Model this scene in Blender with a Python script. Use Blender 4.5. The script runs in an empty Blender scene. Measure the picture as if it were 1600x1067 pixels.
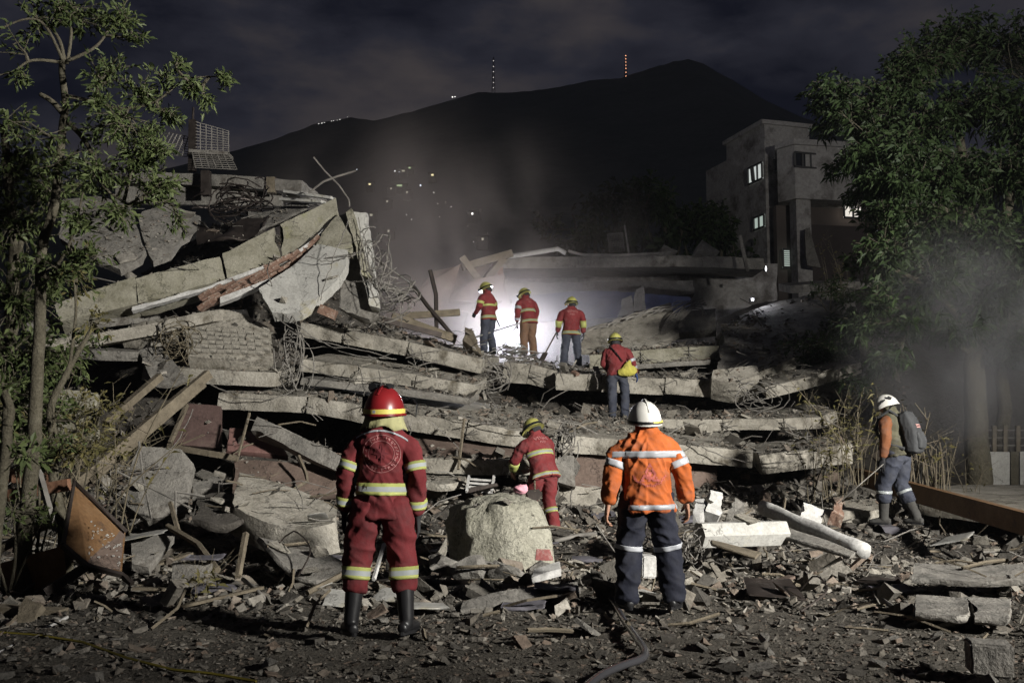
import bpy, bmesh, math, random
import numpy as np
from mathutils import Vector, Matrix, noise as mnoise
from mathutils.bvhtree import BVHTree

random.seed(7)
rng = np.random.default_rng(7)
SC = bpy.context.scene
COL = SC.collection
V = Vector

# ------------------------------------------------------------------ camera
CAM_Z, PITCH, F = 1.45, 5.69, 1556.0
cam_data = bpy.data.cameras.new("camera")
cam_data.lens = 35.0
cam_data.sensor_width = 36.0
cam_data.clip_start = 0.1
cam_data.clip_end = 6000
cam = bpy.data.objects.new("camera", cam_data)
COL.objects.link(cam)
cam.location = (0, 0, CAM_Z)
cam.rotation_euler = (math.radians(90 + PITCH), 0, 0)
SC.camera = cam

# ------------------------------------------------------------------ render settings
SC.view_settings.view_transform = 'Standard'
SC.view_settings.look = 'None'
SC.view_settings.gamma = 1
SC.view_settings.exposure = 0
SC.view_settings.use_curve_mapping = False
cy = SC.cycles
cy.use_denoising = True
cy.max_bounces = 5
cy.diffuse_bounces = 3
cy.glossy_bounces = 2
cy.transmission_bounces = 2
cy.transparent_max_bounces = 8
cy.volume_bounces = 0
cy.volume_step_rate = 1.5
cy.volume_max_steps = 96
cy.caustics_reflective = False
cy.caustics_refractive = False
cy.sample_clamp_indirect = 4
cy.use_adaptive_sampling = True

# ------------------------------------------------------------------ night sky with city-lit clouds
W = bpy.data.worlds.new("World")
SC.world = W
W.use_nodes = True
nt = W.node_tree
for n in list(nt.nodes):
    nt.nodes.remove(n)
def wn(t): return nt.nodes.new(t)
w_out = wn('ShaderNodeOutputWorld'); w_bg = wn('ShaderNodeBackground')
w_tc = wn('ShaderNodeTexCoord'); w_map = wn('ShaderNodeMapping')
w_map.inputs['Scale'].default_value = (2.2, 2.2, 5.5)
w_no = wn('ShaderNodeTexNoise'); w_no.inputs['Scale'].default_value = 1.6
w_no.inputs['Detail'].default_value = 6; w_no.inputs['Roughness'].default_value = 0.55
w_r = wn('ShaderNodeValToRGB')
w_r.color_ramp.elements[0].position = 0.40; w_r.color_ramp.elements[0].color = (0.0042, 0.0050, 0.0105, 1)
w_r.color_ramp.elements[1].position = 0.72; w_r.color_ramp.elements[1].color = (0.066, 0.056, 0.054, 1)
e = w_r.color_ramp.elements.new(0.52); e.color = (0.0195, 0.0200, 0.0290, 1)
nt.links.new(w_tc.outputs['Generated'], w_map.inputs['Vector'])
nt.links.new(w_map.outputs['Vector'], w_no.inputs['Vector'])
nt.links.new(w_no.outputs['Fac'], w_r.inputs['Fac'])
nt.links.new(w_r.outputs['Color'], w_bg.inputs['Color'])
w_bg.inputs['Strength'].default_value = 1.0
nt.links.new(w_bg.outputs['Background'], w_out.inputs['Surface'])

# ------------------------------------------------------------------ flood light on a mast, right of the camera (lights the whole rescue site), and an added fill spot
def spot(name, loc, target, power, angle, blend, radius, color):
    d = bpy.data.lights.new(name, 'SPOT')
    d.energy = power; d.spot_size = math.radians(angle); d.spot_blend = blend
    d.shadow_soft_size = radius; d.color = color
    o = bpy.data.objects.new(name, d); COL.objects.link(o)
    o.location = loc
    o.rotation_euler = (V(target) - V(loc)).to_track_quat('-Z', 'Y').to_euler()
    return o
spot("flood_and_fill_light", (12.5, -1.0, 6.2), (-3.6, 18.5, 3.6), 37000, 66, 1.0, 0.50, (1.0, 0.965, 0.90))
spot("flood_and_fill_light", (12.9, -1.0, 6.2), (10.0, 30, 7.0), 7500, 52, 1.0, 0.40, (1.0, 0.965, 0.90))   # added fill spot, no such lamp seen; brightens apartment block and right tree
# work lamp burning behind the ridge of rubble
def point(name, loc, power, radius, color):
    d = bpy.data.lights.new(name, 'POINT'); d.energy = power; d.shadow_soft_size = radius; d.color = color
    o = bpy.data.objects.new(name, d); COL.objects.link(o); o.location = loc
    return o

# ------------------------------------------------------------------ helpers
def at(px, py, Y):
    """point of the world plane y = Y seen at pixel (px, py) of the 1600 px photograph"""
    p = math.radians(PITCH)
    vx, vy = (px - 800) / F, (533.5 - py) / F
    dy = math.cos(p) - vy * math.sin(p)
    dz = math.sin(p) + vy * math.cos(p)
    k = Y / dy
    return V((vx * k, Y, CAM_Z + dz * k))

def hash3(ix, iy, iz, seed):
    h = (ix * 374761393 + iy * 668265263 + iz * 2147483647 + seed * 1274126177) & 0xFFFFFFFF
    h = ((h ^ (h >> 13)) * 1274126177) & 0xFFFFFFFF
    h = h ^ (h >> 16)
    return (h & 0xFFFF) / 32767.5 - 1.0
def vnoise(P, seed=0):
    P = np.asarray(P, dtype=np.float64)
    I = np.floor(P).astype(np.int64); f = P - I
    u = f * f * (3 - 2 * f)
    r = 0
    for dx in (0, 1):
        wx = u[..., 0] if dx else 1 - u[..., 0]
        for dy in (0, 1):
            wy = u[..., 1] if dy else 1 - u[..., 1]
            for dz in (0, 1):
                wz = u[..., 2] if dz else 1 - u[..., 2]
                r = r + wx * wy * wz * hash3(I[..., 0] + dx, I[..., 1] + dy, I[..., 2] + dz, seed)
    return r
def fbm(P, octaves=4, seed=0):
    P = np.asarray(P, dtype=np.float64); a = 1.0; s = 0; t = 0
    for o in range(octaves):
        s = s + a * vnoise(P * (2 ** o) + o * 17.3, seed + o); t += a; a *= 0.5
    return s / t

def mesh_np(name, verts, polys):
    """verts (N,3); polys: an (M,k) int array or a list of such arrays"""
    me = bpy.data.meshes.new(name)
    verts = np.ascontiguousarray(verts, dtype=np.float32)
    if not isinstance(polys, list): polys = [polys]
    polys = [np.asarray(p, dtype=np.int32) for p in polys if len(p)]
    me.vertices.add(len(verts)); me.vertices.foreach_set('co', verts.ravel())
    idx = np.concatenate([p.ravel() for p in polys])
    tot = np.concatenate([np.full(len(p), p.shape[1], dtype=np.int32) for p in polys])
    me.loops.add(len(idx)); me.loops.foreach_set('vertex_index', idx)
    me.polygons.add(len(tot))
    st = np.zeros(len(tot), dtype=np.int32); st[1:] = np.cumsum(tot)[:-1]
    me.polygons.foreach_set('loop_start', st); me.polygons.foreach_set('loop_total', tot)
    me.update(calc_edges=True)
    me.validate()
    smooth(me, False)
    return me

def smooth(me, on=True):
    me.polygons.foreach_set('use_smooth', [on] * len(me.polygons))

def tag(o, label=None, cat=None, group=None, kind=None):
    if label: o['label'] = label
    if cat: o['category'] = cat
    if group: o['group'] = group
    if cat and not kind: kind = 'thing'
    if kind: o['kind'] = kind
    return o

def link(name, me, material=None, parent=None, base=True):
    """link a mesh given in world (or parent) coordinates; top-level meshes get their origin at their base"""
    o = bpy.data.objects.new(name, me)
    if material is not None:
        for m in (material if isinstance(material, (list, tuple)) else [material]):
            me.materials.append(m)
    COL.objects.link(o)
    if parent is not None:
        o.parent = parent
    elif base and len(me.vertices):
        co = np.empty(len(me.vertices) * 3, dtype=np.float32); me.vertices.foreach_get('co', co)
        co = co.reshape(-1, 3)
        lo, hi = co.min(0), co.max(0)
        c = np.array([(lo[0] + hi[0]) / 2, (lo[1] + hi[1]) / 2, lo[2]], dtype=np.float32)
        me.vertices.foreach_set('co', (co - c).ravel()); me.update()
        o.location = V(c.tolist())
    return o

def empty(name, loc=(0, 0, 0), rz=0, label=None, cat=None, group=None):
    o = bpy.data.objects.new(name, None); COL.objects.link(o)
    o.empty_display_size = 0.2
    o.location = loc; o.rotation_euler = (0, 0, rz)
    return tag(o, label, cat, group)

class MB:
    """collects tubes, boxes and plates as one mesh"""
    def __init__(s): s.v = []; s.f = []; s.m = []; s.mi = 0
    def add(s, vs, fs):
        o = len(s.v); s.v += [tuple(v) for v in vs]; s.f += [tuple(i + o for i in f) for f in fs]; s.m += [s.mi] * len(fs)
    def box(s, c, size, rot=None):
        x, y, z = size[0] / 2, size[1] / 2, size[2] / 2
        vs = [V((a, b, d)) for a in (-x, x) for b in (-y, y) for d in (-z, z)]
        if rot is not None: vs = [rot @ v for v in vs]
        c = V(c)
        s.add([v + c for v in vs], [(0, 1, 3, 2), (4, 6, 7, 5), (0, 4, 5, 1), (2, 3, 7, 6), (0, 2, 6, 4), (1, 5, 7, 3)])
    def bar(s, a, b, w, h, up=(0, 0, 1)):
        a, b = V(a), V(b); d = (b - a)
        L = d.length; d.normalize(); u = V(up)
        sx = d.cross(u)
        if sx.length < 1e-4: sx = d.cross(V((1, 0, 0)))
        sx.normalize(); u = sx.cross(d)
        R = Matrix((sx, d, u)).transposed()
        s.box((a + b) / 2, (w, L, h), R)
    def tube(s, pts, r, n=6, cap=True):
        pts = [V(p) for p in pts]; k = len(pts)
        rs = r if isinstance(r, (list, tuple)) else [r] * k
        o = len(s.v)
        t0 = (pts[1] - pts[0]).normalized()
        ref = V((1, 0, 0)) if abs(t0.x) < 0.9 else V((0, 1, 0))
        side = (ref - t0 * ref.dot(t0)).normalized()
        vs = []
        for i, p in enumerate(pts):
            t = (pts[min(i + 1, k - 1)] - pts[max(i - 1, 0)])
            if t.length > 1e-9: t.normalize()
            else: t = t0
            side = side - t * side.dot(t)
            if side.length < 1e-6: side = t.orthogonal()
            side.normalize(); oth = t.cross(side)
            for j in range(n):
                a = 2 * math.pi * j / n
                vs.append(p + side * (math.cos(a) * rs[i]) + oth * (math.sin(a) * rs[i]))
        fs = [(i * n + j, i * n + (j + 1) % n, (i + 1) * n + (j + 1) % n, (i + 1) * n + j) for i in range(k - 1) for j in range(n)]
        if cap:
            fs.append(tuple(range(n - 1, -1, -1))); fs.append(tuple((k - 1) * n + j for j in range(n)))
        s.add(vs, fs)
    def mesh(s, name):
        me = bpy.data.meshes.new(name); me.from_pydata(s.v, [], s.f); me.update()
        if any(s.m): me.polygons.foreach_set('material_index', s.m)
        return me
    def build(s, name, material, parent=None, sm=False):
        me = s.mesh(name)
        if sm: smooth(me)
        return link(name, me, material, parent)

SOLID = []       # (verts, polys) in world space: surfaces that rubble can lie on
def solid(o):
    me = o.data; M = o.matrix_world if o.parent else Matrix.Translation(o.location)
    SOLID.append(([M @ v.co for v in me.vertices], [tuple(p.vertices) for p in me.polygons]))
    return o

def cr(P, n):
    """resample control points (k,3) along a Catmull-Rom to n points"""
    P = np.asarray(P, float); k = len(P)
    if k == 2: 
        t = np.linspace(0, 1, n)[:, None]; return P[0] * (1 - t) + P[1] * t
    d = np.r_[0, np.cumsum(np.linalg.norm(np.diff(P, axis=0), axis=1))]; d /= d[-1]
    T = np.linspace(0, 1, n); out = []
    for t in T:
        i = min(max(np.searchsorted(d, t) - 1, 0), k - 2)
        u = (t - d[i]) / max(d[i + 1] - d[i], 1e-9)
        p0, p1, p2, p3 = P[max(i - 1, 0)], P[i], P[i + 1], P[min(i + 2, k - 1)]
        out.append(0.5 * (2 * p1 + (p2 - p0) * u + (2 * p0 - 5 * p1 + 4 * p2 - p3) * u * u + (3 * p1 - p0 - 3 * p2 + p3) * u ** 3))
    return np.array(out)

def sheet(ctrl, thick, res=0.14, edge=0.05, bump=0.012, skirt=3, seed=0, lin=False, name='slab'):
    """thick broken slab: ctrl = rows of control points (world); thickened against its normal; rough edges"""
    rows = [np.array([list(p) for p in r], float) for r in ctrl]
    Lu = max(np.linalg.norm(np.diff(r, axis=0), axis=1).sum() for r in rows)
    nu = int(min(max(Lu / res, 4), 140))
    rr = np.array([cr(r, nu + 1) for r in rows])
    Lv = max(np.linalg.norm(np.diff(rr[:, j], axis=0), axis=1).sum() for j in range(0, nu + 1, max(1, nu // 4)))
    nv = int(min(max(Lv / res, 3), 60))
    G = np.array([cr(rr[:, j], nv + 1) for j in range(nu + 1)]).transpose(1, 0, 2)   # (nv+1, nu+1, 3)
    du = np.gradient(G, axis=1); dv = np.gradient(G, axis=0)
    N = np.cross(du, dv); N /= np.linalg.norm(N, axis=2, keepdims=True) + 1e-12
    du /= np.linalg.norm(du, axis=2, keepdims=True) + 1e-12; dv /= np.linalg.norm(dv, axis=2, keepdims=True) + 1e-12
    def chip(P, s):
        n = fbm(P * 2.6, 4, seed + s)
        c = np.clip(n - 0.02, 0, 1) * 2.4 + 0.25 * fbm(P * 9, 2, seed + s + 5)
        return (np.clip(c, -0.25, 1.6) * edge)[..., None]
    T = G.copy()
    T[0] += dv[0] * chip(G[0], 1); T[-1] -= dv[-1] * chip(G[-1], 2)
    T[:, 0] += du[:, 0] * chip(G[:, 0], 3); T[:, -1] -= du[:, -1] * chip(G[:, -1], 4)
    B = G.copy() - N * thick
    Bo = G - N * thick
    B[0] += dv[0] * chip(Bo[0], 11); B[-1] -= dv[-1] * chip(Bo[-1], 12)
    B[:, 0] += du[:, 0] * chip(Bo[:, 0], 13); B[:, -1] -= du[:, -1] * chip(Bo[:, -1], 14)
    T += N * (fbm(G * 2.2, 4, seed) * bump)[..., None]
    B += N * (fbm(Bo * 2.2, 3, seed + 9) * bump)[..., None]
    a, b = nv + 1, nu + 1
    idx = np.arange(a * b).reshape(a, b)
    q = lambda g: np.stack([g[:-1, :-1], g[:-1, 1:], g[1:, 1:], g[1:, :-1]], -1).reshape(-1, 4)
    top = q(idx); bot = q(idx)[:, ::-1] + a * b
    ring = np.concatenate([idx[0, :], idx[1:, -1], idx[-1, -2::-1], idx[-2:0, 0]])
    out = np.concatenate([-dv[0, :], du[1:, -1], dv[-1, -2::-1], -du[-2:0, 0]])
    Tr, Br = T.reshape(-1, 3)[ring], B.reshape(-1, 3)[ring]
    verts = [T.reshape(-1, 3), B.reshape(-1, 3)]; prev = ring; faces = [top, bot]; off = 2 * a * b
    m = len(ring)
    for k in range(1, skirt + 1):
        if k <= skirt - 1:
            t = k / skirt
            P = Tr * (1 - t) + Br * t
            P = P + out * ((fbm(P * 5.5, 3, seed + 30) * 0.35 + 0.25 * np.sin(t * 3.14)) * edge)[:, None]
            verts.append(P); cur = np.arange(m) + off; off += m
        else: cur = ring + a * b
        faces.append(np.stack([prev, cur, np.roll(cur, -1), np.roll(prev, -1)], -1)); prev = cur
    me = mesh_np(name, np.concatenate(verts), np.concatenate(faces))
    smooth(me)
    try:
        me.set_sharp_from_angle(angle=math.radians(38))
    except Exception: pass
    return me

def plate(poly, thick, jag=0.02, seg=0.12, bump=0.0, name='panel', back=None):
    """broken flat piece: polygon of world points (roughly planar), extruded along its normal (away from the camera)"""
    P = [V(p) for p in poly]; n = len(P)
    N = V((0, 0, 0)); c = sum(P, V((0, 0, 0))) / n
    for i in range(n): N += (P[i] - c).cross(P[(i + 1) % n] - c)
    N.normalize()
    if back is None: 
        if N.y < 0: N = -N
        off = N * thick
    else: off = V(back).normalized() * thick
    pts = []
    for i in range(n):
        a, b = P[i], P[(i + 1) % n]; L = (b - a).length; k = max(1, int(L / seg))
        inw = N.cross((b - a).normalized())
        for j in range(k):
            p = a.lerp(b, j / k)
            if jag: p = p + inw * random.uniform(-jag, jag) + (b - a).normalized() * random.uniform(-jag, jag) * 0.5
            pts.append(p)
    bm = bmesh.new()
    fr = [bm.verts.new(p) for p in pts]
    bk = [bm.verts.new(p + off + V((random.uniform(-jag, jag), random.uniform(-jag, jag), random.uniform(-jag, jag))) * 0.8) for p in pts]
    m = len(pts)
    bm.faces.new(fr); bm.faces.new(list(reversed(bk)))
    for i in range(m):
        bm.faces.new((fr[i], bk[i], bk[(i + 1) % m], fr[(i + 1) % m]))
    bmesh.ops.recalc_face_normals(bm, faces=bm.faces[:])
    me = bpy.data.meshes.new(name); bm.to_mesh(me); bm.free()
    return me

# ------------------------------------------------------------------ materials
def new_mat(name):
    m = bpy.data.materials.new(name); m.use_nodes = True
    return m, m.node_tree, m.node_tree.nodes['Principled BSDF']
def plain(name, col, rough=0.6, metal=0.0, spec=0.4, var=0.0, bump=0.0, bscale=60, emit=None, estr=0):
    m, t, b = new_mat(name)
    b.inputs['Base Color'].default_value = (*col, 1); b.inputs['Roughness'].default_value = rough
    b.inputs['Metallic'].default_value = metal; b.inputs['Specular IOR Level'].default_value = spec
    if emit: b.inputs['Emission Color'].default_value = (*emit, 1); b.inputs['Emission Strength'].default_value = estr
    if var or bump:
        tc = t.nodes.new('ShaderNodeTexCoord')
        no = t.nodes.new('ShaderNodeTexNoise'); no.inputs['Scale'].default_value = bscale; no.inputs['Detail'].default_value = 4
        t.links.new(tc.outputs['Object'], no.inputs['Vector'])
        if var:
            n2 = t.nodes.new('ShaderNodeTexNoise'); n2.inputs['Scale'].default_value = bscale * 0.12; n2.inputs['Detail'].default_value = 5
            t.links.new(tc.outputs['Object'], n2.inputs['Vector'])
            r = t.nodes.new('ShaderNodeValToRGB')
            r.color_ramp.elements[0].position = 0.3; r.color_ramp.elements[1].position = 0.7
            r.color_ramp.elements[0].color = (*[c * (1 - var) for c in col], 1)
            r.color_ramp.elements[1].color = (*[min(1, c * (1 + var)) for c in col], 1)
            t.links.new(n2.outputs['Fac'], r.inputs['Fac']); t.links.new(r.outputs['Color'], b.inputs['Base Color'])
        if bump:
            bp = t.nodes.new('ShaderNodeBump'); bp.inputs['Strength'].default_value = bump; bp.inputs['Distance'].default_value = 0.02
            t.links.new(no.outputs['Fac'], bp.inputs['Height']); t.links.new(bp.outputs['Normal'], b.inputs['Normal'])
    return m
def rocky(name, c1, c2, c3, scale=1.2, rough=0.93, bump=0.6, island=False, spots=None, cracks=True, fine=28):
    """concrete, soil, brick dust: two scales of blotches, grit, hairline cracks and relief"""
    m, t, b = new_mat(name); N = t.nodes.new; L = t.links.new
    b.inputs['Roughness'].default_value = rough; b.inputs['Specular IOR Level'].default_value = 0.25
    tc = N('ShaderNodeTexCoord')
    def noise(s, d=5, r=0.6):
        n = N('ShaderNodeTexNoise'); n.inputs['Scale'].default_value = s; n.inputs['Detail'].default_value = d; n.inputs['Roughness'].default_value = r
        L(tc.outputs['Object'], n.inputs['Vector']); return n
    n1 = noise(scale, 6, 0.65); n2 = noise(fine, 4, 0.7); n3 = noise(scale * 4.5, 5, 0.7)
    r = N('ShaderNodeValToRGB'); el = r.color_ramp.elements
    el[0].position = 0.34; el[0].color = (*c1, 1); el[1].position = 0.68; el[1].color = (*c3, 1)
    x = el.new(0.5); x.color = (*c2, 1)
    mx0 = N('ShaderNodeMath'); mx0.operation = 'MULTIPLY_ADD'; mx0.inputs[1].default_value = 0.45
    L(n3.outputs['Fac'], mx0.inputs[0])
    sc = N('ShaderNodeMath'); sc.operation = 'MULTIPLY'; sc.inputs[1].default_value = 0.55
    L(n1.outputs['Fac'], sc.inputs[0]); L(sc.outputs[0], mx0.inputs[2]); L(mx0.outputs[0], r.inputs['Fac'])
    col = r.outputs['Color']
    def mult(col, fac_socket, lo, hi):
        mr = N('ShaderNodeMapRange'); mr.inputs['From Min'].default_value = 0.25; mr.inputs['From Max'].default_value = 0.75
        mr.inputs['To Min'].default_value = lo; mr.inputs['To Max'].default_value = hi
        L(fac_socket, mr.inputs['Value'])
        mm = N('ShaderNodeVectorMath'); mm.operation = 'SCALE'
        L(col, mm.inputs[0]); L(mr.outputs[0], mm.inputs['Scale']); return mm.outputs[0]
    col = mult(col, n2.outputs['Fac'], 0.72, 1.25)
    if island:
        g = N('ShaderNodeNewGeometry'); oi = N('ShaderNodeObjectInfo')
        ad = N('ShaderNodeMath'); ad.operation = 'ADD'; L(g.outputs['Random Per Island'], ad.inputs[0]); L(oi.outputs['Random'], ad.inputs[1])
        fr = N('ShaderNodeMath'); fr.operation = 'FRACT'; L(ad.outputs[0], fr.inputs[0])
        mr = N('ShaderNodeValToRGB'); q = mr.color_ramp; q.interpolation = 'LINEAR'
        q.elements[0].position = 0; q.elements[0].color = (0.42, 0.41, 0.40, 1)
        q.elements[1].position = 1; q.elements[1].color = (1.7, 1.67, 1.62, 1)
        for p_, c_ in ((0.35, (0.75, 0.73, 0.70, 1)), (0.6, (1.0, 0.95, 0.88, 1)), (0.82, (1.15, 0.92, 0.80, 1)), (0.86, (1.2, 1.17, 1.12, 1))):
            e_ = q.elements.new(p_); e_.color = c_
        L(fr.outputs[0], mr.inputs['Fac'])
        mm = N('ShaderNodeVectorMath'); mm.operation = 'MULTIPLY'; L(col, mm.inputs[0]); L(mr.outputs['Color'], mm.inputs[1]); col = mm.outputs[0]
    if spots:
        sc_, lo_, hi_, s_ = spots
        n4 = noise(s_, 6, 0.7)
        mr = N('ShaderNodeMapRange'); mr.inputs['From Min'].default_value = lo_; mr.inputs['From Max'].default_value = hi_
        L(n4.outputs['Fac'], mr.inputs['Value'])
        mi = N('ShaderNodeMix'); mi.data_type = 'RGBA'; L(mr.outputs[0], mi.inputs['Factor']); L(col, mi.inputs[6]); mi.inputs[7].default_value = (*sc_, 1)
        col = mi.outputs[2]
    hsum = N('ShaderNodeMath'); hsum.operation = 'MULTIPLY_ADD'; hsum.inputs[1].default_value = 0.5
    L(n2.outputs['Fac'], hsum.inputs[0]); L(n3.outputs['Fac'], hsum.inputs[2])
    h = hsum.outputs[0]
    if cracks:
        vo = N('ShaderNodeTexVoronoi'); vo.feature = 'DISTANCE_TO_EDGE'; vo.inputs['Scale'].default_value = scale * 0.9
        ds = N('ShaderNodeVectorMath'); ds.operation = 'MULTIPLY_ADD'; ds.inputs[1].default_value = (0.5, 0.5, 0.5)
        L(n3.outputs['Color'], ds.inputs[0]); L(tc.outputs['Object'], ds.inputs[2]); L(ds.outputs[0], vo.inputs['Vector'])
        mr = N('ShaderNodeMapRange'); mr.inputs['From Max'].default_value = 0.012; mr.inputs['To Min'].default_value = 0.35
        L(vo.outputs['Distance'], mr.inputs['Value'])
        mm = N('ShaderNodeVectorMath'); mm.operation = 'SCALE'; L(col, mm.inputs[0]); L(mr.outputs[0], mm.inputs['Scale']); col = mm.outputs[0]
    L(col, b.inputs['Base Color'])
    bp = N('ShaderNodeBump'); bp.inputs['Strength'].default_value = bump; bp.inputs['Distance'].default_value = 0.035
    L(h, bp.inputs['Height']); L(bp.outputs['Normal'], b.inputs['Normal'])
    return m
M = {}
M['slab'] = rocky('slab_concrete', (.14, .13, .108), (.29, .27, .23), (.38, .36, .315), 0.9, bump=.9, spots=((.095, .082, .06), 0.54, 0.70, 2.4))
M['slab_dirty'] = rocky('dusty_concrete', (.085, .082, .075), (.18, .17, .153), (.26, .247, .22), 1.1, bump=.9, spots=((.07, .06, .05), 0.55, 0.7, 2.0))
M['moss'] = rocky('mossy_concrete', (.13, .122, .085), (.24, .228, .18), (.30, .285, .235), 1.0, spots=((.19, .19, .075), 0.56, 0.74, 1.3))
M['footing'] = rocky('pitted_concrete', (.20, .195, .15), (.30, .29, .235), (.36, .35, .29), 1.4, bump=1.2, spots=((.06, .055, .045), .60, .68, 9))
M['plaster'] = rocky('pale_plaster', (.27, .265, .245), (.37, .365, .34), (.43, .425, .40), 1.1, bump=0.25, spots=((.28, .25, .15), 0.56, 0.7, 1.2))
M['white'] = rocky('white_painted', (.27, .265, .25), (.40, .395, .38), (.50, .495, .48), 2.0, bump=0.3, cracks=False, spots=((.25, .23, .20), 0.6, 0.7, 5))
M['rubble'] = rocky('rubble_mix', (.083, .078, .069), (.155, .147, .132), (.235, .225, .205), 3.0, island=True, cracks=False)
M['rubble_dark'] = rocky('dark_rubble_mix', (.060, .056, .050), (.11, .103, .092), (.165, .155, .14), 3.0, island=True, cracks=False)
M['soil'] = rocky('soil', (.036, .033, .027), (.070, .063, .052), (.106, .096, .080), 2.5, bump=1.0, cracks=False, fine=45)
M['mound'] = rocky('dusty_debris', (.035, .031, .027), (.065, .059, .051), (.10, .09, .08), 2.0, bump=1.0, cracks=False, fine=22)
M['brick'] = rocky('clay_brick', (.12, .072, .053), (.185, .115, .085), (.24, .17, .135), 5, bump=0.5, island=False, cracks=False, spots=((.34, .30, .25), 0.55, 0.66, 9))
M['maroon'] = rocky('maroon_paint', (.060, .040, .036), (.085, .055, .049), (.11, .075, .066), 1.3, rough=0.7, bump=0.2, spots=((.12, .09, .075), 0.56, 0.68, 3))
M['brownwall'] = rocky('brown_painted_wall', (.085, .062, .05), (.135, .10, .082), (.18, .14, .118), 1.0, bump=0.25)
M['pink'] = rocky('faded_red_paint', (.13, .075, .066), (.165, .09, .08), (.19, .115, .10), 1.3, rough=0.7, bump=0.2, cracks=False)
M['rust'] = rocky('rusty_steel', (.10, .055, .026), (.155, .088, .042), (.20, .125, .068), 1.3, rough=0.6, bump=0.15, cracks=False, spots=((.06, .04, .03), 0.58, 0.72, 4))
M['steel'] = plain('dark_steel', (.055, .045, .04), 0.5, 0.6, var=0.4, bump=0.2, bscale=40)
M['wire'] = plain('dusty_wire', (.16, .15, .135), 0.7, 0.1, var=0.4, bscale=30)
M['wood'] = rocky('weathered_wood', (.075, .062, .045), (.13, .11, .08), (.20, .17, .125), 3.0, bump=0.5, cracks=False, fine=60)
M['wood_red'] = rocky('reddish_wood', (.13, .065, .04), (.19, .10, .062), (.24, .14, .09), 3.0, bump=0.4, cracks=False)
M['bark'] = rocky('bark', (.045, .040, .028), (.085, .076, .054), (.13, .118, .088), 5.0, bump=0.8, cracks=False, fine=40)
M['twig'] = plain('dry_twig', (.11, .093, .062), 0.9, var=0.4, bscale=30)
M['blackrub'] = plain('black_rubber', (.012, .012, .014), 0.45, var=0.3, bscale=20)
M['shinygrey'] = plain('shiny_grey', (.20, .20, .21), 0.28, 0.0, spec=0.6)
M['cloth_blue'] = plain('blue_tarp', (.05, .06, .12), 0.7, var=0.3, bump=0.3, bscale=20)
M['yellowtape'] = plain('yellow_tape', (.17, .14, .02), 0.5, var=0.3, bscale=30)
M['pinkcloth'] = plain('pink_cloth', (.62, .30, .36), 0.85, var=0.25, bscale=50)
def leaf_mat(name, c1, c2, tr=0.25):
    m, t, b = new_mat(name); N = t.nodes.new; L = t.links.new
    g = N('ShaderNodeNewGeometry'); r = N('ShaderNodeValToRGB')
    r.color_ramp.elements[0].color = (*c1, 1); r.color_ramp.elements[1].color = (*c2, 1)
    L(g.outputs['Random Per Island'], r.inputs['Fac']); L(r.outputs['Color'], b.inputs['Base Color'])
    b.inputs['Roughness'].default_value = 0.5; b.inputs['Specular IOR Level'].default_value = 0.16
    tl = N('ShaderNodeBsdfTranslucent'); L(r.outputs['Color'], tl.inputs['Color'])
    mx = N('ShaderNodeMixShader'); mx.inputs['Fac'].default_value = tr
    L(b.outputs['BSDF'], mx.inputs[1]); L(tl.outputs['BSDF'], mx.inputs[2])
    L(mx.outputs['Shader'], t.nodes['Material Output'].inputs['Surface'])
    return m
M['leaf'] = leaf_mat('leaf_green', (.04, .058, .02), (.11, .135, .055))
M['leaf_dark'] = leaf_mat('leaf_dark_green', (.018, .032, .012), (.045, .068, .026))
M['leaf_dry'] = leaf_mat('leaf_dry', (.08, .075, .03), (.16, .14, .06))
# ================================================================== GROUND
def sst(a, b, x):
    t = np.clip((x - a) / (b - a), 0, 1); return t * t * (3 - 2 * t)
def gz(x, y, fine=True):
    x = np.asarray(x, float); y = np.asarray(y, float)
    t = sst(12.0, 16, y) * 0.60 + sst(16, 19.5, y) * 1.00 + sst(19.5, 23, y) * 1.35
    right = 1 - sst(4.6, 7.5, x) * (1 - sst(21, 25, y)) * 0.93
    left = sst(-14, -9, x)
    z = t * right * (0.35 + 0.65 * left)
    z = z + 3.4 * np.exp(-((x + 6.3) / 3.4) ** 2 - ((y - 22.5) / 2.7) ** 2)
    z = z + 1.7 * np.exp(-((x + 6.2) / 2.4) ** 2 - ((y - 19.0) / 1.5) ** 2)
    z = z + 2.3 * np.exp(-((x - 7.5) / 3.6) ** 2 - ((y - 27.5) / 3.5) ** 2)
    z = z * (1 - sst(36, 60, y) * 0.7)
    far = sst(3, 30, np.hypot(x, y * 0.5)) 
    if fine:
        P = np.stack([x, y, np.zeros_like(x)], -1)
        m = sst(11, 15, y)
        z = z + fbm(P * 0.9, 4, 3) * (0.06 + 0.17 * m) + fbm(P * 3.2, 4, 8) * (0.05 + 0.06 * m)
    return z
xs = np.concatenate([np.linspace(-300, -40, 14), np.linspace(-36, -11.2, 26), np.arange(-11, 11.01, 0.13), np.linspace(11.2, 36, 26), np.linspace(40, 300, 14)])
ys = np.concatenate([np.linspace(-60, 0, 16), np.arange(0.4, 3.5, 0.4), np.arange(3.6, 30.01, 0.13), np.linspace(30.5, 60, 40), np.linspace(64, 400, 18)])
GX, GY = np.meshgrid(xs, ys)
GZ = gz(GX, GY)
gi = np.arange(GX.size).reshape(GX.shape)
gq = np.stack([gi[:-1, :-1], gi[:-1, 1:], gi[1:, 1:], gi[1:, :-1]], -1).reshape(-1, 4)
gv = np.stack([GX, GY, GZ], -1).reshape(-1, 3)
me = mesh_np('ground', gv, gq); smooth(me)
cyq = gv[gq].mean(1)[:, 1]
me.materials.append(M['soil']); me.materials.append(M['mound'])
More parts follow.
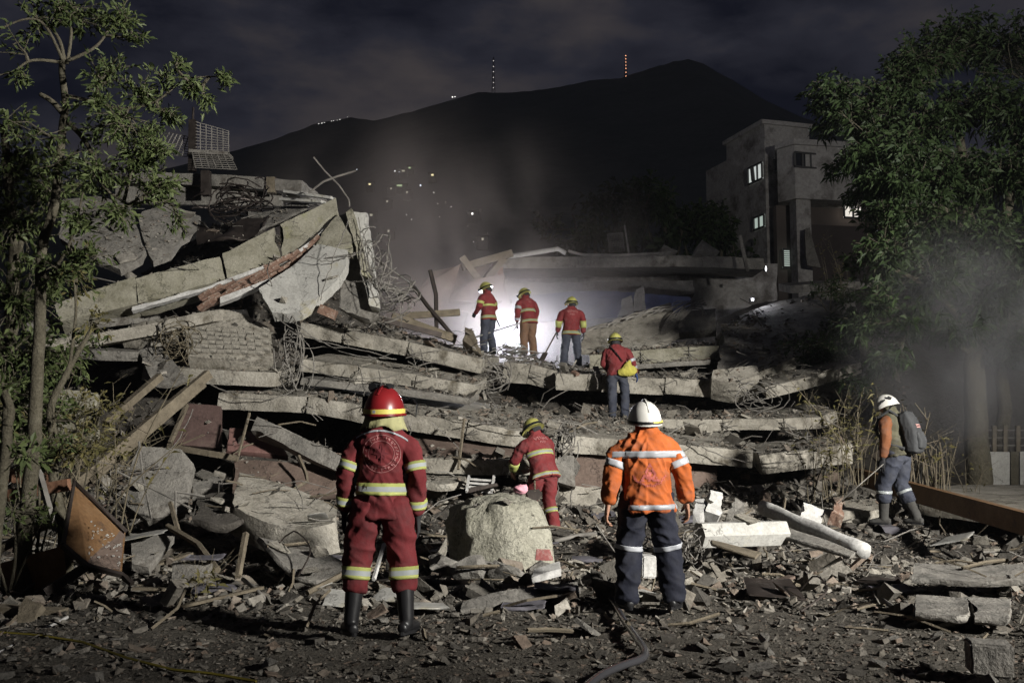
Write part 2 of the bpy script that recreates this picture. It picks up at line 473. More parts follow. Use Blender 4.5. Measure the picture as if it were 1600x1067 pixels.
me.polygons.foreach_set('material_index', (cyq + 0.8 * fbm(gv[gq].mean(1) * 0.8, 3, 77) > 11.3).astype(np.int32))
ground = link('ground', me, base=False); ground['kind'] = 'structure'
keep = (cyq > 3) & (cyq < 36) & (np.abs(gv[gq].mean(1)[:, 0]) < 16)
GROUND_BVH = BVHTree.FromPolygons([tuple(v) for v in gv.tolist()], [tuple(p) for p in gq[keep].tolist()])

# ================================================================== MOUNTAIN, TOWN LIGHTS, MASTS
ridge = np.array([(-900, 330), (-300, 300), (100, 285), (300, 250), (360, 233), (420, 216), (480, 197), (540, 184), (580, 188), (640, 170), (700, 153), (745, 141), (790, 144),
                  (830, 143), (880, 136), (930, 123), (975, 119), (1020, 106), (1060, 93), (1085, 91), (1110, 98), (1150, 121), (1200, 150), (1250, 174), (1300, 192), (1400, 216), (1600, 245), (2000, 300), (2600, 330)], float)
RX = (ridge[:, 0] - 800) / F * 800; RZ = np.array([at(800, y, 800).z for y in ridge[:, 1]])
def hz(x, y):
    x = np.asarray(x, float); y = np.asarray(y, float)
    H = np.interp(x * (0.6 + 0.4 * 800 / np.maximum(y, 200)), RX, RZ)
    t = np.clip((y - 130) / 670, 0, 1)
    up = H * t ** 1.15
    dn = 1 - sst(800, 1300, y)
    P = np.stack([x, y, np.zeros_like(x)], -1)
    return up * dn + fbm(P * 0.012, 5, 21) * 14 * t * (1 - 0.7 * t) + fbm(P * 0.11, 3, 22) * 1.6 * t - 1.0
hx = np.linspace(-1300, 1300, 420); hy = np.concatenate([np.linspace(110, 760, 90), np.linspace(768, 830, 14), np.linspace(860, 1400, 14)])
HX, HY = np.meshgrid(hx, hy); HZ = hz(HX, HY)
hi = np.arange(HX.size).reshape(HX.shape)
me = mesh_np('mountain', np.stack([HX, HY, HZ], -1).reshape(-1, 3), np.stack([hi[:-1, :-1], hi[:-1, 1:], hi[1:, 1:], hi[1:, :-1]], -1).reshape(-1, 4)); smooth(me)
M['hill'] = rocky('forest_hill', (.06, .075, .07), (.085, .10, .09), (.11, .125, .11), 0.02, cracks=False, fine=0.3, bump=0.3)
o = link('mountain', me, M['hill'], base=False); o['kind'] = 'structure'

def on_hill(px, py, lo=170, hi=800):
    best = None
    for Y in np.arange(lo, hi + 1, 4.0):
        p = at(px, py, float(Y))
        if p.z <= float(hz(p.x, p.y)): return p
    return at(px, py, 790)
def emis(name, col, s): return plain(name, (.3, .3, .3), 0.5, emit=col, estr=s)
E_white = emis('cool_lamp', (1, .97, .92), 2.2)
E_blue = emis('blue_white_lamp', (.85, .9, 1), 2.6)
E_warm = emis('warm_window', (1, .86, .45), 1.6)
E_dim = emis('dim_window', (1, .92, .70), 0.5)
E_green = emis('greenish_window', (.8, 1, .55), 0.7)
E_red = emis('mast_lamp', (1, .45, .25), 3.0)
M['darkwall'] = plain('dark_house_wall', (.10, .10, .10), 0.9)
def hill_house(px, py, wpx, lamp, label):
    p = on_hill(px, py + 3); k = p.y / F
    w = max(3.6, wpx * k * 1.6)
    root = empty('hill_house', (p.x, p.y + 1.5, float(hz(p.x, p.y + 1.5)) - 0.3), 0, label, 'house', 'houses with lit windows on the dark mountainside')
    b = MB(); b.box((0, 0, 1.9), (w, 3.4, 4.2)); b.build('wall', M['darkwall'], root)
    b = MB(); b.add([(-w / 2 - .3, -2.3, 4.1), (w / 2 + .3, -2.3, 4.1), (w / 2 + .3, 2.3, 4.1), (-w / 2 - .3, 2.3, 4.1), (-w / 2 - .3, 0, 5.2), (w / 2 + .3, 0, 5.2)],
          [(0, 1, 5, 4), (2, 3, 4, 5), (0, 4, 3), (1, 2, 5), (3, 2, 1, 0)]); b.build('roof', M['darkwall'], root)
    b = MB(); ww = max(wpx * k * .6, 0.6)
    b.box((0, -2.04, 3.1), (ww, 0.1, max(.7, 1.6 * k))); b.build('window', lamp, root)
HL = "tiny house with one lit window among the scattered lights on the dark mountainside"
for (px, py, w, l) in [(675.5, 285, 6, E_warm), (624, 302, 14, E_green), (577.5, 301, 5, E_warm), (619, 297, 6, E_green), (580, 349, 7, E_dim), (636, 311, 4, E_dim),
                       (611, 306, 3, E_dim), (605, 328, 3, E_dim), (738, 347, 3, E_white), (744, 345, 4, E_dim), (754, 388, 5, E_dim), (607, 375, 3, E_dim), (630, 276, 8, E_dim), (640, 272, 6, E_green)]:
    hill_house(px, py, w, l, {624: "long low building with a wide greenish lit front among the mountainside lights", 675.5: "tiny house with a bright yellow window, right of the main cluster of mountain lights"}.get(px, HL))
lampmesh = None
def hill_lamp(px, py, mat_, r, label, group, p=None):
    p = p or on_hill(px, py + 2.5); q = at(px, py, p.y)
    root = empty('street_lamp', (p.x, p.y, min(p.z, q.z) - 1), 0, label, 'street lamp', group)
    h = q.z - root.location.z
    b = MB(); b.tube([(0, 0.05, -0.5), (0, 0.05, h)], 0.12, 5); b.build('pole', M['darkwall'], root)
    bm = bmesh.new(); bmesh.ops.create_icosphere(bm, subdivisions=1, radius=r * .46); bmesh.ops.translate(bm, verts=bm.verts, vec=(0, -0.1, h))
    me = bpy.data.meshes.new('lamp'); bm.to_mesh(me); bm.free(); link('lamp', me, mat_, root)
G1 = 'street lamps scattered on the mountainside'
for (px, py, m_, r) in [(617, 267.5, E_white, .75), (624, 269, E_blue, .6), (620, 285, E_white, .7), (623, 292, E_white, .65), (657, 290, E_blue, .75), (672, 281, E_warm, .45), (677.5, 281, E_warm, .45), (678, 301, E_white, .45),
                        (684, 318.5, E_white, .35), (696, 316, E_dim, .4), (705, 323, E_white, .35), (635, 335.5, E_white, .4), (643, 343, E_white, .35), (687, 339, E_white, .3),
                        (731, 354, E_dim, .5), (762, 365, E_dim, .4), (740, 378, E_white, .25), (755, 379, E_dim, .4), (761, 387.5, E_white, .25), (557.5, 265, E_blue, .45), (628, 297, E_dim, .6)]:
    hill_lamp(px, py, m_, r, 'small bright street lamp among the lights scattered on the dark mountainside', G1)
for (px, py, r) in [(492, 196.5, .7), (498, 194, .9), (503, 193, 1.2), (507, 192, .8), (518, 190, 1.0), (521, 189, .7), (527, 188.5, .8), (531, 187, .7), (543, 183, .4)]:
    q = at(px, py, 792)
    hill_lamp(px, py, E_white, r, 'white lamp in the row of lights along the left ridge of the mountain', 'lamps along the left ridge', V((q.x, 792, q.z - 4)))
for (px, py, r, lb) in [(707, 152, 1.3, 'brightest white lamp on the ridge left of the dark radio mast'), (711, 151.5, 1.0, 'white lamp just beside the brightest one on the ridge'), (700, 163, .5, 'faint lamp below the brightest ridge lamp')]:
    q = at(px, py, 792)
    hill_lamp(px, py, E_white, r, lb, 'lamps on the ridge below the masts', V((q.x, 792, q.z - 4)))
def mast(px, ytop, ybase, lamps, mt, label):
    b0, t0 = at(px, ybase + 4, 800), at(px, ytop, 800)
    root = empty('radio_mast', b0, 0, label, 'radio mast', 'radio masts on the mountain ridge')
    H = t0.z - b0.z
    leg = lambda s, z: V((s[0] * (1.3 - 1.0 * z / H), s[1] * (1.3 - 1.0 * z / H), z))
    for s in ((-1, -1), (1, -1), (1, 1), (-1, 1)):
        b = MB(); b.tube([leg(s, 0), leg(s, H)], 0.16, 4); b.build('leg', M['steel'], root)
    b = MB(); k = 9
    for i in range(k):
        z0, z1 = H * i / k, H * (i + 1) / k
        for s, s2 in (((-1, -1), (1, -1)), ((1, -1), (1, 1)), ((1, 1), (-1, 1)), ((-1, 1), (-1, -1))):
            b.tube([leg(s, z0), leg(s2, z1)], 0.09, 4); b.tube([leg(s, z1), leg(s2, z1)], 0.09, 4)
    b.build('bracing', M['steel'], root)
    for y in lamps:
        q = at(px, y, 800); bm = bmesh.new(); bmesh.ops.create_icosphere(bm, subdivisions=1, radius=0.42)
        bmesh.ops.translate(bm, verts=bm.verts, vec=(0, -1.0, q.z - b0.z)); me = bpy.data.meshes.new('lamp'); bm.to_mesh(me); bm.free()
        link('lamp', me, mt, root)
E_mast = emis('mast_white_lamp', (1, .93, .9), 0.9)
mast(771, 90, 141, (96, 105, 113, 122, 130, 138), E_mast, 'dark lattice radio mast with faint white lamps, left of the other mast')
mast(978, 87, 121, (88, 93, 98, 103, 108, 114, 120), E_red, 'lattice radio mast with orange lamps nearer the mountain peak')

# ================================================================== BUILDING AT THE RIGHT
def zat(py, Y): return at(800, py, Y).z
M['bwall'] = rocky('stained_render', (.29, .275, .26), (.40, .385, .37), (.46, .445, .43), 0.45, cracks=False, bump=0.2, fine=9, spots=((.12, .108, .098), 0.48, 0.66, 0.9))
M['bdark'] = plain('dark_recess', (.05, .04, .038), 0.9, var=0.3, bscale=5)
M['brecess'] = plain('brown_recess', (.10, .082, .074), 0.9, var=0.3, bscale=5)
M['glass'] = plain('dark_glass', (.02, .022, .026), 0.12, spec=0.6)
M['frame'] = plain('window_frame', (.06, .06, .06), 0.6)
M['palewin'] = emis('lit_room_window', (.86, .92, .88), 0.62)
M['palewin2'] = emis('lit_room_window_warm', (1, .93, .82), 0.8)
M['palewin3'] = emis('lit_room_window_dim', (.80, .95, .85), 0.42)
bld = empty('apartment_building', (12, 42, 1.0), 0, 'grey stained four storey apartment block with a few lit windows, behind the right tree', 'building')
def wpart(name, b, m_, parent): 
    me = b.mesh(name); o = link(name, me, m_, parent); return o
def shift(b, root):
    l = root.location; b.v = [(x - l.x, y - l.y, z - l.z) for x, y, z in b.v]; return b
def prism(foot, z0, z1):
    b = MB(); n = len(foot)
    b.add([(x, y, z0) for x, y in foot] + [(x, y, z1) for x, y in foot], [tuple(range(n - 1, -1, -1)), tuple(range(n, 2 * n))] + [(i, (i + 1) % n, n + (i + 1) % n, n + i) for i in range(n)])
    return b
Ca, La = (10.4, 40.0), (8.9, 44.7); Ra = (18.0, 42.4); Ba = (16.6, 47.0)
wpart('wall', shift(prism([Ca, Ra, Ba, La], 0.5, 13.75), bld), M['bwall'], bld)
lerp2 = lambda a, b, t: (a[0] + (b[0] - a[0]) * t, a[1] + (b[1] - a[1]) * t)
Pl = lerp2(Ca, La, 0.62); Pr = lerp2(Ca, Ra, 0.27)
wpart('penthouse', shift(prism([(Ca[0] + .02, Ca[1] + .02), Pr, (Pr[0] - .9, Pr[1] + 2.9), Pl], 13.75, 14.45), bld), M['bwall'], bld)
b = prism([(Ca[0] - .12, Ca[1] - .12), (Pr[0] + .12, Pr[1] - .1), (Pr[0] - .8, Pr[1] + 3.0), (Pl[0] - .15, Pl[1] + .1)], 14.45, 14.62); wpart('roof', shift(b, bld), M['bwall'], bld)
# front wing
Fb = [(10.6, 38.9), (11.1, 38.2), (19.0, 39.6), (18.4, 42.2), (10.9, 39.98)]
zf = zat(230, 38.5)
wpart('front_wing', shift(prism(Fb, zat(312, 38.4), zf), bld), M['bwall'], bld)
wpart('parapet', shift(prism([(10.5, 38.8), (11.05, 38.08), (19.1, 39.5), (18.5, 42.15), (10.8, 39.97)], zf + .003, zf + 0.22), bld), M['bwall'], bld)
wpart('column', shift(prism([(11.15, 38.35), (11.75, 38.45), (11.65, 39.0), (11.05, 38.9)], 0.5, zat(312, 38.4) - .002), bld), M['bwall'], bld)
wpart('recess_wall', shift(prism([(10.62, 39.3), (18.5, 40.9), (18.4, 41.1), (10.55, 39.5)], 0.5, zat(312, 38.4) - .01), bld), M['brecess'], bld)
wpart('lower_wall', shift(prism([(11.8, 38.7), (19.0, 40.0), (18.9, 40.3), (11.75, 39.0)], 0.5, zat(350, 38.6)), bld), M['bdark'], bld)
def bwindow(px0, py0, px1, py1, Y0, Y1, pane, louv=False, mull=1, parent=None):
    """window on a wall running from depth Y0 (left edge) to Y1 (right edge)"""
    a, c = at(px0, py1, Y0), at(px1, py1, Y1); zt = at((px0 + px1) / 2, py0, (Y0 + Y1) / 2).z; zb = (a.z + c.z) / 2
    fr = MB(); L = parent.location
    A0, A1 = V((a.x, a.y, zb)) - L, V((c.x, c.y, zb)) - L; up = V((0, 0, zt - zb))
    d = (A1 - A0); nrm = V((d.y, -d.x, 0)).normalized()
    if nrm.y > 0: nrm = -nrm
    w = 0.07
    o = nrm * 0.06
    fr.bar(A0 + o, A1 + o, w, w); fr.bar(A0 + up + o, A1 + up + o, w, w)
    for i in range(mull + 2):
        q = A0.lerp(A1, i / (mull + 1)) + o; fr.bar(q + V((0, 0, .035)), q + up - V((0, 0, .035)), w, w, up=(0, 1, 0))
    f = wpart('window', fr, M['frame'], parent)
    n = mull + 1
    for i in range(n):
        p = MB(); q0, q1 = A0.lerp(A1, i / n) + nrm * .03, A0.lerp(A1, (i + 1) / n) + nrm * .03
        p.add([q0, q1, q1 + up, q0 + up, q0 - nrm * .02, q1 - nrm * .02, q1 + up - nrm * .02, q0 + up - nrm * .02], [(0, 1, 2, 3), (7, 6, 5, 4), (0, 4, 5, 1), (3, 2, 6, 7)]); wpart('pane', p, pane, f)
        if louv:
            for k in range(9):
                s = MB(); z = up * ((k + .5) / 9); s.bar(q0 + z + nrm * .07, q1 + z + nrm * .07, .03, .032); wpart('slat', s, M['frame'], f)
    return f
def yl(px, py=300):   # depth of the left wall at a pixel (meets the ray with the line Ca-La)
    q = at(px, py, 1.0); k = q.x
    t = (k * Ca[1] - Ca[0]) / ((La[0] - Ca[0]) - k * (La[1] - Ca[1])); return Ca[1] + t * (La[1] - Ca[1])
bwindow(1171, 259, 1193, 284, yl(1171, 272), yl(1193, 272), M['palewin'], mull=2, parent=bld)
bwindow(1180, 338, 1196, 357, yl(1180, 347), yl(1196, 347), M['palewin3'], mull=1, parent=bld)
bwindow(1212, 245, 1231, 265, 39.6, 38.62, M['glass'], mull=1, parent=bld)
bwindow(1241, 241, 1290, 263, 38.15, 38.6, M['glass'], mull=3, parent=bld)
bwindow(1318, 318, 1346, 341, 39.5, 39.7, M['palewin2'], mull=1, parent=bld)
bwindow(1223, 390, 1247, 419, 39.0, 39.1, M['palewin3'], louv=True, mull=1, parent=bld)
b = MB(); 
for i in range(2): b.tube([at(1175 + 12 * i, 262, yl(1175) - .25) - bld.location, at(1177 + 12 * i, 282, yl(1177) - .25) - bld.location], .09, 5)
wpart('curtain', b, M['frame'], bld)
me = plate([at(1262, 415, 37.6), at(1282, 418, 37.6), at(1266, 355, 37.8), at(1257, 358, 37.8)], .12, .03, .3); o = link('tall_broken_panel', me, M['slab_dirty'])
tag(o, 'tall narrow triangular concrete panel standing against the apartment block', 'panel')

# ================================================================== COLLAPSED ROOF BEHIND THE RESCUERS
def T(name, me, m_, label, cat, group=None, rub=True, parent=None):
    o = link(name, me, m_, parent)
    if parent is None: tag(o, label, cat, group)
    if rub: solid(o)
    return o
def px(row): return [at(*p) for p in row]
SEGR = random.Random(31)
def segmented(name, label, cat, f, bv, thick, m_, group, **k):
    """a slab snapped into straight segments, with torn rebar bridging the cracks"""
    R = SEGR; pts = [f[0]]
    for a_, b_ in zip(f[:-1], f[1:]):
        L_ = (b_ - a_).length; n_ = max(1, round(L_ / 2.8))
        for i in range(1, n_):
            t = (i + R.uniform(-.22, .22)) / n_; pts.append(a_.lerp(b_, t) + V((0, R.uniform(-.04, .04), R.uniform(-.03, .03))))
        pts.append(b_)
    root = empty(name, f[len(f) // 2] - V((0, 0, thick)), 0, label, cat, group); l = root.location.copy()
    for i in range(len(pts) - 1):
        a_, b_ = pts[i], pts[i + 1]; d = (b_ - a_).normalized(); g = R.uniform(.003, .012)
        o_ = V((0, R.uniform(-.02, .02), R.uniform(-.012, .012))); o2 = V((0, 0, R.uniform(-.015, .015)))
        A_, B_ = a_ + d * g + o_, b_ - d * g + o_ + o2
        me = sheet([[A_, B_], [A_ + bv + d * R.uniform(-.15, .15), B_ + bv + d * R.uniform(-.15, .15)]], thick, name='slab_segment', seed=R.randint(0, 900), **k)
        SOLID.append(([v.co.copy() for v in me.vertices], [tuple(p.vertices) for p in me.polygons]))
        me.transform(Matrix.Translation(-l)); link('slab_segment', me, m_, root)
        if i < len(pts) - 2:
            for q in range(R.randint(2, 4)):
                c = b_ - V((0, 0, thick * R.uniform(.2, .85))) - l + V((0, R.uniform(-.05, .02), 0)); b = MB()
                b.tube([c - d * .1 + V((0, .06, 0)), c + V((0, -.04, R.uniform(-.05, .03))), c + d * R.uniform(.08, .3) + V((0, -.12, R.uniform(-.25, .08)))], .008, 4); me = b.mesh('rebar'); link('rebar', me, M['wire'], root)
    return root
def S(name, label, cat, front, back, thick, m_, group=None, rub=True, seg=False, **k):
    """front: [(px,py,Y)...] near/lower edge; back: a vector, or a row of (px,py,Y) for the far/upper edge"""
    f = px(front)
    bk = [p + V(back) for p in f] if isinstance(back, tuple) and not isinstance(back[0], tuple) else px(back)
    if seg:
        return segmented(name, label, cat, f, V(back), thick, m_, group, **k)
    return T(name, sheet([f, bk], thick, name=name, **k), m_, label, cat, group, rub)
S('roof_slab', 'long fallen concrete roof slab spanning behind the three rescuers at the lamp', 'slab', [(772, 402, 30.5), (900, 401, 31), (1060, 399, 31.5), (1195, 404, 32)], (0.5, 6, 0.35), .36, M['slab_dirty'], rub=False, res=.3, edge=.06)
S('rear_beam', 'pale concrete beam below the fallen roof slab behind the rescuers', 'beam', [(785, 470, 31.6), (1085, 462, 32.2)], [(785, 442, 31.7), (1085, 438, 32.3)], .3, M['slab_dirty'], rub=False, res=.3, edge=.05)
S('rear_wall', 'grey wall under the fallen roof slab behind the lamp', 'wall', [(700, 570, 33.5), (1215, 560, 34.5)], [(760, 412, 33.5), (1215, 412, 34.5)], .25, M['bwall'], rub=False, res=.4, edge=.05)
S('tarp', 'blue tarpaulin hanging below the pale beam behind the rescuers', 'tarp', [(800, 505, 31.2), (940, 497, 31.0), (1080, 488, 31.4)], [(800, 463, 31.3), (940, 455, 31.2), (1080, 464, 31.4)], .03, M['cloth_blue'], rub=False, res=.2, edge=.05, bump=.12)
for i, (row0, row1) in enumerate([([(640, 480, 29.6), (800, 490, 30.2)], [(672, 425, 30.4), (782, 402, 31)]), ([(590, 500, 28.6), (690, 505, 29.0)], [(672, 440, 29.6), (720, 412, 29.8)]), ([(700, 470, 28.8), (785, 470, 29.2)], [(742, 436, 29.4), (790, 428, 29.6)])]):
    S('roof_sheet', ['wide brownish roof panel leaning in the smoke left of the lamp', 'brownish roof panel sloping down behind the tilted steel pole', 'small brownish roof panel in front of the wide leaning one'][i], 'roof panel', row0, row1, .12, M['brownwall'], rub=False, res=.3, edge=.07)
def Bt(name, label, cat, pts, r, m_, n=6, group=None, sm=True):
    b = MB(); b.tube([at(*p) for p in pts], r, n); me = b.mesh(name)
    if sm: smooth(me); 
    try: me.set_sharp_from_angle(angle=math.radians(40))
    except Exception: pass
    o = link(name, me, m_); return tag(o, label, cat, group)
def Bb(name, label, cat, a, c, w, h, m_, group=None):
    b = MB(); b.bar(at(*a), at(*c), w, h); o = link(name, b.mesh(name), m_); return tag(o, label, cat, group)
Bb('roof_beam', 'brown roof timber sloping up to the left end of the fallen roof slab', 'beam', (722, 418, 30), (800, 396, 30.3), .22, .22, M['wood'])
Bb('roof_beam', 'brown strut propping the left end of the fallen roof slab', 'beam', (752, 446, 30), (786, 404, 30.3), .28, .2, M['wood'])
Bb('roof_beam', 'dark brown timber crossing the strut in the smoke', 'beam', (722, 402, 29.8), (756, 448, 29.8), .2, .2, M['wood'])
Bb('roof_post', 'short upright post under the left end of the fallen roof slab', 'post', (782, 418, 30.4), (781, 440, 30.4), .16, .16, M['wood_red'])
Bt('roof_sheet_edge', 'bent pale metal flashing lying on the left of the fallen roof slab', 'flashing', [(780, 402, 30.3), (810, 399, 30.4), (842, 394, 30.4), (872, 389, 30.5), (884, 396, 30.5)], .07, M['white'], 4)
Bt('roof_pipe', 'thin pipe lying along the top of the fallen roof slab', 'pipe', [(888, 392, 30.6), (908, 398, 30.6), (960, 399, 30.8), (1030, 396, 31)], .05, M['wire'], 5)
for i, (x0, x1, y0) in enumerate([(1030, 1060, 382), (1090, 1126, 374)]):
    me = plate([at(x0, 394, 31.2), at(x1, 393, 31.4), at(x0 + 8, y0, 31.4)], .5, .04, .25); T('roof_fragment', me, M['slab_dirty'], ['small triangular fragment standing on the fallen roof slab', 'larger triangular fragment standing on the fallen roof slab'][i], 'fragment', rub=False)
Bt('thin_pole', 'thin upright pole beside the wire screen on the fallen roof slab', 'pole', [(983, 398, 31), (976, 352, 31)], .035, M['wire'], 5)
Bb('leaning_post', 'pale post leaning left of the louvred window', 'post', (1168, 424, 31), (1156, 368, 31), .1, .1, M['slab_dirty'])
# wire screen
scr = empty('wire_screen', at(965, 392, 32), 0, 'square wire screen standing on the fallen roof slab', 'screen')
A = [at(950, 366, 32) - scr.location, at(972, 364, 32) - scr.location, at(976, 392, 32) - scr.location, at(953, 394, 32) - scr.location]
b = MB(); b.tube(A + [A[0]], .03, 4); wpart('frame', b, M['wire'], scr)
b = MB()
for i in range(1, 9):
    t = i / 9; b.tube([A[0].lerp(A[1], t), A[3].lerp(A[2], t)], .012, 3); b.tube([A[0].lerp(A[3], t), A[1].lerp(A[2], t)], .012, 3)
wpart('mesh', b, M['wire'], scr)
for i, (x0, y0, x1, y1) in enumerate([(885, 500, 925, 462), (988, 478, 1010, 446), (966, 486, 990, 462)]):
    me = plate([at(x0, y0 + 8, 27.5), at(x1, y0 + 6, 27.5), at(x1 - 3, y1, 27.6), at(x0 + 6, y1 + 6, 27.6)], .25, .03, .2)
    if i: T('wall_remnant', me, M['slab_dirty'], ['', 'taller pale wall stub behind the tilted slab', 'lower pale wall stub beside the taller one'][i], 'wall remnant', rub=False)
# ================================================================== THE COLLAPSED FLOORS
SG = 'collapsed floor slabs'
# lowest long slab
S('floor_slab', 'lowest and longest fallen floor slab, running behind the two nearest rescuers', 'slab',
  [(340, 614, 16.4), (480, 620, 16.2), (600, 641, 16.0), (730, 660, 15.8), (870, 680, 15.7), (1000, 690, 15.7), (1178, 704, 15.6)], (0.3, 3.4, 0.42), .27, M['slab'], SG, seg=True, res=.085, edge=.075)
S('floor_slab', 'broken right end of the lowest slab, tilted up beside the dry shrubs', 'slab',
  [(1186, 712, 15.5), (1260, 702, 15.6), (1332, 694, 15.8)], (0.4, 2.4, 0.15), .30, M['slab'], SG, res=.1, edge=.07)
S('floor_slab', 'right hand slab behind the white helmet, above the lowest slab', 'slab',
  [(1022, 655, 18), (1130, 656, 17.8), (1225, 654, 17.6), (1285, 650, 17.6), (1307, 643, 18)], (0.2, 2.6, 0.25), .20, M['slab'], SG, seg=True, res=.085, edge=.065)
S('floor_slab', 'middle left slab just above the red helmet', 'slab',
  [(470, 562, 17.6), (560, 573, 17.5), (650, 586, 17.4), (742, 600, 17.3)], (0.2, 2.4, 0.35), .22, M['slab'], SG, seg=True, res=.085, edge=.065)
S('floor_slab', 'lower middle slab lying under the middle left slab', 'slab',
  [(470, 590, 17.1), (600, 604, 17.0), (735, 622, 16.9)], (0.1, 1.4, 0.15), .12, M['slab_dirty'], SG, res=.14, edge=.05)
S('floor_slab', 'upper left slab ending at the coil of rebar', 'slab',
  [(470, 505, 18.8), (540, 515, 18.7), (640, 535, 18.6), (755, 562, 18.4)], (0.3, 3.0, 0.3), .27, M['slab'], SG, seg=True, res=.085, edge=.065)
S('floor_slab', 'thick slab below the middle rescuer at the lamp', 'slab',
  [(786, 566, 20.4), (830, 570, 20.3), (872, 580, 20.2)], (0.2, 4.0, 0.45), .40, M['slab'], SG, seg=True, res=.085, edge=.075)
S('floor_slab', 'bright slab end below the rescuer holding the shovel', 'slab',
  [(868, 584, 19.9), (940, 586, 19.9), (1040, 590, 20), (1145, 597, 20.1)], (0.3, 3.6, 0.45), .33, M['slab'], SG, seg=True, res=.085, edge=.075)
S('floor_slab', 'pale slab at shoulder height of the rescuer with the yellow bag', 'slab',
  [(918, 555, 22), (1000, 548, 22.1), (1075, 543, 22.2), (1124, 540, 22.3)], (0.3, 2.2, 0.25), .30, M['moss'], SG, seg=True, res=.085, edge=.075)
S('floor_slab', 'thin slab just under the pale slab, right of the lamp rescuers', 'slab',
  [(985, 570, 21.7), (1110, 562, 21.8)], (0.2, 1.5, 0.1), .10, M['slab_dirty'], SG, res=.15, edge=.04)
S('tilted_floor', 'wide dusty floor sloping up to the right of the yellow bag rescuer', 'slab',
  [(1120, 585, 20.6), (1230, 575, 20.6), (1345, 560, 20.8)], [(1128, 505, 24.0), (1220, 470, 25.2), (1335, 450, 26.0)], .25, M['slab_dirty'], SG, res=.16, edge=.08, bump=.04)
S('broken_slab', 'pale broken slab block on the edge of the dusty sloping floor', 'slab',
  [(1112, 594, 19.6), (1150, 597, 19.5), (1186, 588, 19.6)], [(1114, 578, 19.8), (1150, 574, 19.9), (1184, 570, 20.0)], .5, M['slab'], None, res=.08, edge=.05)
S('broken_slab', 'long slab tilted up to the right below the dusty sloping floor', 'slab',
  [(1196, 606, 18.9), (1260, 590, 19.1), (1345, 566, 19.4)], (0.2, 1.6, 0.35), .22, M['slab'], None, res=.1, edge=.05)
S('broken_slab', 'slab strip rising along the edge of the dusty sloping floor', 'slab',
  [(1180, 584, 19.9), (1226, 566, 20.1), (1262, 548, 20.4)], (0.2, 1.0, 0.3), .22, M['slab'], None, res=.1, edge=.05)
S('leaning_board', 'big smooth panel tilted behind the rescuer with the yellow bag', 'panel',
  [(905, 545, 23.4), (1000, 545, 23.2), (1062, 520, 23.6)], [(918, 512, 24.2), (985, 492, 24.6), (1048, 472, 24.8)], .16, M['slab'], None, rub=False, res=.15, edge=.04)
S('leaning_board', 'dark panel right of the rebar bunch', 'panel', [(1048, 522, 24), (1120, 516, 24)], [(1062, 488, 24.6), (1118, 480, 24.6)], .2, M['slab_dirty'], None, rub=False, res=.2, edge=.05)
S('rear_debris_slab', 'slab strip lying along the top of the right debris hump', 'slab', [(1235, 446, 27.5), (1370, 438, 27.5)], (0, 1.2, .25), .22, M['slab_dirty'], None, res=.2, edge=.06)
# left side
sb = empty('sloping_beam', at(310, 480, 17.4), 0, 'long thick beam sloping from the left tree up to its top beside the folded wall', 'beam'); l_ = sb.location
for i, (lo_, hi_) in enumerate([([(92, 503, 16.6), (214, 475, 16.95)], [(84, 474, 16.75), (210, 432, 17.1)]), ([(216, 476, 16.97), (352, 436, 17.5)], [(212, 434, 17.15), (344, 400, 17.65)]), ([(355, 437, 17.5), (438, 402, 17.85)], [(347, 396, 17.7), (432, 355, 18.1)]), ([(441, 401, 17.87), (528, 331, 18.4)], [(435, 352, 18.1), (525, 309, 18.6)])]):
    me = sheet([px(lo_), px(hi_)], .5, res=.08, edge=.06, bump=.02, seed=60 + i, name='beam_segment')
    SOLID.append(([v.co.copy() for v in me.vertices], [tuple(p.vertices) for p in me.polygons])); me.transform(Matrix.Translation(-l_)); link('beam_segment', me, M['moss'], sb)
S('floor_slab', 'layered slab jutting out under the left part of the sloping beam', 'slab', [(60, 532, 16.4), (150, 520, 16.6), (250, 502, 16.8), (330, 486, 17.0)], (.1, 1.6, .2), .2, M['slab'], SG, seg=True, res=.09, edge=.07)
S('floor_slab', 'thin slab layer at the far left under the sloping beam, behind the tree', 'slab', [(40, 505, 16.9), (110, 506, 17.0), (200, 494, 17.1)], (.1, 1.4, .25), .14, M['slab_dirty'], SG, seg=True, res=.09, edge=.07)
S('white_strip', 'white painted strip under the sloping beam', 'strip', [(205, 487, 16.8), (267, 469, 17.02), (357, 441, 17.4), (462, 398, 17.85), (515, 353, 18.2)], [(205, 480, 16.82), (267, 462, 17.04), (357, 435, 17.42), (462, 392, 17.87), (515, 348, 18.22)], .12, M['white'], None, res=.05, edge=.03, skirt=1)
S('white_sill', 'white ledge below the brick course on the left', 'ledge', [(344, 474, 17.2), (400, 452, 17.45), (450, 428, 17.7), (505, 375, 18.0)], [(344, 464, 17.22), (400, 443, 17.47), (450, 420, 17.72), (505, 368, 18.02)], .2, M['white'], None, res=.05, edge=.03, skirt=1)
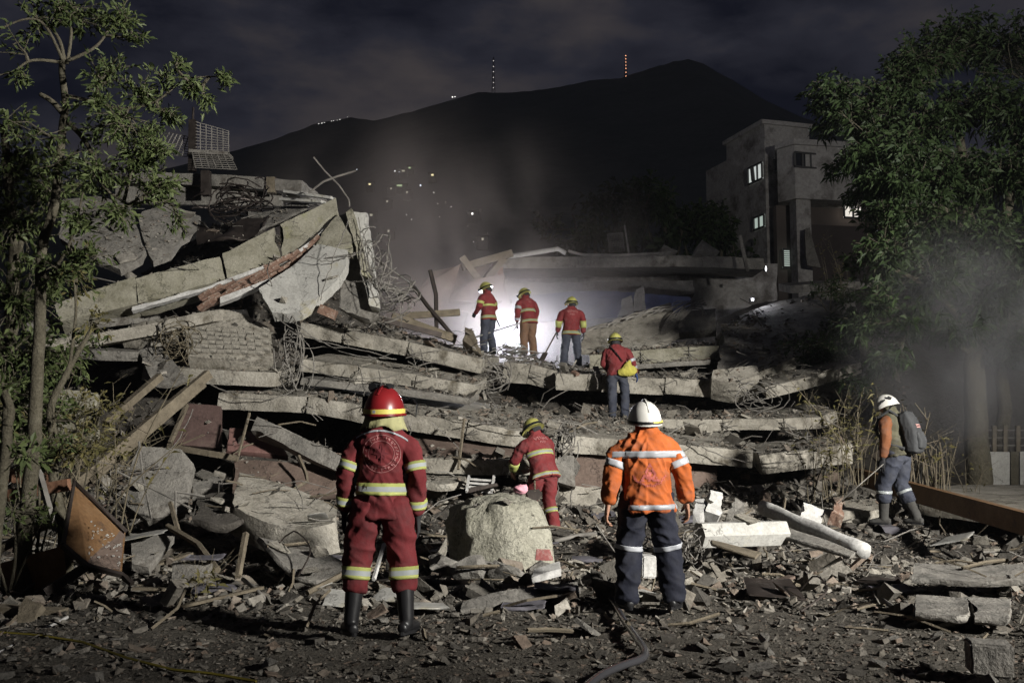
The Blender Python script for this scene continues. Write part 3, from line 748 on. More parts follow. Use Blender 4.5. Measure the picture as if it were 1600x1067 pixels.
# brick infill under the beam : single bricks
bi = empty('brick_course', at(420, 440, 17.7), math.radians(0), 'broken course of orange hollow clay bricks between the sloping beam and the white ledge', 'brickwork')
b = MB(); b.box((0, 0, 0), (.235, .16, .085)); bme = b.mesh('brick'); bme.materials.append(M['brick'])
top = cr(np.array([list(at(*p)) for p in [(322, 461, 17.3), (369, 440, 17.55), (430, 414, 17.8), (478, 390, 18.0), (516, 358, 18.25)]]), 40)
for row in range(3):
    for i in range(0, 16):
        t = (i + .5 * (row % 2)) / 16 * 38
        if random.random() < .24: continue
        p = V(top[int(t)].tolist()); q = V(top[min(int(t) + 1, 39)].tolist()); d = (q - p)
        o = bpy.data.objects.new('brick', bme); COL.objects.link(o); o.parent = bi
        o.location = p - bi.location + V((0, random.uniform(-.07, .09), -0.092 * row + random.uniform(-.02, .02)))
        o.rotation_euler = (random.uniform(-.08, .08), -math.atan2(d.z, d.x) + random.uniform(-.12, .12), random.uniform(-.2, .2))
# folded wall: curved plaster piece + standing broken slabs
cw = [(404, 451, 17.0), (432, 432, 17.3), (462, 412, 17.55), (496, 381, 17.8), (543, 391, 17.6), (540, 417, 17.35), (528, 436, 17.2), (511, 452, 17.05), (490, 472, 16.9), (470, 486, 16.8), (448, 490, 16.8), (425, 488, 16.8), (414, 470, 16.9)]
T('gable_piece', plate([at(*p) for p in [(494, 382, 17.9), (508, 358, 18.05), (524, 338, 18.2), (543, 332, 18.2), (552, 345, 18.0), (548, 394, 17.7)]], .2, .02, .08), M['moss'], 'yellowish wall piece between the sloping beam top and the smooth curved wall', 'wall')
T('curved_wall', plate([at(*p) for p in cw], .22, .008, .07), M['plaster'], 'smooth curved pale wall piece hanging under the sloping beam', 'wall')
S('standing_slab', 'dark underside of the slab standing on edge at the fold', 'slab',
  [(530, 480, 17.9), (566, 500, 17.8), (592, 492, 17.8)], [(540, 345, 18.3), (556, 338, 18.3), (566, 332, 18.3)], .2, M['slab_dirty'], None, res=.1, edge=.07)
S('standing_slab', 'narrow pale slab standing upright at the right of the fold', 'slab',
  [(578, 480, 17.6), (594, 482, 17.6)], [(545, 332, 18.1), (572, 330, 18.1)], .22, M['plaster'], None, res=.07, edge=.06)
S('standing_slab', 'thin edge slab between the curved wall and the upright pale slab', 'slab',
  [(566, 430, 17.6), (582, 436, 17.6)], [(540, 330, 18.0), (550, 326, 18.0)], .12, M['moss'], None, res=.07, edge=.05)
# left upper panels
T('leaning_board', plate([at(*p) for p in [(92, 372, 18.3), (98, 312, 19.2), (150, 306, 19.3), (206, 322, 19.1), (213, 352, 18.7), (226, 390, 18.3), (220, 404, 18.1), (188, 421, 18.0), (140, 400, 18.1)]], .16, .015, .14), M['slab_dirty'], 'large grey panel behind the left tree, above the sloping beam', 'panel')
T('leaning_board', plate([at(*p) for p in [(216, 340, 19.0), (222, 330, 19.2), (262, 318, 19.5), (312, 338, 19.4), (310, 362, 19.0), (282, 376, 18.8), (268, 398, 18.5), (240, 408, 18.3), (228, 388, 18.5)]], .14, .015, .14), M['slab_dirty'], 'second grey panel behind the tree branches, right of the large one', 'panel')
S('crumpled_roofing', 'crumpled dark metal sheet between the left panels and the sloping beam', 'metal sheet',
  [(306, 380, 18.7), (350, 372, 18.5), (385, 374, 18.6), (412, 352, 18.8)], [(310, 352, 19.2), (345, 366, 19.0), (372, 345, 19.2), (420, 335, 19.4)], .04, M['steel'], None, res=.12, edge=.05, bump=.15)
S('crumpled_roofing', 'dark bent sheet leaning above the sloping beam', 'metal sheet',
  [(385, 365, 19.2), (440, 345, 19.2), (480, 325, 19.3)], [(388, 330, 19.8), (430, 325, 19.7), (485, 300, 19.9)], .06, M['slab_dirty'], None, res=.14, edge=.05, bump=.08)
S('terrace_slab', 'long roof terrace slab at the upper left against the sky', 'slab',
  [(200, 268, 23.6), (330, 272, 23.4), (472, 282, 23)], (0.2, 3.0, .15), .28, M['slab_dirty'], None, rub=False, res=.2, edge=.06)
S('terrace_wall', 'dark wall panels below the roof terrace slab', 'wall', [(180, 318, 24), (440, 322, 23.6)], [(180, 285, 24), (440, 292, 23.6)], .15, M['slab_dirty'], None, rub=False, res=.25, edge=.05)
for i, x in enumerate((322, 424)):
    Bb('terrace_post', ['dark post under the terrace slab beside the tree crown', 'pale square post end under the right part of the terrace slab'][i], 'post', (x, 306 - i * 4, 23.2), (x, 268 + i * 10, 23.2), .2, .2, M['steel'] if i == 0 else M['wood'])
# cage on the terrace
cg = empty('wire_cage', at(310, 262, 24), 0, 'wire mesh cage with a bent fence standing on the roof terrace', 'cage')
def cq(p): return at(*p) - cg.location
def grid_part(name, q, nu_, nv_, r):
    b = MB(); A, B, C_, D = [cq(p) for p in q]
    for i in range(nu_ + 1):
        t = i / nu_; b.tube([A.lerp(B, t), D.lerp(C_, t)], r, 3)
    for j in range(nv_ + 1):
        t = j / nv_; b.tube([A.lerp(D, t), B.lerp(C_, t)], r * .8, 3)
    wpart(name, b, M['wire'], cg)
grid_part('mesh_panel', [(304, 190, 24.2), (357, 205, 24.4), (357, 238, 24.4), (304, 240, 24.2)], 6, 10, .014)
grid_part('mesh_panel', [(265, 207, 24.6), (300, 215, 24.3), (292, 245, 24.3), (245, 240, 24.6)], 6, 8, .014)
grid_part('mesh_panel', [(300, 238, 23.6), (357, 238, 23.6), (370, 265, 23.2), (305, 262, 23.2)], 6, 8, .014)
b = MB(); b.bar(cq((300, 268, 24.2)), cq((301, 188, 24.2)), .16, .16); b.tube([cq((301, 190, 24.2)), cq((302, 168, 24.2))], .03, 4); wpart('post', b, M['steel'], cg)
b = MB(); b.bar(cq((300, 240, 23.8)), cq((360, 244, 23.8)), .5, .08); wpart('shelf', b, M['slab_dirty'], cg)
# antenna rods
Bt('antenna_rod', 'thin rod leaning left above the top of the sloping beam', 'rod', [(490, 246, 18.6), (508, 268, 18.6), (530, 290, 18.6), (545, 312, 18.6), (546, 322, 18.5)], .016, M['wire'], 5)
Bt('antenna_rod', 'thin rod crossing the leaning rod above the sloping beam', 'rod', [(482, 302, 18.6), (505, 284, 18.6), (526, 276, 18.6), (556, 267, 18.6)], .02, M['wire'], 5)
for i, pts in enumerate([[(446, 300, 19.3), (470, 296, 19.2), (500, 306, 19.0), (520, 310, 18.9)], [(450, 306, 19.4), (480, 292, 19.4), (487, 290, 19.4), (482, 304, 19.3)], [(440, 312, 19.3), (470, 318, 19.1), (505, 316, 18.9)]]):
    Bb('bent_strip', ['pale bent strip on top of the heap left of the antenna rods', 'short folded pale strip on the heap', 'lower pale strip on the heap above the sloping beam'][i], 'metal strip', pts[0], pts[-1], .16, .05, M['plaster'])
# block wall fragment with its bricks
S('ledge_slab', 'thick ledge slab carrying the plastered brick wall fragment', 'slab', [(222, 572, 16.7), (330, 578, 16.6), (430, 582, 16.6)], (.1, 1.4, .2), .24, M['slab'], None, res=.1, edge=.05)
wf = empty('wall_fragment', at(355, 560, 16.8), 0, 'slumped plastered brick wall fragment with its joints showing, on the thick ledge slab', 'wall fragment')
f = px([(292, 556, 16.75), (360, 562, 16.7), (427, 560, 16.8)]); bk = px([(282, 496, 17.5), (355, 484, 17.6), (422, 512, 17.4)])
me = sheet([f, bk], .3, res=.09, edge=.05, bump=.02, seed=4); 
l = wf.location; me.transform(Matrix.Translation(-l)); o = link('plaster', me, M['slab'], wf); SOLID.append(([wf.location + v.co for v in me.vertices], [tuple(p.vertices) for p in me.polygons]))
b = MB(); b.box((0, 0, 0), (.25, .06, .085)); bm2 = b.mesh('brick'); bm2.materials.append(M['slab'])
for r_ in range(6):
    for c_ in range(5):
        u, v = (c_ + .5 + .5 * (r_ % 2)) / 5.6, (r_ + .6) / 8.5
        if u > .97: continue
        p = f[0].lerp(f[2], u).lerp(bk[0].lerp(bk[2], u), v); d = (f[2] - f[0]).normalized(); n = d.cross((bk[1] - f[1]).normalized())
        up = n.cross(d)
        o = bpy.data.objects.new('brick', bm2); COL.objects.link(o); o.parent = wf
        Rm = Matrix((d, -n, up)).transposed().to_4x4()
        o.matrix_local = Matrix.Translation(p - l + n * (.028 + random.uniform(-.012, .012)) + V((0, 0, .02))) @ Rm
S('broken_slab', 'pale slab scrap left of the brick wall fragment', 'slab', [(190, 528, 17), (240, 530, 16.9), (272, 522, 16.9)], [(205, 503, 17.6), (240, 500, 17.7), (275, 492, 17.8)], .2, M['slab'], None, res=.1, edge=.06)
S('broken_board', 'grey panel sloping under the wall fragment, left of the poles', 'panel', [(238, 596, 16.2), (262, 600, 16.2), (292, 590, 16.2)], [(215, 548, 16.8), (235, 542, 16.9), (255, 545, 16.9)], .1, M['slab_dirty'], None, res=.1, edge=.04)
S('broken_slab', 'long narrow slab behind the left tree trunk at mid height', 'slab', [(100, 545, 16.8), (160, 548, 16.7), (215, 550, 16.7)], (.1, 1.2, .2), .16, M['slab_dirty'], None, res=.085, edge=.065)
S('mossy_board', 'mossy green panel low behind the left tree trunk', 'panel', [(80, 680, 14.6), (150, 690, 14.4)], [(95, 605, 15), (152, 610, 15)], .12, M['moss'], None, res=.085, edge=.065)
# walls and panels under the lowest slab
S('maroon_wall', 'dark maroon painted wall panel under the left end of the lowest slab', 'wall', [(268, 694, 15.9), (345, 700, 15.9)], [(292, 630, 16.3), (345, 634, 16.3)], .12, M['maroon'], None, res=.12, edge=.02, bump=.006)
S('maroon_wall', 'faded red triangular panel under the lowest slab', 'wall', [(352, 704, 15.6), (400, 707, 15.6), (450, 712, 15.6)], [(358, 668, 15.9), (385, 672, 15.9), (445, 704, 15.7)], .1, M['pink'], None, res=.1, edge=.02, bump=.006)
Bb('timber_rail', 'pale rail below the maroon wall panel', 'rail', (262, 697, 15.7), (372, 716, 15.5), .06, .09, M['wood'])
Bb('timber_rail', 'pale slanted rail at the left edge of the maroon wall panel', 'rail', (266, 692, 15.7), (292, 632, 16.1), .05, .07, M['wood'])
S('brown_board', 'wide brown panel lying behind the two rails under the lowest slab', 'panel', [(362, 765, 15.0), (450, 775, 15.0), (540, 770, 15.1)], [(366, 716, 15.6), (450, 722, 15.5), (540, 728, 15.5)], .12, M['brownwall'], None, res=.14, edge=.03)
S('fallen_beam', 'grey beam slanting down to the right under the lowest slab', 'beam', [(392, 672, 15.4), (460, 705, 15.2), (540, 742, 15.0)], [(400, 650, 15.5), (462, 678, 15.3), (540, 712, 15.1)], .3, M['slab_dirty'], None, res=.12, edge=.04)
Bt('bent_rail', 'bent pale rail hanging at the end of the brown panel', 'rail', [(466, 712, 15.1), (478, 740, 15.0), (480, 752, 14.9), (456, 766, 14.8)], .03, M['wood'], 4)
S('soffit_board', 'wide brown ceiling panel under the lowest slab, behind the thin stick', 'panel', [(640, 718, 15.4), (760, 722, 15.3), (870, 720, 15.3)], [(640, 678, 16.3), (760, 688, 16.2), (870, 698, 16.1)], .1, M['brownwall'], None, res=.15, edge=.02, bump=.01)
S('lower_beam', 'pale beam behind the bending rescuer, below the brown ceiling panel', 'beam', [(640, 738, 15.0), (760, 742, 14.9), (870, 741, 14.9)], [(640, 715, 15.0), (760, 717, 14.9), (870, 714, 14.9)], .5, M['slab'], None, res=.1, edge=.035)
S('lower_slab', 'thin broken slab lying under the pale beam left of the bending rescuer', 'slab', [(656, 752, 14.5), (690, 757, 14.4), (726, 752, 14.5)], (0, .8, .12), .1, M['slab'], None, res=.08, edge=.06)
S('dark_back_wall', 'dark wall under the lowest slab, right of the hanging lump', 'wall', [(870, 790, 15.8), (1000, 790, 15.8), (1120, 790, 15.9)], [(870, 700, 16), (1000, 706, 16), (1120, 716, 16.1)], .15, M['brownwall'], None, res=.15, edge=.03, rub=False)
S('lower_wall', 'pale wall strip behind the left arm of the orange jacket', 'wall', [(856, 790, 15.1), (905, 798, 15.0), (985, 806, 15.0)], [(856, 752, 15.2), (905, 756, 15.2), (985, 772, 15.1)], .2, M['slab'], None, res=.08, edge=.07)
# hanging concrete lump
me = plate([at(862, 742, 14.9), (at(884, 758, 14.9)), at(897, 760, 14.9), at(904, 730, 14.9), at(898, 714, 15), at(874, 712, 15)], .45, .05, .1); T('hanging_lump', me, M['slab_dirty'], 'dark concrete lump hanging on rebar right of the bending rescuer', 'concrete lump')
# ---- the left foreground panels
me = plate([at(198, 790, 12.6), at(202, 735, 12.9), at(218, 697, 13.1), at(282, 702, 13.1), at(301, 725, 13.0), at(293, 765, 12.7), at(285, 800, 12.5), at(230, 812, 12.4)], .12, .012, .3)
T('octagonal_board', me, M['slab_dirty'], 'grey panel with cut corners leaning upright below the poles', 'panel')
S('flat_block', 'big pale concrete slab lying tilted left of the red suited rescuer', 'slab', [(362, 790, 11.7), (420, 818, 11.4), (470, 826, 11.3), (524, 816, 11.4)], [(374, 738, 12.8), (430, 752, 12.7), (480, 770, 12.6), (526, 795, 12.3)], .34, M['slab'], None, res=.08, edge=.08, bump=.02)
S('curved_sheet', 'curved plaster sheet lying on the rubble left of the red trousers', 'panel', [(432, 868, 10.3), (462, 900, 10.0), (500, 906, 9.9), (540, 892, 10.0)], [(402, 838, 11.0), (440, 846, 11.0), (490, 856, 10.9), (536, 876, 10.6)], .05, M['slab_dirty'], None, res=.08, edge=.05)
me = plate([at(203, 832, 10.9), at(272, 838, 10.9), at(232, 886, 10.4), at(207, 880, 10.4)], .09, .012, .2); T('triangular_board', me, M['slab_dirty'], 'small grey triangular panel right of the rusty brown cabinet', 'panel')
S('square_block', 'squarish grey concrete block low in the middle left debris', 'block', [(268, 915, 9.7), (300, 922, 9.6), (331, 912, 9.7)], [(268, 880, 9.9), (300, 876, 9.9), (331, 880, 9.9)], .4, M['slab_dirty'], None, res=.06, edge=.05)
S('broken_slab', 'dim slab piece lying behind the octagonal panel', 'slab', [(300, 762, 13), (350, 766, 13)], [(304, 742, 13.4), (346, 744, 13.4)], .3, M['slab_dirty'], None, res=.1, edge=.06)
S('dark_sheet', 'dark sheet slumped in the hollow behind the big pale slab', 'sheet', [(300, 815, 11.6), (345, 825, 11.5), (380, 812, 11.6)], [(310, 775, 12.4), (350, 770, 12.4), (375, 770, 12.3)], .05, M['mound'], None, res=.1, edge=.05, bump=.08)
# rusty cabinet / door
cb = empty('metal_cabinet', at(150, 870, 9.6), 0, 'open rusty brown metal cabinet tipped on its side at the left', 'cabinet')
def cl(p): return at(*p) - cb.location
me = plate([cl((98, 850, 9.5)), cl((116, 753, 10.1)), cl((196, 832, 10.3)), cl((190, 895, 9.6)), cl((136, 882, 9.4))], .05, 0, 9); o = link('side_panel', me, M['rust'], cb)
b = MB(); E = [cl((98, 852, 9.45)), cl((137, 885, 9.35)), cl((190, 898, 9.55)), cl((206, 912, 9.5))]
b.tube(E, .03, 4); b.tube([cl((98, 850, 9.45)), cl((116, 752, 10.05)), cl((198, 830, 10.25))], .025, 4); wpart('frame', b, M['steel'], cb)
me = plate([cl((98, 852, 9.5)), cl((0, 880, 9.9)), cl((0, 886, 9.9)), cl((100, 858, 9.5))], .5, .0, 9, back=(0, .3, -1)); link('door', me, M['rust'], cb)
for p_, q_ in (((136, 884, 9.4), (70, 925, 9.2)), ((120, 850, 10.2), (60, 905, 9.9))):
    b = MB(); b.bar(cl(p_), cl(q_), .05, .08); wpart('leg', b, M['steel'], cb)
me = plate([cl(p) + V((0, -.012, .006)) for p in ((146, 792, 10.15), (195, 834, 10.28), (188, 892, 9.62), (138, 880, 9.43), (143, 838, 9.85))], .02, .012, .05); link('peeled_area', me, M['brownwall'], cb)
b = MB()
for i in range(46):
    u, v = random.random(), random.random()
    p = cl((140, 810, 9.75)).lerp(cl((194, 845, 10.05)), u).lerp(cl((138, 872, 9.5)).lerp(cl((188, 885, 9.7)), u), v)
    b.box(p + V((0, -.03, .01)), (random.uniform(.006, .025), .008, random.uniform(.005, .015)), Matrix.Rotation(random.uniform(0, 3), 3, 'Y'))
o = wpart('flaking_paint', b, M['plaster'], cb); o['kind'] = 'stuff'
# poles and timbers on the left
Bb('wooden_pole', 'longest pale timber leaning from the undergrowth up to the thick ledge slab', 'timber', (120, 756, 13.0), (326, 584, 14.6), .10, .13, M['wood'])
Bb('wooden_pole', 'dark timber lying just under the longest leaning timber', 'timber', (140, 752, 13.1), (318, 600, 14.6), .08, .08, M['wood'])
Bb('wooden_pole', 'shorter dark timber leaning parallel, nearer the tree', 'timber', (164, 662, 14), (250, 588, 14.9), .1, .1, M['wood'])
Bb('wooden_plank', 'reddish plank lying at the left edge above the cabinet', 'plank', (-20, 780, 10.4), (108, 757, 10.2), .06, .12, M['wood_red'])
Bb('wooden_plank', 'broken reddish board behind the reddish plank at the left edge', 'plank', (-20, 738, 10.8), (80, 750, 10.8), .3, .12, M['wood_red'])
Bb('metal_pipe', 'grey pipe standing tilted beside the cabinet', 'pipe', (60, 735, 10.1), (84, 822, 9.9), .05, .05, M['wire'])
Bb('wooden_plank', 'dark timber slanting under the cabinet at the left', 'plank', (-10, 862, 9.8), (78, 816, 10.2), .09, .07, M['wood'])
Bb('wooden_plank', 'pale plank lying flat at the left edge below the cabinet', 'plank', (-20, 950, 8.6), (98, 957, 8.5), .16, .06, M['wood'])
me = plate([at(18, 980, 8.2), at(52, 982, 8.2), at(62, 945, 8.4), at(40, 932, 8.5)], .05, .02, .1); T('board_scrap', me, M['wood'], 'split board scrap leaning on the pale plank at the left edge', 'board')
Bt('white_stick', 'thin white stick lying at the lower left corner', 'stick', [(-40, 1040, 6.7), (105, 964, 8.3)], .013, M['white'], 6)
Bt('barrier_tape', 'trampled yellow barrier tape snaking over the ground at the lower left', 'tape', [(0, 988, 7.55), (60, 992, 7.45), (130, 1003, 7.2), (200, 1028, 6.72), (270, 1046, 6.4), (330, 1052, 6.3), (400, 1064, 6.12)], .009, M['yellowtape'], 4)
# thin sticks / rebar
for i, (pts, lb, m_, r) in enumerate([
    ([(390, 645, 15.5), (378, 690, 15.3), (372, 712, 15.2)], 'pale stick leaning in front of the faded red panel', 'wood', .022),
    ([(725, 655, 15.3), (721, 690, 15.0), (716, 733, 14.8)], 'pale stick leaning in front of the brown ceiling panel', 'wood', .025),
    ([(217, 690, 12.6), (222, 740, 12.3), (236, 810, 11.8)], 'thin rod in front of the panel with cut corners', 'wire', .014),
    ([(274, 830, 11.3), (274, 768, 11.6), (320, 776, 11.7)], 'bent rod shaped like a hook in the left debris', 'wire', .016),
    ([(266, 786, 11.4), (278, 830, 10.9)], 'short pale stick beside the hooked rod', 'wood', .03),
    ([(262, 822, 10.9), (310, 850, 10.4), (340, 890, 9.9)], 'flat bent bar curving down through the left debris', 'wood', .035),
    ([(180, 735, 12), (300, 795, 12), (370, 812, 11.6)], 'long thin cable sagging across the left debris', 'wire', .012),
    ([(384, 834, 10.4), (372, 900, 9.9)], 'flat upright lath left of the curved plaster sheet', 'wood', .035),
    ([(480, 926, 9.2), (545, 892, 9.6)], 'pale strip under the curved plaster sheet', 'wood', .03),
    ([(600, 850, 10.2), (584, 905, 9.7)], 'white strip seen between the red trouser legs', 'white', .022)]):
    Bt('stick' if m_ != 'wire' else 'rod', lb, 'stick' if m_ != 'wire' else 'rod', pts, r, M[m_], 5)
# big boulder of concrete with red paint
bl = empty('concrete_boulder', at(785, 865, 11.4), 0, 'massive rounded concrete footing with a red painted corner, in front of the bending rescuer', 'boulder')
def bq(p): return np.array(list(at(*p) - bl.location))
RG = [[(702, 876, 11.9), (736, 890, 11.0), (800, 892, 10.75), (874, 884, 10.85), (870, 866, 11.8), (780, 862, 12.3)],
      [(697, 826, 11.9), (730, 838, 11.0), (795, 838, 10.82), (861, 834, 10.92), (858, 818, 11.7), (780, 815, 12.2)],
      [(702, 796, 11.9), (732, 792, 11.2), (785, 786, 11.05), (838, 786, 11.15), (842, 782, 11.7), (780, 776, 12.1)],
      [(716, 786, 11.8), (742, 780, 11.4), (782, 774, 11.25), (820, 776, 11.35), (824, 776, 11.7), (780, 768, 12.0)]]
def lin(P, n):
    d = np.r_[0, np.cumsum(np.linalg.norm(np.diff(P, axis=0), axis=1))]; d /= d[-1]; T_ = np.linspace(0, 1, n)
    return np.stack([np.interp(T_, d, P[:, k]) for k in range(3)], -1)
rings = []
for rg in RG:
    P = np.array([bq(p) for p in rg]); P = np.r_[P, P[:1]]; Q = lin(P, 73)[:-1]
    for _ in range(2): Q = (np.roll(Q, 1, 0) + 2 * Q + np.roll(Q, -1, 0)) / 4
    rings.append(Q)
rings[0][:, 2] = -.22 - bl.location.z
G = []; lv = [0, 14, 24, 29]
for i in range(3):
    for k in range(lv[i], lv[i + 1]):
        u = (k - lv[i]) / (lv[i + 1] - lv[i]); G.append(rings[i] * (1 - u) + rings[i + 1] * u)
G.append(rings[3]); ctop = rings[3].mean(0) + np.array([0, 0, .03])
for u in (.25, .5, .75, .92): G.append(rings[3] * (1 - u) + ctop * u)
G = np.array(G)
ctr = G.reshape(-1, 3).mean(0)
dirn = G - ctr; dirn /= np.linalg.norm(dirn, axis=2, keepdims=True)
rough = (fbm(G * 3.5, 4, 40) * .03 + np.clip(fbm(G * 7, 3, 41), 0, 1) * -.05)
left_rough = np.clip((-.05 - G[..., 0]) * 4, 0, 1) + np.clip((G[..., 2] - .55) * 3, 0, 1) * .8
G = G + dirn * (rough * (0.4 + .8 * left_rough) + left_rough * .07 * fbm(G * 10, 3, 43))[..., None]
a, bb = G.shape[:2]; idx = np.arange(a * bb).reshape(a, bb)
fq = np.stack([idx[:-1], np.roll(idx, -1, 1)[:-1], np.roll(idx, -1, 1)[1:], idx[1:]], -1).reshape(-1, 4)
me = mesh_np('boulder', G.reshape(-1, 3), [fq, np.array([idx[-1]])]); smooth(me)
o = link('body', me, M['footing'], bl); SOLID.append(([bl.location + v.co for v in me.vertices], [tuple(p.vertices) for p in me.polygons]))
M['redpaint'] = rocky('red_paint', (.16, .05, .05), (.20, .07, .065), (.30, .22, .20), 6, bump=.3, cracks=False)
bb_bvh = BVHTree.FromPolygons([v.co[:] for v in me.vertices], [tuple(p.vertices) for p in me.polygons])
def patch(name, poly_px, Yr, m_, parent, bvh, off=.006, n=7):
    """flat paint on a curved face: a small grid projected along the view ray onto the surface"""
    A, B, C_, D = [at(p[0], p[1], Yr) for p in poly_px]
    vs, ok = [], True
    for i in range(n + 1):
        for j in range(n + 1):
            p = A.lerp(B, i / n).lerp(D.lerp(C_, i / n), j / n) - parent.location
            o_ = V((p.x, p.y - 3, p.z)); h = bvh.ray_cast(o_, V((0, 1, 0)), 8)
            q = h[0] - V((0, off, 0)) if h[0] else p
            vs.append(q)
    fs = [(i * (n + 1) + j, (i + 1) * (n + 1) + j, (i + 1) * (n + 1) + j + 1, i * (n + 1) + j + 1) for i in range(n) for j in range(n)]
    b = MB(); b.add(vs, fs); return wpart(name, b, m_, parent)
patch('red_patch', [(838, 855), (862, 857), (864, 874), (836, 872)], 11, M['redpaint'], bl, bb_bvh)
FR = random.Random(8)
for i, (x, y, Y, s_, lb) in enumerate([(732, 886, 10.5, .56, 'rough lump lying against the left foot of the massive footing'), (790, 893, 10.35, .46, 'cracked lump in front of the middle of the massive footing'), (846, 890, 10.4, .40, 'small lump in front of the red corner of the massive footing'), (700, 880, 10.9, .5, 'dark lump at the shaded left side of the massive footing')]):
    bm = bmesh.new()
    for k in range(11): bm.verts.new(V((FR.gauss(0, 1), FR.gauss(0, 1), FR.gauss(0, 1))).normalized() * FR.uniform(.8, 1) * .5)
    bmesh.ops.convex_hull(bm, input=bm.verts[:]); bmesh.ops.subdivide_edges(bm, edges=bm.edges[:], cuts=2, use_grid_fill=True)
    c = at(x, y, Y)
    for v in bm.verts: v.co = (v.co * (1 + .22 * mnoise.noise(v.co * 5 + V((i * 7, 0, 0))))) * s_; v.co.z *= .8; v.co += V((c.x, c.y, .10))
    me = bpy.data.meshes.new('lump'); bm.to_mesh(me); bm.free(); T('concrete_lump', me, M['slab_dirty'], lb, 'concrete lump')
# column, pipe, strip, hose, blocks ------------------------------------------------
def octbar(a, c, r, squash=1.0, n=8):
    a, c = at(*a), at(*c); b = MB(); d = (c - a).normalized()
    k = 10; pts = [a.lerp(c, i / k) for i in range(k + 1)]
    b.tube(pts, r, n); return b
b = octbar((1092, 836, 10.6), (1224, 832, 10.9), .145, n=6); me = b.mesh('c'); T('fallen_column', me, M['plaster'], 'pale faceted concrete column lying right of the orange jacket rescuer', 'column')
b = octbar((1192, 792, 11.9), (1352, 862, 10.3), .085, n=9); b.v = [(x + .01 * math.sin(z * 30 + x * 9), y, z + .008 * math.sin(x * 25)) for x, y, z in b.v]; me = b.mesh('p'); smooth(me); T('fallen_pipe', me, M['white'], 'thick white pipe lying diagonally on the rubble left of the backpack rescuer', 'pipe')
S('shade_board', 'grey board lying under the thick white pipe', 'board', [(1210, 832, 10.9), (1330, 868, 10.1)], [(1215, 818, 11.2), (1340, 858, 10.4)], .04, M['slab_dirty'], None, res=.1, edge=.03)
S('concrete_strip', 'long flat grey strip lying on the ground in front of the massive footing', 'strip', [(720, 952, 8.7), (780, 944, 8.8), (850, 934, 8.95), (906, 926, 9.1)], [(724, 938, 8.9), (780, 924, 9.0), (850, 914, 9.15), (902, 908, 9.3)], .05, M['slab_dirty'], None, res=.08, edge=.015)
hose = MB(); hp = cr(np.array([list(at(*p)) for p in [(938, 925, 9.35), (958, 945, 8.85), (975, 975, 7.95), (994, 1002, 7.25), (1008, 1024, 6.82), (1003, 1036, 6.6), (975, 1046, 6.42), (940, 1062, 6.2), (905, 1090, 5.85)]]), 50)
hose_o = hose.tube([V((p[0], p[1], p[2] + .03)) for p in hp], .026, 8); me = hose.mesh('hose'); smooth(me); me.transform(Matrix.Identity(4)); T('fire_hose', me, M['shinygrey'], 'flat black hose bending on the ground at the feet of the orange jacket rescuer', 'hose', rub=False).data.materials[0] = plain('hose_rubber', (.055, .055, .06), .25, spec=.6)
def cinder(name, px0, py0, Y, size, rz, label, m_):
    b = MB(); b.box((0, 0, size[2] / 2), size); bm = bmesh.new(); me = b.mesh(name); bm.from_mesh(me)
    bmesh.ops.bevel(bm, geom=bm.edges[:], offset=.012, segments=2, affect='EDGES'); bmesh.ops.subdivide_edges(bm, edges=bm.edges[:], cuts=2, use_grid_fill=True)
    for v in bm.verts: v.co += V((mnoise.noise(v.co * 9), mnoise.noise(v.co * 9 + V((5, 0, 0))), mnoise.noise(v.co * 9 + V((0, 7, 0))))) * .008
    bm.to_mesh(me); bm.free(); o = link(name, me, m_, base=False); p = at(px0, py0, Y); o.location = p; o.rotation_euler = (random.uniform(-.05, .05), random.uniform(-.06, .06), rz)
    return tag(o, label, 'block')
cinder('concrete_block', 1546, 1052, 6.15, (.24, .2, .19), -.25, 'square concrete block standing alone in the lower right corner', M['slab_dirty'])
cinder('white_box', 1008, 900, 9.6, (.15, .2, .2), .3, 'white box seen between the legs of the orange jacket rescuer', M['white'])
S('white_fragment', 'white edged curved fragment lying in front of the massive footing', 'fragment', [(830, 903, 9.5), (876, 890, 9.6)], [(835, 888, 9.7), (874, 876, 9.8)], .06, M['white'], None, res=.05, edge=.02)
for i, pg in enumerate([[(1102, 800), (1126, 806), (1130, 770), (1110, 765)], [(1082, 802), (1102, 800), (1104, 778), (1088, 780)], [(1138, 800), (1160, 800), (1164, 786), (1150, 778)], [(1252, 812), (1284, 822), (1288, 796), (1258, 786)], [(1300, 800), (1318, 806), (1314, 780), (1306, 782)]]):
    Yq = 11.6
    me = plate([at(p[0], p[1], Yq - .2 + .25 * (k > 1)) for k, p in enumerate(pg)], .16, .02, .06)
    T('pale_fragment', me, M['white'] if i in (0, 1, 3) else M['brick'] if i == 4 else M['slab_dirty'], ['tall white fragment standing right of the orange sleeve', 'smaller white fragment beside the orange sleeve', 'rounded grey fragment right of the white ones', 'white ribbed fragment above the thick white pipe', 'orange brick fragment left of the backpack rescuer'][i], 'fragment')
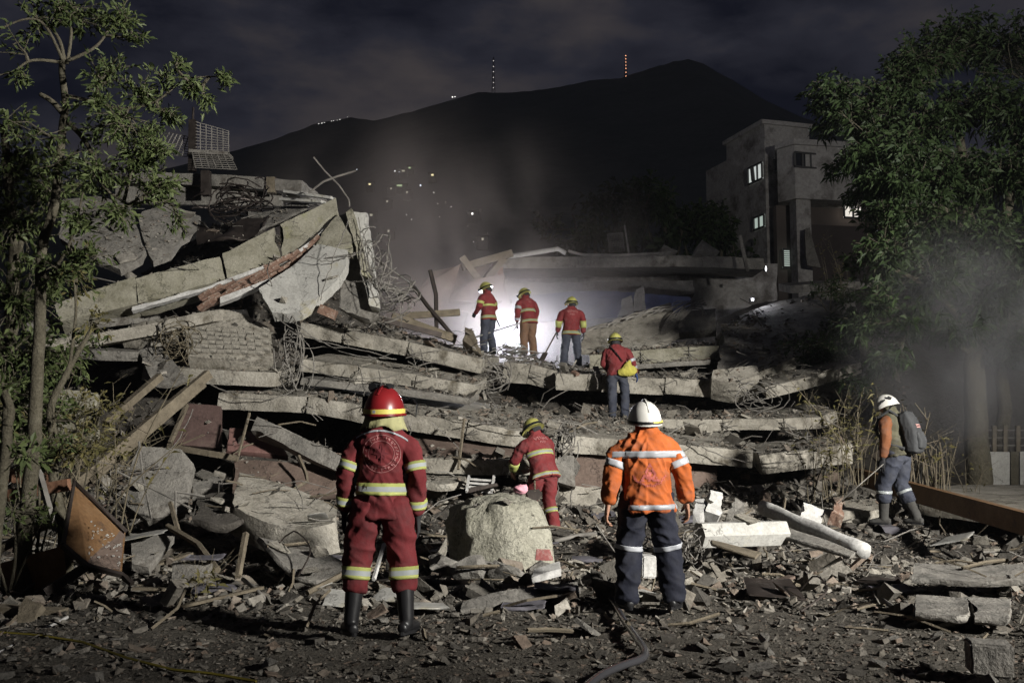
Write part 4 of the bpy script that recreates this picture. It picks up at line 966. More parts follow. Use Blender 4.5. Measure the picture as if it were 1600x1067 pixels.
# reclining strips at right foreground
S('thin_slab', 'long grey slab lying across the rubble at the right edge', 'slab', [(1425, 900, 9.0), (1520, 908, 8.9), (1620, 905, 9.0)], [(1430, 878, 9.6), (1520, 884, 9.6), (1620, 880, 9.6)], .06, M['slab_dirty'], None, res=.08, edge=.05)
S('thin_slab', 'dark slab in the shade at the right, below the long grey slab', 'slab', [(1430, 955, 7.9), (1500, 962, 7.8), (1515, 955, 7.9)], [(1430, 928, 8.5), (1500, 932, 8.5), (1512, 930, 8.5)], .06, M['slab_dirty'], None, res=.08, edge=.05)
S('thin_slab', 'dark slab piece at the right edge next to the other dark slab', 'slab', [(1520, 962, 7.8), (1580, 965, 7.7)], [(1512, 930, 8.5), (1578, 936, 8.4)], .06, M['slab_dirty'], None, res=.08, edge=.05)
S('thin_slab', 'small grey slab in front of the backpack rescuer boots', 'slab', [(1268, 800, 13.8), (1330, 800, 13.7), (1384, 798, 13.7)], [(1272, 786, 14.6), (1330, 781, 14.6), (1380, 779, 14.6)], .15, M['slab'], None, res=.08, edge=.06)
# rusty steel beam (channel) at right
cbm = empty('steel_beam', at(1470, 800, 12.2), 0, 'long rusty orange steel channel lying behind the backpack rescuer', 'steel beam')
A_, B_ = at(1336, 744, 16.2) - cbm.location, at(1640, 830, 10.9) - cbm.location
b = MB(); b.bar(A_, B_, .02, .22); wpart('web', b, M['rust'], cbm)
dn = (B_ - A_).normalized(); sd = dn.cross(V((0, 0, 1))).normalized()
for s in (.12, -.12):
    b = MB(); o_ = V((0, 0, s)) - sd * .045; b.bar(A_ + o_, B_ + o_, .10, .018); wpart('flange', b, M['rust'], cbm)
# paved ledge, wall and fence on the right
S('stone_ledge', 'flat stone paving behind the rusty steel channel at the right', 'paving', [(1436, 782, 14.2), (1540, 795, 13.4), (1640, 810, 12.4)], [(1440, 760, 17), (1540, 757, 17.3), (1660, 757, 17.3)], .2, M['slab'], None, rub=False, res=.16, edge=.05, bump=.03)
fw = empty('garden_wall', at(1570, 755, 18), 0, 'low pale wall with a post fence on top at the right edge', 'wall')
fl = lambda p: at(*p) - fw.location
for i, (x0, x1) in enumerate([(1536, 1578), (1580, 1592), (1594, 1680)]):
    me = plate([fl((x0, 757, 18)), fl((x1, 757, 18)), fl((x1, 706, 18)), fl((x0, 705, 18))], .15, .005, 1); link('wall_panel', me, M['plaster'] if i != 1 else M['bark'], fw)
for x in (1553, 1570, 1590, 1612, 1634, 1656):
    b = MB(); b.bar(fl((x, 706, 18.05)), fl((x, 665, 18.05)), .07, .07, up=(0, 1, 0)); wpart('post', b, M['wood'], fw)
b = MB()
for y in (672, 684, 696): b.tube([fl((1536, y, 18.05)), fl((1680, y, 18.05))], .012, 4)
wpart('wire', b, M['wire'], fw)
# steel poles left of the lamp
Bt('steel_pole', 'long dark steel pole leaning down to the right from the fold', 'pole', [(640, 440, 20.4), (668, 478, 20.2), (707, 524, 20)], .045, M['steel'], 6)
Bt('steel_pole', 'dark upright bent steel pole left of the lamp', 'pole', [(672, 422, 20.8), (681, 460, 20.8), (682, 512, 20.6)], .045, M['steel'], 6)
Bt('steel_rod', 'thin pale rod running from the fold to the top of the long steel pole', 'rod', [(574, 392, 18.2), (606, 418, 19), (644, 444, 20.2)], .02, M['wire'], 5)
Bt('steel_rod', 'short pale rod crossing under the thin pale rod', 'rod', [(622, 472, 19.8), (648, 440, 20)], .03, M['wire'], 5)
Bb('bent_plank', 'dark bent plank pointing at the lamp from the fold debris', 'plank', (630, 494, 20), (718, 488, 20.4), .08, .14, M['wood'])
Bb('bent_plank', 'dark plank lying down to the right below the steel poles', 'plank', (612, 494, 19.6), (712, 530, 20), .12, .16, M['wood'])
Bb('bent_plank', 'second dark plank in the fold debris below the steel poles', 'plank', (600, 500, 19.4), (690, 524, 19.5), .1, .1, M['steel'])
me = plate([at(722, 532, 19.4), at(752, 556, 19.2), at(738, 515, 19.6), at(728, 512, 19.7)], .2, .04, .1); T('board_scrap', me, M['wood'], 'upright torn board at the end of the upper left slab', 'board')
# orange broken block by the fold
b = MB(); b.box((0, 0, 0), (.3, .2, .16)); me = b.mesh('x'); me.transform(Matrix.Translation(at(512, 488, 17)) @ Matrix.Rotation(.4, 4, 'Y')); T('brick_lump', me, M['brick'], 'orange brick lump lying below the curved wall piece', 'brick')
# rebar coils and cables -----------------------------------------------------------
def tangle(name, label, cat, c, rad, n, r=.01, m_='wire', seed=1, flat=(1, 1, 1), group=None, turn=1.0):
    R = random.Random(seed); b = MB(); C0 = V((0, 0, 0)); base = at(*c)
    for i in range(n):
        a0 = R.uniform(0, 6.28); ln = R.uniform(.5, 1.4) * math.pi * turn; tilt = Matrix.Rotation(R.uniform(0, 6.28), 3, 'Z') @ Matrix.Rotation(R.uniform(.2, 1.4), 3, 'X')
        rr = rad * R.uniform(.5, 1.1); off = V((R.uniform(-.4, .4), R.uniform(-.4, .4), R.uniform(-.3, .4))) * rad
        pts = []
        for k in range(9):
            a = a0 + ln * k / 8; p = tilt @ V((math.cos(a) * rr, math.sin(a) * rr, R.uniform(-.06, .06) * rad)) + off
            pts.append(base + V((p.x * flat[0], p.y * flat[1], p.z * flat[2])))
        b.tube(pts, r, 4, cap=False)
    o = link(name, b.mesh(name), M[m_]); return tag(o, label, cat, group)
tangle('rebar_coil', 'round tangle of bent rebar hanging between the upper left slab and the lamp slab', 'rebar', (770, 590, 19), .36, 26, .012, seed=3)
tangle('wire_tangle', 'tangle of wires at the base of the fold debris', 'wires', (612, 470, 18.4), .45, 26, .012, seed=4)
tangle('wire_tangle', 'wires hanging between the wall fragment and the slabs', 'wires', (452, 560, 17), .4, 26, .010, seed=5, flat=(.7, .6, 1.4))
tangle('wire_tangle', 'roots and wires left of the plastered wall fragment', 'wires', (275, 535, 16.7), .36, 30, .009, seed=6, m_='twig')
tangle('wire_tangle', 'wires sticking out above the hanging lump', 'wires', (882, 690, 15.3), .3, 18, .009, seed=7, flat=(.6, .6, 1.2))
tangle('wire_tangle', 'wire loop standing right of the orange jacket trousers', 'wires', (1088, 850, 10.2), .19, 12, .006, seed=8, flat=(.7, .7, 1.3))
tangle('wire_tangle', 'wires spilling down the right side of the fold', 'wires', (588, 425, 17.8), .5, 22, .009, seed=9, flat=(.6, .6, 1.6))
tangle('wire_tangle', 'cables on the lamp ridge between two rescuers', 'wires', (805, 550, 22.6), .3, 14, .014, seed=10, flat=(1.6, 1, .6))
tangle('wire_tangle', 'dark tangle on top of the left heap', 'wires', (372, 318, 20.3), .55, 30, .016, seed=11, m_='steel', flat=(1.3, .8, .8))
tangle('wire_tangle', 'wires on the end of the broken right slab pieces', 'wires', (1180, 620, 18.6), .4, 20, .009, seed=12, flat=(1.3, .8, .8))
rb = empty('rebar_bunch', at(1060, 505, 24), 0, 'bunch of curved rebar sweeping up to the right above the pale slab', 'rebar')
for i in range(9):
    q = [at(1030 + i * 3, 528 - i * 2, 23.6), at(1042 + i * 5, 500 - i * 2.2, 23.8), at(1064 + i * 4, 480 - i * 1.5 + (i % 3) * 5, 24), at(1098 + (i % 4) * 2, 466 + i * 3.6, 24.2)]
    b = MB(); b.tube([V(p.tolist()) - rb.location for p in cr(np.array([list(v) for v in q]), 12)], .016, 5); wpart('bar', b, M['wire'], rb)
b = MB()
for i in range(24):
    x = random.uniform(905, 1055); t = (x - 905) / 150
    y = 520 - 42 * t + random.uniform(-5, 4); ln = random.uniform(15, 50)
    b.tube([at(x, y, 23.9 + .4 * t), at(x + ln * .5, y - ln * .17 - 2, 24.0 + .4 * t), at(x + ln, y - ln * .27, 24.1 + .4 * t)], .014, 4)
o = link('edge_rebar', b.mesh('edge_rebar'), M['wire']); tag(o, 'loose rebar lying along the top edge of the big smooth tilted panel', 'rebar')
# hanging wires, individually, drooping in front of the slabs
R = random.Random(12)
def wire(p0, p1, sag, label, r=.007, m_='wire', gr=None):
    a, c = at(*p0), at(*p1); pts = [a.lerp(c, k / 12) + V((R.uniform(-.02, .02), 0, -sag * 4 * (k / 12) * (1 - k / 12) + R.uniform(-.02, .02))) for k in range(13)]
    b = MB(); b.tube(pts, r, 4); o = link('wire', b.mesh('wire'), M[m_]); tag(o, label, 'wire', gr)
WSEEN = set()
def wire_label(p0, p1):
    spots = [('the curved wall', 470, 440), ('the upright pale slab', 580, 400), ('the upper left slab', 640, 545), ('the middle left slab', 600, 585), ('the wall fragment', 400, 530), ('the hanging lump', 882, 745), ('the orange jacket shoulder', 1060, 690), ('the red helmet', 610, 640),
             ('the maroon board', 320, 660), ('the lamp slab', 850, 575), ('the shovel rescuer', 900, 560), ('the thick ledge slab', 330, 585), ('the yellow bag rescuer', 960, 600), ('the longest timber', 260, 640)]
    x, y = (p0[0] + p1[0]) / 2, (p0[1] + p1[1]) / 2; how = 'upright' if abs(p1[1] - p0[1]) > 2 * abs(p1[0] - p0[0]) else 'sagging' if abs(p1[1] - p0[1]) < .5 * abs(p1[0] - p0[0]) else 'slanting'
    for _, n_, lx, ly in sorted((math.hypot(x - a_, y - b_), n_, a_, b_) for n_, a_, b_ in spots):
        lb = 'thin ' + how + ' loose wire ' + ('right of ' if x > lx + 15 else 'left of ' if x < lx - 15 else 'above ' if y < ly else 'below ') + n_
        if lb not in WSEEN: break
    WSEEN.add(lb); return lb
for wi_, (p0, p1, s) in enumerate([((560, 340, 17.8), (590, 480, 17.3), .2), ((566, 360, 17.7), (608, 470, 17.6), .3), ((572, 380, 17.6), (620, 480, 17.8), .1), ((478, 400, 17.2), (555, 395, 17.3), .12), ((500, 470, 16.9), (548, 340, 17.3), -.1),
                    ((440, 490, 16.8), (620, 560, 17.2), .25), ((420, 490, 16.9), (560, 545, 16.8), .12), ((642, 540, 18.3), (650, 572, 18.0), .02), ((655, 545, 18.3), (668, 590, 17.5), -.05), ((455, 560, 16.9), (620, 585, 17.0), .2),
                    ((470, 545, 17.0), (610, 560, 17.0), -.1), ((560, 570, 17.2), (575, 640, 15.9), .0), ((590, 580, 17.1), (620, 640, 15.8), .1), ((880, 690, 15.3), (868, 790, 14.6), .0), ((890, 700, 15.3), (893, 800, 14.8), .0), ((1080, 690, 15.5), (1240, 720, 15.2), .15),
                    ((700, 640, 15.6), (860, 672, 15.5), .1), ((460, 610, 16.2), (330, 600, 16.1), .2), ((250, 580, 16.3), (330, 590, 16.3), .15), ((870, 555, 20), (880, 600, 19.6), .0), ((930, 580, 19.7), (934, 606, 19.6), 0), ((640, 660, 15.6), (642, 720, 15.2), 0), ((300, 640, 15.8), (240, 720, 13.5), .2)]):
    wire(p0, p1, s, wire_label(p0, p1), .008, gr='loose wires over the slabs')
# white window frame near the bending rescuer
wfm = empty('window_frame', at(715, 760, 14.2), 0, 'small white slatted window frame lying left of the bending rescuer', 'window frame')
fl2 = lambda p: at(*p) - wfm.location
for x in (729, 768):
    b = MB(); b.bar(fl2((x, 768, 14.2)), fl2((x + 4, 744, 14.4)), .03, .05); wpart('upright', b, M['white'], wfm)
for k in range(4):
    b = MB(); y = 748 + k * 6; b.bar(fl2((730, y, 14.35)), fl2((770, y + 3, 14.35)), .03, .03); wpart('slat', b, M['white'], wfm)
S('bent_lath', 'bent grey board under the pale faceted column', 'board', [(1112, 848, 10.2), (1180, 870, 9.9)], [(1110, 842, 10.4), (1190, 862, 10.2)], .03, M['wood'], None, res=.08, edge=.02)
# pink cloth on the boulder, tool head
bm = bmesh.new(); bmesh.ops.create_icosphere(bm, subdivisions=3, radius=.075)
for v in bm.verts: v.co = V((v.co.x * 1.25, v.co.y, v.co.z * .75)) * (1 + .35 * mnoise.noise(v.co * 22)) + at(815, 764, 12.3)
me = bpy.data.meshes.new('cloth'); bm.to_mesh(me); bm.free(); smooth(me); T('pink_cloth', me, M['pinkcloth'], 'crumpled pink cloth lying on top of the massive footing', 'cloth', rub=False)
# ================================================================== RUBBLE
def all_bvh(extra=True):
    vs, fs = [], []
    gm = (cyq > 3) & (cyq < 36) & (np.abs(gv[gq].mean(1)[:, 0]) < 18)
    vs = [tuple(v) for v in gv.tolist()]; fs = [tuple(p) for p in gq[gm].tolist()]
    if extra:
        for v, f in SOLID:
            o = len(vs); vs += [tuple(p) for p in v]; fs += [tuple(i + o for i in q) for q in f]
    return BVHTree.FromPolygons(vs, fs)
TOP = all_bvh()
def hull(size, n, seed, box=0.0):
    R = random.Random(seed); bm = bmesh.new()
    for i in range(n):
        if box and i < 8:
            p = V(((i & 1) - .5, ((i >> 1) & 1) - .5, ((i >> 2) & 1) - .5)) * 2 * R.uniform(box, 1)
        else:
            p = V((R.gauss(0, 1), R.gauss(0, 1), R.gauss(0, 1))).normalized() * R.uniform(.75, 1)
        bm.verts.new((p.x * size[0] * .5, p.y * size[1] * .5, p.z * size[2] * .5))
    r = bmesh.ops.convex_hull(bm, input=bm.verts[:])
    bmesh.ops.delete(bm, geom=list({g for g in r['geom_interior'] + r['geom_unused'] if isinstance(g, bmesh.types.BMVert)}), context='VERTS')
    bmesh.ops.triangulate(bm, faces=bm.faces[:])
    bmesh.ops.recalc_face_normals(bm, faces=bm.faces[:])
    bm.verts.index_update()
    v = np.array([x.co[:] for x in bm.verts]); f = np.array([[w.index for w in q.verts] for q in bm.faces]); bm.free()
    return v, f
LIB = []
for i in range(14): LIB.append(('concrete_chunk', hull((1, random.uniform(.5, .95), random.uniform(.30, .65)), random.choice((7, 8, 8, 9)), i, random.choice((0, 0, .3, .5)))))
for i in range(10): LIB.append(('concrete_flake', hull((1, random.uniform(.5, .9), random.uniform(.08, .20)), 8, 50 + i, .45)))
for i in range(6): LIB.append(('brick_fragment', hull((1, .55, .36), 12, 90 + i, .82)))
for i in range(5): LIB.append(('wood_splinter', hull((1, .10, .06), 9, 120 + i, .7)))
KIND_W = {'concrete_chunk': .44, 'concrete_flake': .45, 'brick_fragment': .05, 'wood_splinter': .06}
LK = np.array([KIND_W[k] / sum(1 for a in LIB if a[0] == k) for k, _ in LIB]); LK /= LK.sum()
def pose_mats(n, size, tilt=.45):
    rz = rng.uniform(0, 6.283, n); tx = rng.normal(0, tilt, n); ty = rng.normal(0, tilt, n)
    c, s = np.cos(rz), np.sin(rz); z0 = np.zeros(n); o1 = np.ones(n)
    Rz = np.stack([c, -s, z0, s, c, z0, z0, z0, o1], -1).reshape(n, 3, 3)
    c, s = np.cos(tx), np.sin(tx); Rx = np.stack([o1, z0, z0, z0, c, -s, z0, s, c], -1).reshape(n, 3, 3)
    c, s = np.cos(ty), np.sin(ty); Ry = np.stack([c, z0, s, z0, o1, z0, -s, z0, c], -1).reshape(n, 3, 3)
    return Rz @ Rx @ Ry * size[:, None, None]
def drop(x, y, bvh):
    h = bvh.ray_cast(V((x, y, 14)), V((0, 0, -1)), 40)
    return (h[0].z, h[1]) if h[0] else (None, None)
def stuff_rubble(name, P, size, m_, label, tilt=.5, sink=.12):
    n = len(P); which = rng.choice(len(LIB), n, p=LK); R_ = pose_mats(n, size, tilt)
    VS, FS, off = [], [], 0
    for k, (kn, (v, f)) in enumerate(LIB):
        ii = np.where(which == k)[0]
        if not len(ii): continue
        W_ = np.einsum('nij,vj->nvi', R_[ii], v) + P[ii][:, None, :]
        zext = (np.einsum('nij,vj->nvi', R_[ii], v)[..., 2]).min(1)
        W_[..., 2] -= (zext * (1 - 2 * sink))[:, None] * 1.0
        VS.append(W_.reshape(-1, 3)); FS.append((f[None] + (np.arange(len(ii)) * len(v))[:, None, None] + off).reshape(-1, 3)); off += len(ii) * len(v)
    me = mesh_np(name, np.concatenate(VS), np.concatenate(FS)); o = link(name, me, m_)
    o['kind'] = 'stuff'; o['label'] = label
    return o
def gather(n, sampler, bvh, slope=.35, z_max=99):
    out = []
    for _ in range(n):
        x, y = sampler(); z, nn_ = drop(x, y, bvh)
        if z is None or nn_.z < slope or z > z_max: continue
        out.append((x, y, z))
    return np.array(out)
feet = []   # (x, y, r) spots kept clear; filled from the people's positions
# 1) fine grit on the open ground, denser near the camera
def s_front():
    Y = 4.6 * (13.0 / 4.6) ** random.random(); return random.uniform(-.68, .68) * Y, Y
P = gather(46000, s_front, GROUND_BVH)
sz = np.clip(rng.lognormal(-3.85, .68, len(P)), .007, .20) * (.75 + .04 * P[:, 1])
stuff_rubble('gravel', P, sz, M['rubble_dark'], 'grey grit and small stones strewn over the dark ground in the foreground', .25, .22)
def s_mid():
    Y = random.uniform(8.0, 15.8); x = random.uniform(-.62, .62) * Y
    return x, Y
P = gather(21000, s_mid, GROUND_BVH)
keep_ = (rng.random(len(P)) < np.clip((P[:, 1] - 8.0) / 2.2 + .12, 0, 1)) 
P = P[keep_]
sz = np.clip(rng.lognormal(-2.95, .66, len(P)), .016, .42)
for fx, fy in ((-.98, 7.3), (1.14, 8.3), (5.1, 12.9), (.45, 13.8)):
    near = (np.abs(P[:, 0] - fx) < .5) & (P[:, 1] < fy + .3) & (P[:, 1] > fy - 1.0); sz[near] = np.minimum(sz[near], .06)
stuff_rubble('rubble', P, sz, M['rubble'], 'broken concrete, tile and brick rubble in front of the collapsed slabs', .5, .12)
# 2) rubble under and between the slabs (lies on the debris mound itself)
P = gather(18000, lambda: (random.uniform(-9.5, 9.5), random.uniform(14.5, 25)), GROUND_BVH)
sz = np.clip(rng.lognormal(-2.5, .6, len(P)), .03, .65)
stuff_rubble('rubble', P, sz, M['rubble'], 'rubble heaped between the collapsed floor slabs', .6, .1)
# 3) rubble lying on the slabs
P = gather(34000, lambda: (random.uniform(-9.5, 9.0), random.uniform(13.2, 26)), TOP, .62)
w = fbm(P * .9, 3, 61) + .25
P = P[rng.random(len(P)) < np.clip(.25 + w * 1.5, .1, 1)]
sz = np.clip(rng.lognormal(-3.0, .6, len(P)), .02, .40)
stuff_rubble('rubble', P, sz, M['rubble'], 'crumbled concrete lying on top of the collapsed floor slabs', .5, .15)
# thin lines of crumbs along the slab tops handled above; loose twigs / wires as one mass on the heap
def sticks(name, n, sampler, bvh, L, r, m_, label):
    b = MB()
    for _ in range(n):
        x, y = sampler(); z, nn_ = drop(x, y, bvh)
        if z is None: continue
        a = random.uniform(0, 6.28); el = random.gauss(.12, .28); l = random.uniform(*L)
        d = V((math.cos(a) * math.cos(el), math.sin(a) * math.cos(el), math.sin(el))); p = V((x, y, z + .03))
        mid = p + d * l * .5 + V((random.gauss(0, .06), random.gauss(0, .06), random.gauss(.03, .05))) * l
        b.tube([p, mid, p + d * l], random.uniform(*r), 4, cap=False)
    o = link(name, b.mesh(name), m_); o['kind'] = 'stuff'; o['label'] = label
sticks('wire_litter', 800, lambda: (random.uniform(-8, 7.5), random.uniform(11, 24)), TOP, (.2, .9), (.004, .010), M['wire'], 'bits of wire and rebar sticking out of the rubble heap')
sticks('wood_litter', 260, lambda: (random.uniform(-7, 8), random.uniform(7.5, 16)), TOP, (.15, .7), (.006, .018), M['wood'], 'splinters and laths strewn through the rubble')
# 4) the largest chunks: single objects that share their meshes
lib_me = {}
def chunk_mesh(k, m_):
    key = (k, m_.name)
    if key not in lib_me:
        kn, (v, f) = LIB[k]; v2 = v.copy()
        me = mesh_np(kn, v2, f); me.materials.append(m_); lib_me[key] = me
    return lib_me[key]
CHUNKS = []
def place_chunks(n, sampler, bvh, size, zone, m_, kinds, tilt=.3, slope=.5):
    c = 0; tries = 0
    while c < n and tries < n * 12:
        tries += 1
        x, y = sampler()
        if any((x - fx) ** 2 + (y - fy) ** 2 < fr * fr for fx, fy, fr in feet): continue
        z, nn_ = drop(x, y, bvh)
        if z is None or nn_.z < slope: continue
        k = random.choice([i for i, a in enumerate(LIB) if a[0] in kinds]); kn = LIB[k][0]
        s = size()
        if kn == 'brick_fragment': s = min(s, random.uniform(.14, .26))
        mm = m_ if kn != 'brick_fragment' else (M['brick'] if zone and random.random() < .25 else m_)
        o = bpy.data.objects.new(kn, chunk_mesh(k, mm)); COL.objects.link(o)
        o.location = (x, y, z + s * (.22 if kn == 'concrete_chunk' else .12)); o.scale = (s, s * random.uniform(.8, 1.1), s * random.uniform(.8, 1.1))
        o.rotation_euler = (random.gauss(0, tilt), random.gauss(0, tilt), random.uniform(0, 6.28))
        what = {'concrete_chunk': 'angular grey concrete chunk', 'concrete_flake': 'flat grey concrete flake', 'brick_fragment': 'broken orange brick' if mm is M['brick'] else 'broken dusty grey brick'}[kn]
        tag(o, None, {'concrete_chunk': 'concrete chunk', 'concrete_flake': 'concrete flake', 'brick_fragment': 'brick'}[kn], what + 's ' + {0: 'lying loose on the dark ground before the rescuers', 1: 'in the rubble field at the foot of the slabs', 2: 'lying on top of the collapsed floors'}[zone])
        CHUNKS.append((o, what, s))
        c += 1

def project(p):
    p_ = math.radians(PITCH); d = V(p) - V((0, 0, CAM_Z)); z = d.y * math.cos(p_) + d.z * math.sin(p_); yv = -d.y * math.sin(p_) + d.z * math.cos(p_)
    return 800 + F * d.x / z, 533.5 - F * yv / z
LANDMARKS = [('the red suited rescuer', 593, 985), ('the orange jacket rescuer', 1013, 948), ('the massive footing', 785, 862), ('the faceted column', 1155, 838), ('the thick white pipe', 1270, 825), ('the rusty cabinet', 150, 880), ('the big tilted pale slab', 450, 815),
  ('the curved plaster sheet', 475, 895), ('the squarish block', 300, 905), ('the flat grey strip', 810, 935), ('the lone corner block', 1546, 1045), ('the steel channel', 1500, 800), ('the backpack rescuer', 1405, 818), ('the stooping rescuer', 840, 800), ('the dark slab pair', 1500, 945),
  ('the long grey slab', 1520, 890), ('the hose bend', 1005, 1030), ('the yellow tape', 220, 1030), ('the white stick', 60, 1000), ('the hanging lump', 882, 740), ('the pale beam', 730, 735), ('the faded red board', 400, 700), ('the cut-cornered board', 250, 755), ('the lowest slab', 620, 660), ('the white helmeted rescuer', 1003, 640),
  ('the yellow bag rescuer', 965, 640), ('the rebar coil', 770, 590), ('the shovel', 855, 555), ('the lamp', 800, 540), ('the brick wall fragment', 355, 525), ('the curved wall', 480, 440), ('the thick ledge slab', 330, 575), ('the rebar bunch', 1065, 495), ('the dry shrub', 1290, 760), ('the tilted floor', 1230, 530), ('the broken pale block', 1150, 580), ('the flat boot slab', 1330, 792), ('the white fragments', 1110, 790)]
def label_chunks():
    seen = set()
    for o, what, s in CHUNKS:
        x, y = project(o.location); px_ = s * F / max(o.location.y, 1); size_w = 'small ' if px_ < 16 else 'mid-sized ' if px_ < 30 else 'large '
        for _, nm, lx, ly in sorted((math.hypot(x - lx, (y - ly) * 1.3), n_, lx, ly) for n_, lx, ly in LANDMARKS):
            dx, dy = x - lx, (y - ly) * 1.3
            rel = ('just ' if math.hypot(dx, dy) < 60 else '') + ('right of ' if dx > 0 else 'left of ') if abs(dx) > abs(dy) * 1.2 else (('in front of ' if dy > 0 else 'behind ') if abs(dy) > abs(dx) * 1.2 else ('in front and right of ' if dx > 0 else 'in front and left of ') if dy > 0 else ('behind and right of ' if dx > 0 else 'behind and left of '))
            lb = size_w + what + ' ' + rel + nm
            if lb not in seen: break
        seen.add(lb); o['label'] = lb

def litter(n, Y0, Y1):
    for i in range(n):
        for _ in range(20):
            Y = random.uniform(Y0, Y1); x = random.uniform(-.5, .54) * Y; z, nn_ = drop(x, Y, TOP)
            if z is not None and nn_.z > .6 and not any((x - fx) ** 2 + (Y - fy) ** 2 < fr * fr for fx, fy, fr in feet): break
        k = random.choice(('wooden_plank', 'wooden_plank', 'metal_pipe', 'bent_rebar', 'cloth_rag', 'plaster_board', 'metal_sheet')); a_ = random.uniform(0, 3.14); el = random.gauss(.06, .12); L_ = random.uniform(.4, 1.2)
        d = V((math.cos(a_) * math.cos(el), math.sin(a_) * math.cos(el), math.sin(el))); c = V((x, Y, z + .05)); s_ = .3
        if k == 'wooden_plank':
            b = MB(); b.bar(c - d * L_ / 2, c + d * L_ / 2, random.uniform(.05, .12), .025); me = b.mesh(k); m_ = random.choice((M['wood'], M['wood'], M['brownwall'])); what, cat, s_ = 'splintered wooden plank', 'plank', L_
        elif k == 'metal_pipe':
            b = MB(); b.tube([c - d * L_ / 2, c + V((0, 0, .02)), c + d * L_ / 2], random.uniform(.012, .03), 7); me = b.mesh(k); smooth(me); m_ = random.choice((M['steel'], M['wire'])); what, cat, s_ = 'thin dusty metal pipe', 'pipe', L_
        elif k == 'bent_rebar':
            p = d.cross(V((0, 0, 1))); b = MB(); b.tube([V(q.tolist()) for q in cr(np.array([list(c - d * L_ / 2), list(c + p * .15 + V((0, 0, .12))), list(c + d * L_ * .4 + V((0, 0, .2))), list(c + d * L_ * .5 - p * .15 + V((0, 0, .05)))]), 12)], .009, 5); me = b.mesh(k); m_ = M['steel']; what, cat, s_ = 'bent length of rebar', 'rebar', L_
        elif k == 'cloth_rag':
            me = sheet([[c + V((-.18, -.12, 0)), c + V((.18, -.14, .0))], [c + V((-.16, .14, .03)), c + V((.2, .12, .03))]], .012, res=.03, edge=.05, bump=.10, seed=i, name=k); m_ = M['rag']; what, cat = 'crumpled dusty rag', 'rag'
        else:
            w = random.uniform(.12, .3); p = d.cross(V((0, 0, 1))).normalized(); h_ = random.uniform(.0, .12)
            me = sheet([[c - d * w - p * w, c + d * w - p * w * .8], [c - d * w * .8 + p * w + V((0, 0, h_)), c + d * w * .9 + p * w * .9 + V((0, 0, h_))]], .015, res=.05, edge=.06, bump=.015 if k == 'plaster_board' else .06, seed=i, name=k); m_ = M['plaster'] if k == 'plaster_board' else M['steel']; what, cat = ('broken sheet of plaster board', 'board') if k == 'plaster_board' else ('crumpled metal sheet', 'metal sheet')
        o = link(k, me, m_); tag(o, None, cat, what + 's in the rubble'); CHUNKS.append((o, what, s_))
# ================================================================== PEOPLE
def remesh(mb, voxel, smooth_n=4, name='tmp'):
    me = mb.mesh(name); o = bpy.data.objects.new(name, me); COL.objects.link(o)
    r = o.modifiers.new('r', 'REMESH'); r.mode = 'VOXEL'; r.voxel_size = voxel
    if smooth_n:
        s = o.modifiers.new('s', 'SMOOTH'); s.iterations = smooth_n; s.factor = .5
    dg = bpy.context.evaluated_depsgraph_get(); dg.update()
    out = bpy.data.meshes.new_from_object(o.evaluated_get(dg)); bpy.data.objects.remove(o); bpy.data.meshes.remove(me)
    smooth(out); return out
def ell(mb, pts, radii, n=18, side=(1, 0, 0), caps=True, sq=1.0):
    """closed tube with elliptical sections: radii = (along side, across)"""
    pts = [V(p) for p in pts]; k = len(pts); side = V(side); o = []
    vs, secs = [], []
    def sec(p, t, ra, rb):
        s_ = side - t * side.dot(t)
        if s_.length < 1e-4: s_ = t.orthogonal()
        s_.normalize(); ot = t.cross(s_); i0 = len(vs)
        for j in range(n):
            a = 2 * math.pi * j / n; ca, sa = math.cos(a), math.sin(a); vs.append(p + s_ * (math.copysign(abs(ca) ** sq, ca) * ra) + ot * (math.copysign(abs(sa) ** sq, sa) * rb))
        secs.append(i0)
    T_ = [(pts[min(i + 1, k - 1)] - pts[max(i - 1, 0)]).normalized() for i in range(k)]
    rr = [r if isinstance(r, tuple) else (r, r) for r in radii]
    if caps:
        q = min(rr[0]); sec(pts[0] - T_[0] * q * .35, T_[0], rr[0][0] * .55, rr[0][1] * .55)
    for p, t, r in zip(pts, T_, rr): sec(p, t, *r)
    if caps:
        q = min(rr[-1]); sec(pts[-1] + T_[-1] * q * .35, T_[-1], rr[-1][0] * .55, rr[-1][1] * .55)
    fs = [(a + j, a + (j + 1) % n, b + (j + 1) % n, b + j) for a, b in zip(secs[:-1], secs[1:]) for j in range(n)]
    fs.append(tuple(secs[0] + j for j in range(n - 1, -1, -1))); fs.append(tuple(secs[-1] + j for j in range(n)))
    mb.add(vs, fs)
def ball(mb, c, r, n=10):
    c = V(c); r = r if isinstance(r, tuple) else (r, r, r); vs, fs = [], []
    for i in range(1, n):
        th = math.pi * i / n
        for j in range(2 * n):
            ph = math.pi * j / n; vs.append(c + V((r[0] * math.sin(th) * math.cos(ph), r[1] * math.sin(th) * math.sin(ph), r[2] * math.cos(th))))
    m = 2 * n
    for i in range(n - 2):
        for j in range(m): fs.append((i * m + j, (i + 1) * m + j, (i + 1) * m + (j + 1) % m, i * m + (j + 1) % m))
    vs.append(c + V((0, 0, r[2]))); vs.append(c - V((0, 0, r[2]))); t = len(vs) - 2
    for j in range(m): fs.append((t, j, (j + 1) % m)); fs.append((t + 1, (n - 2) * m + (j + 1) % m, (n - 2) * m + j))
    mb.add(vs, fs)
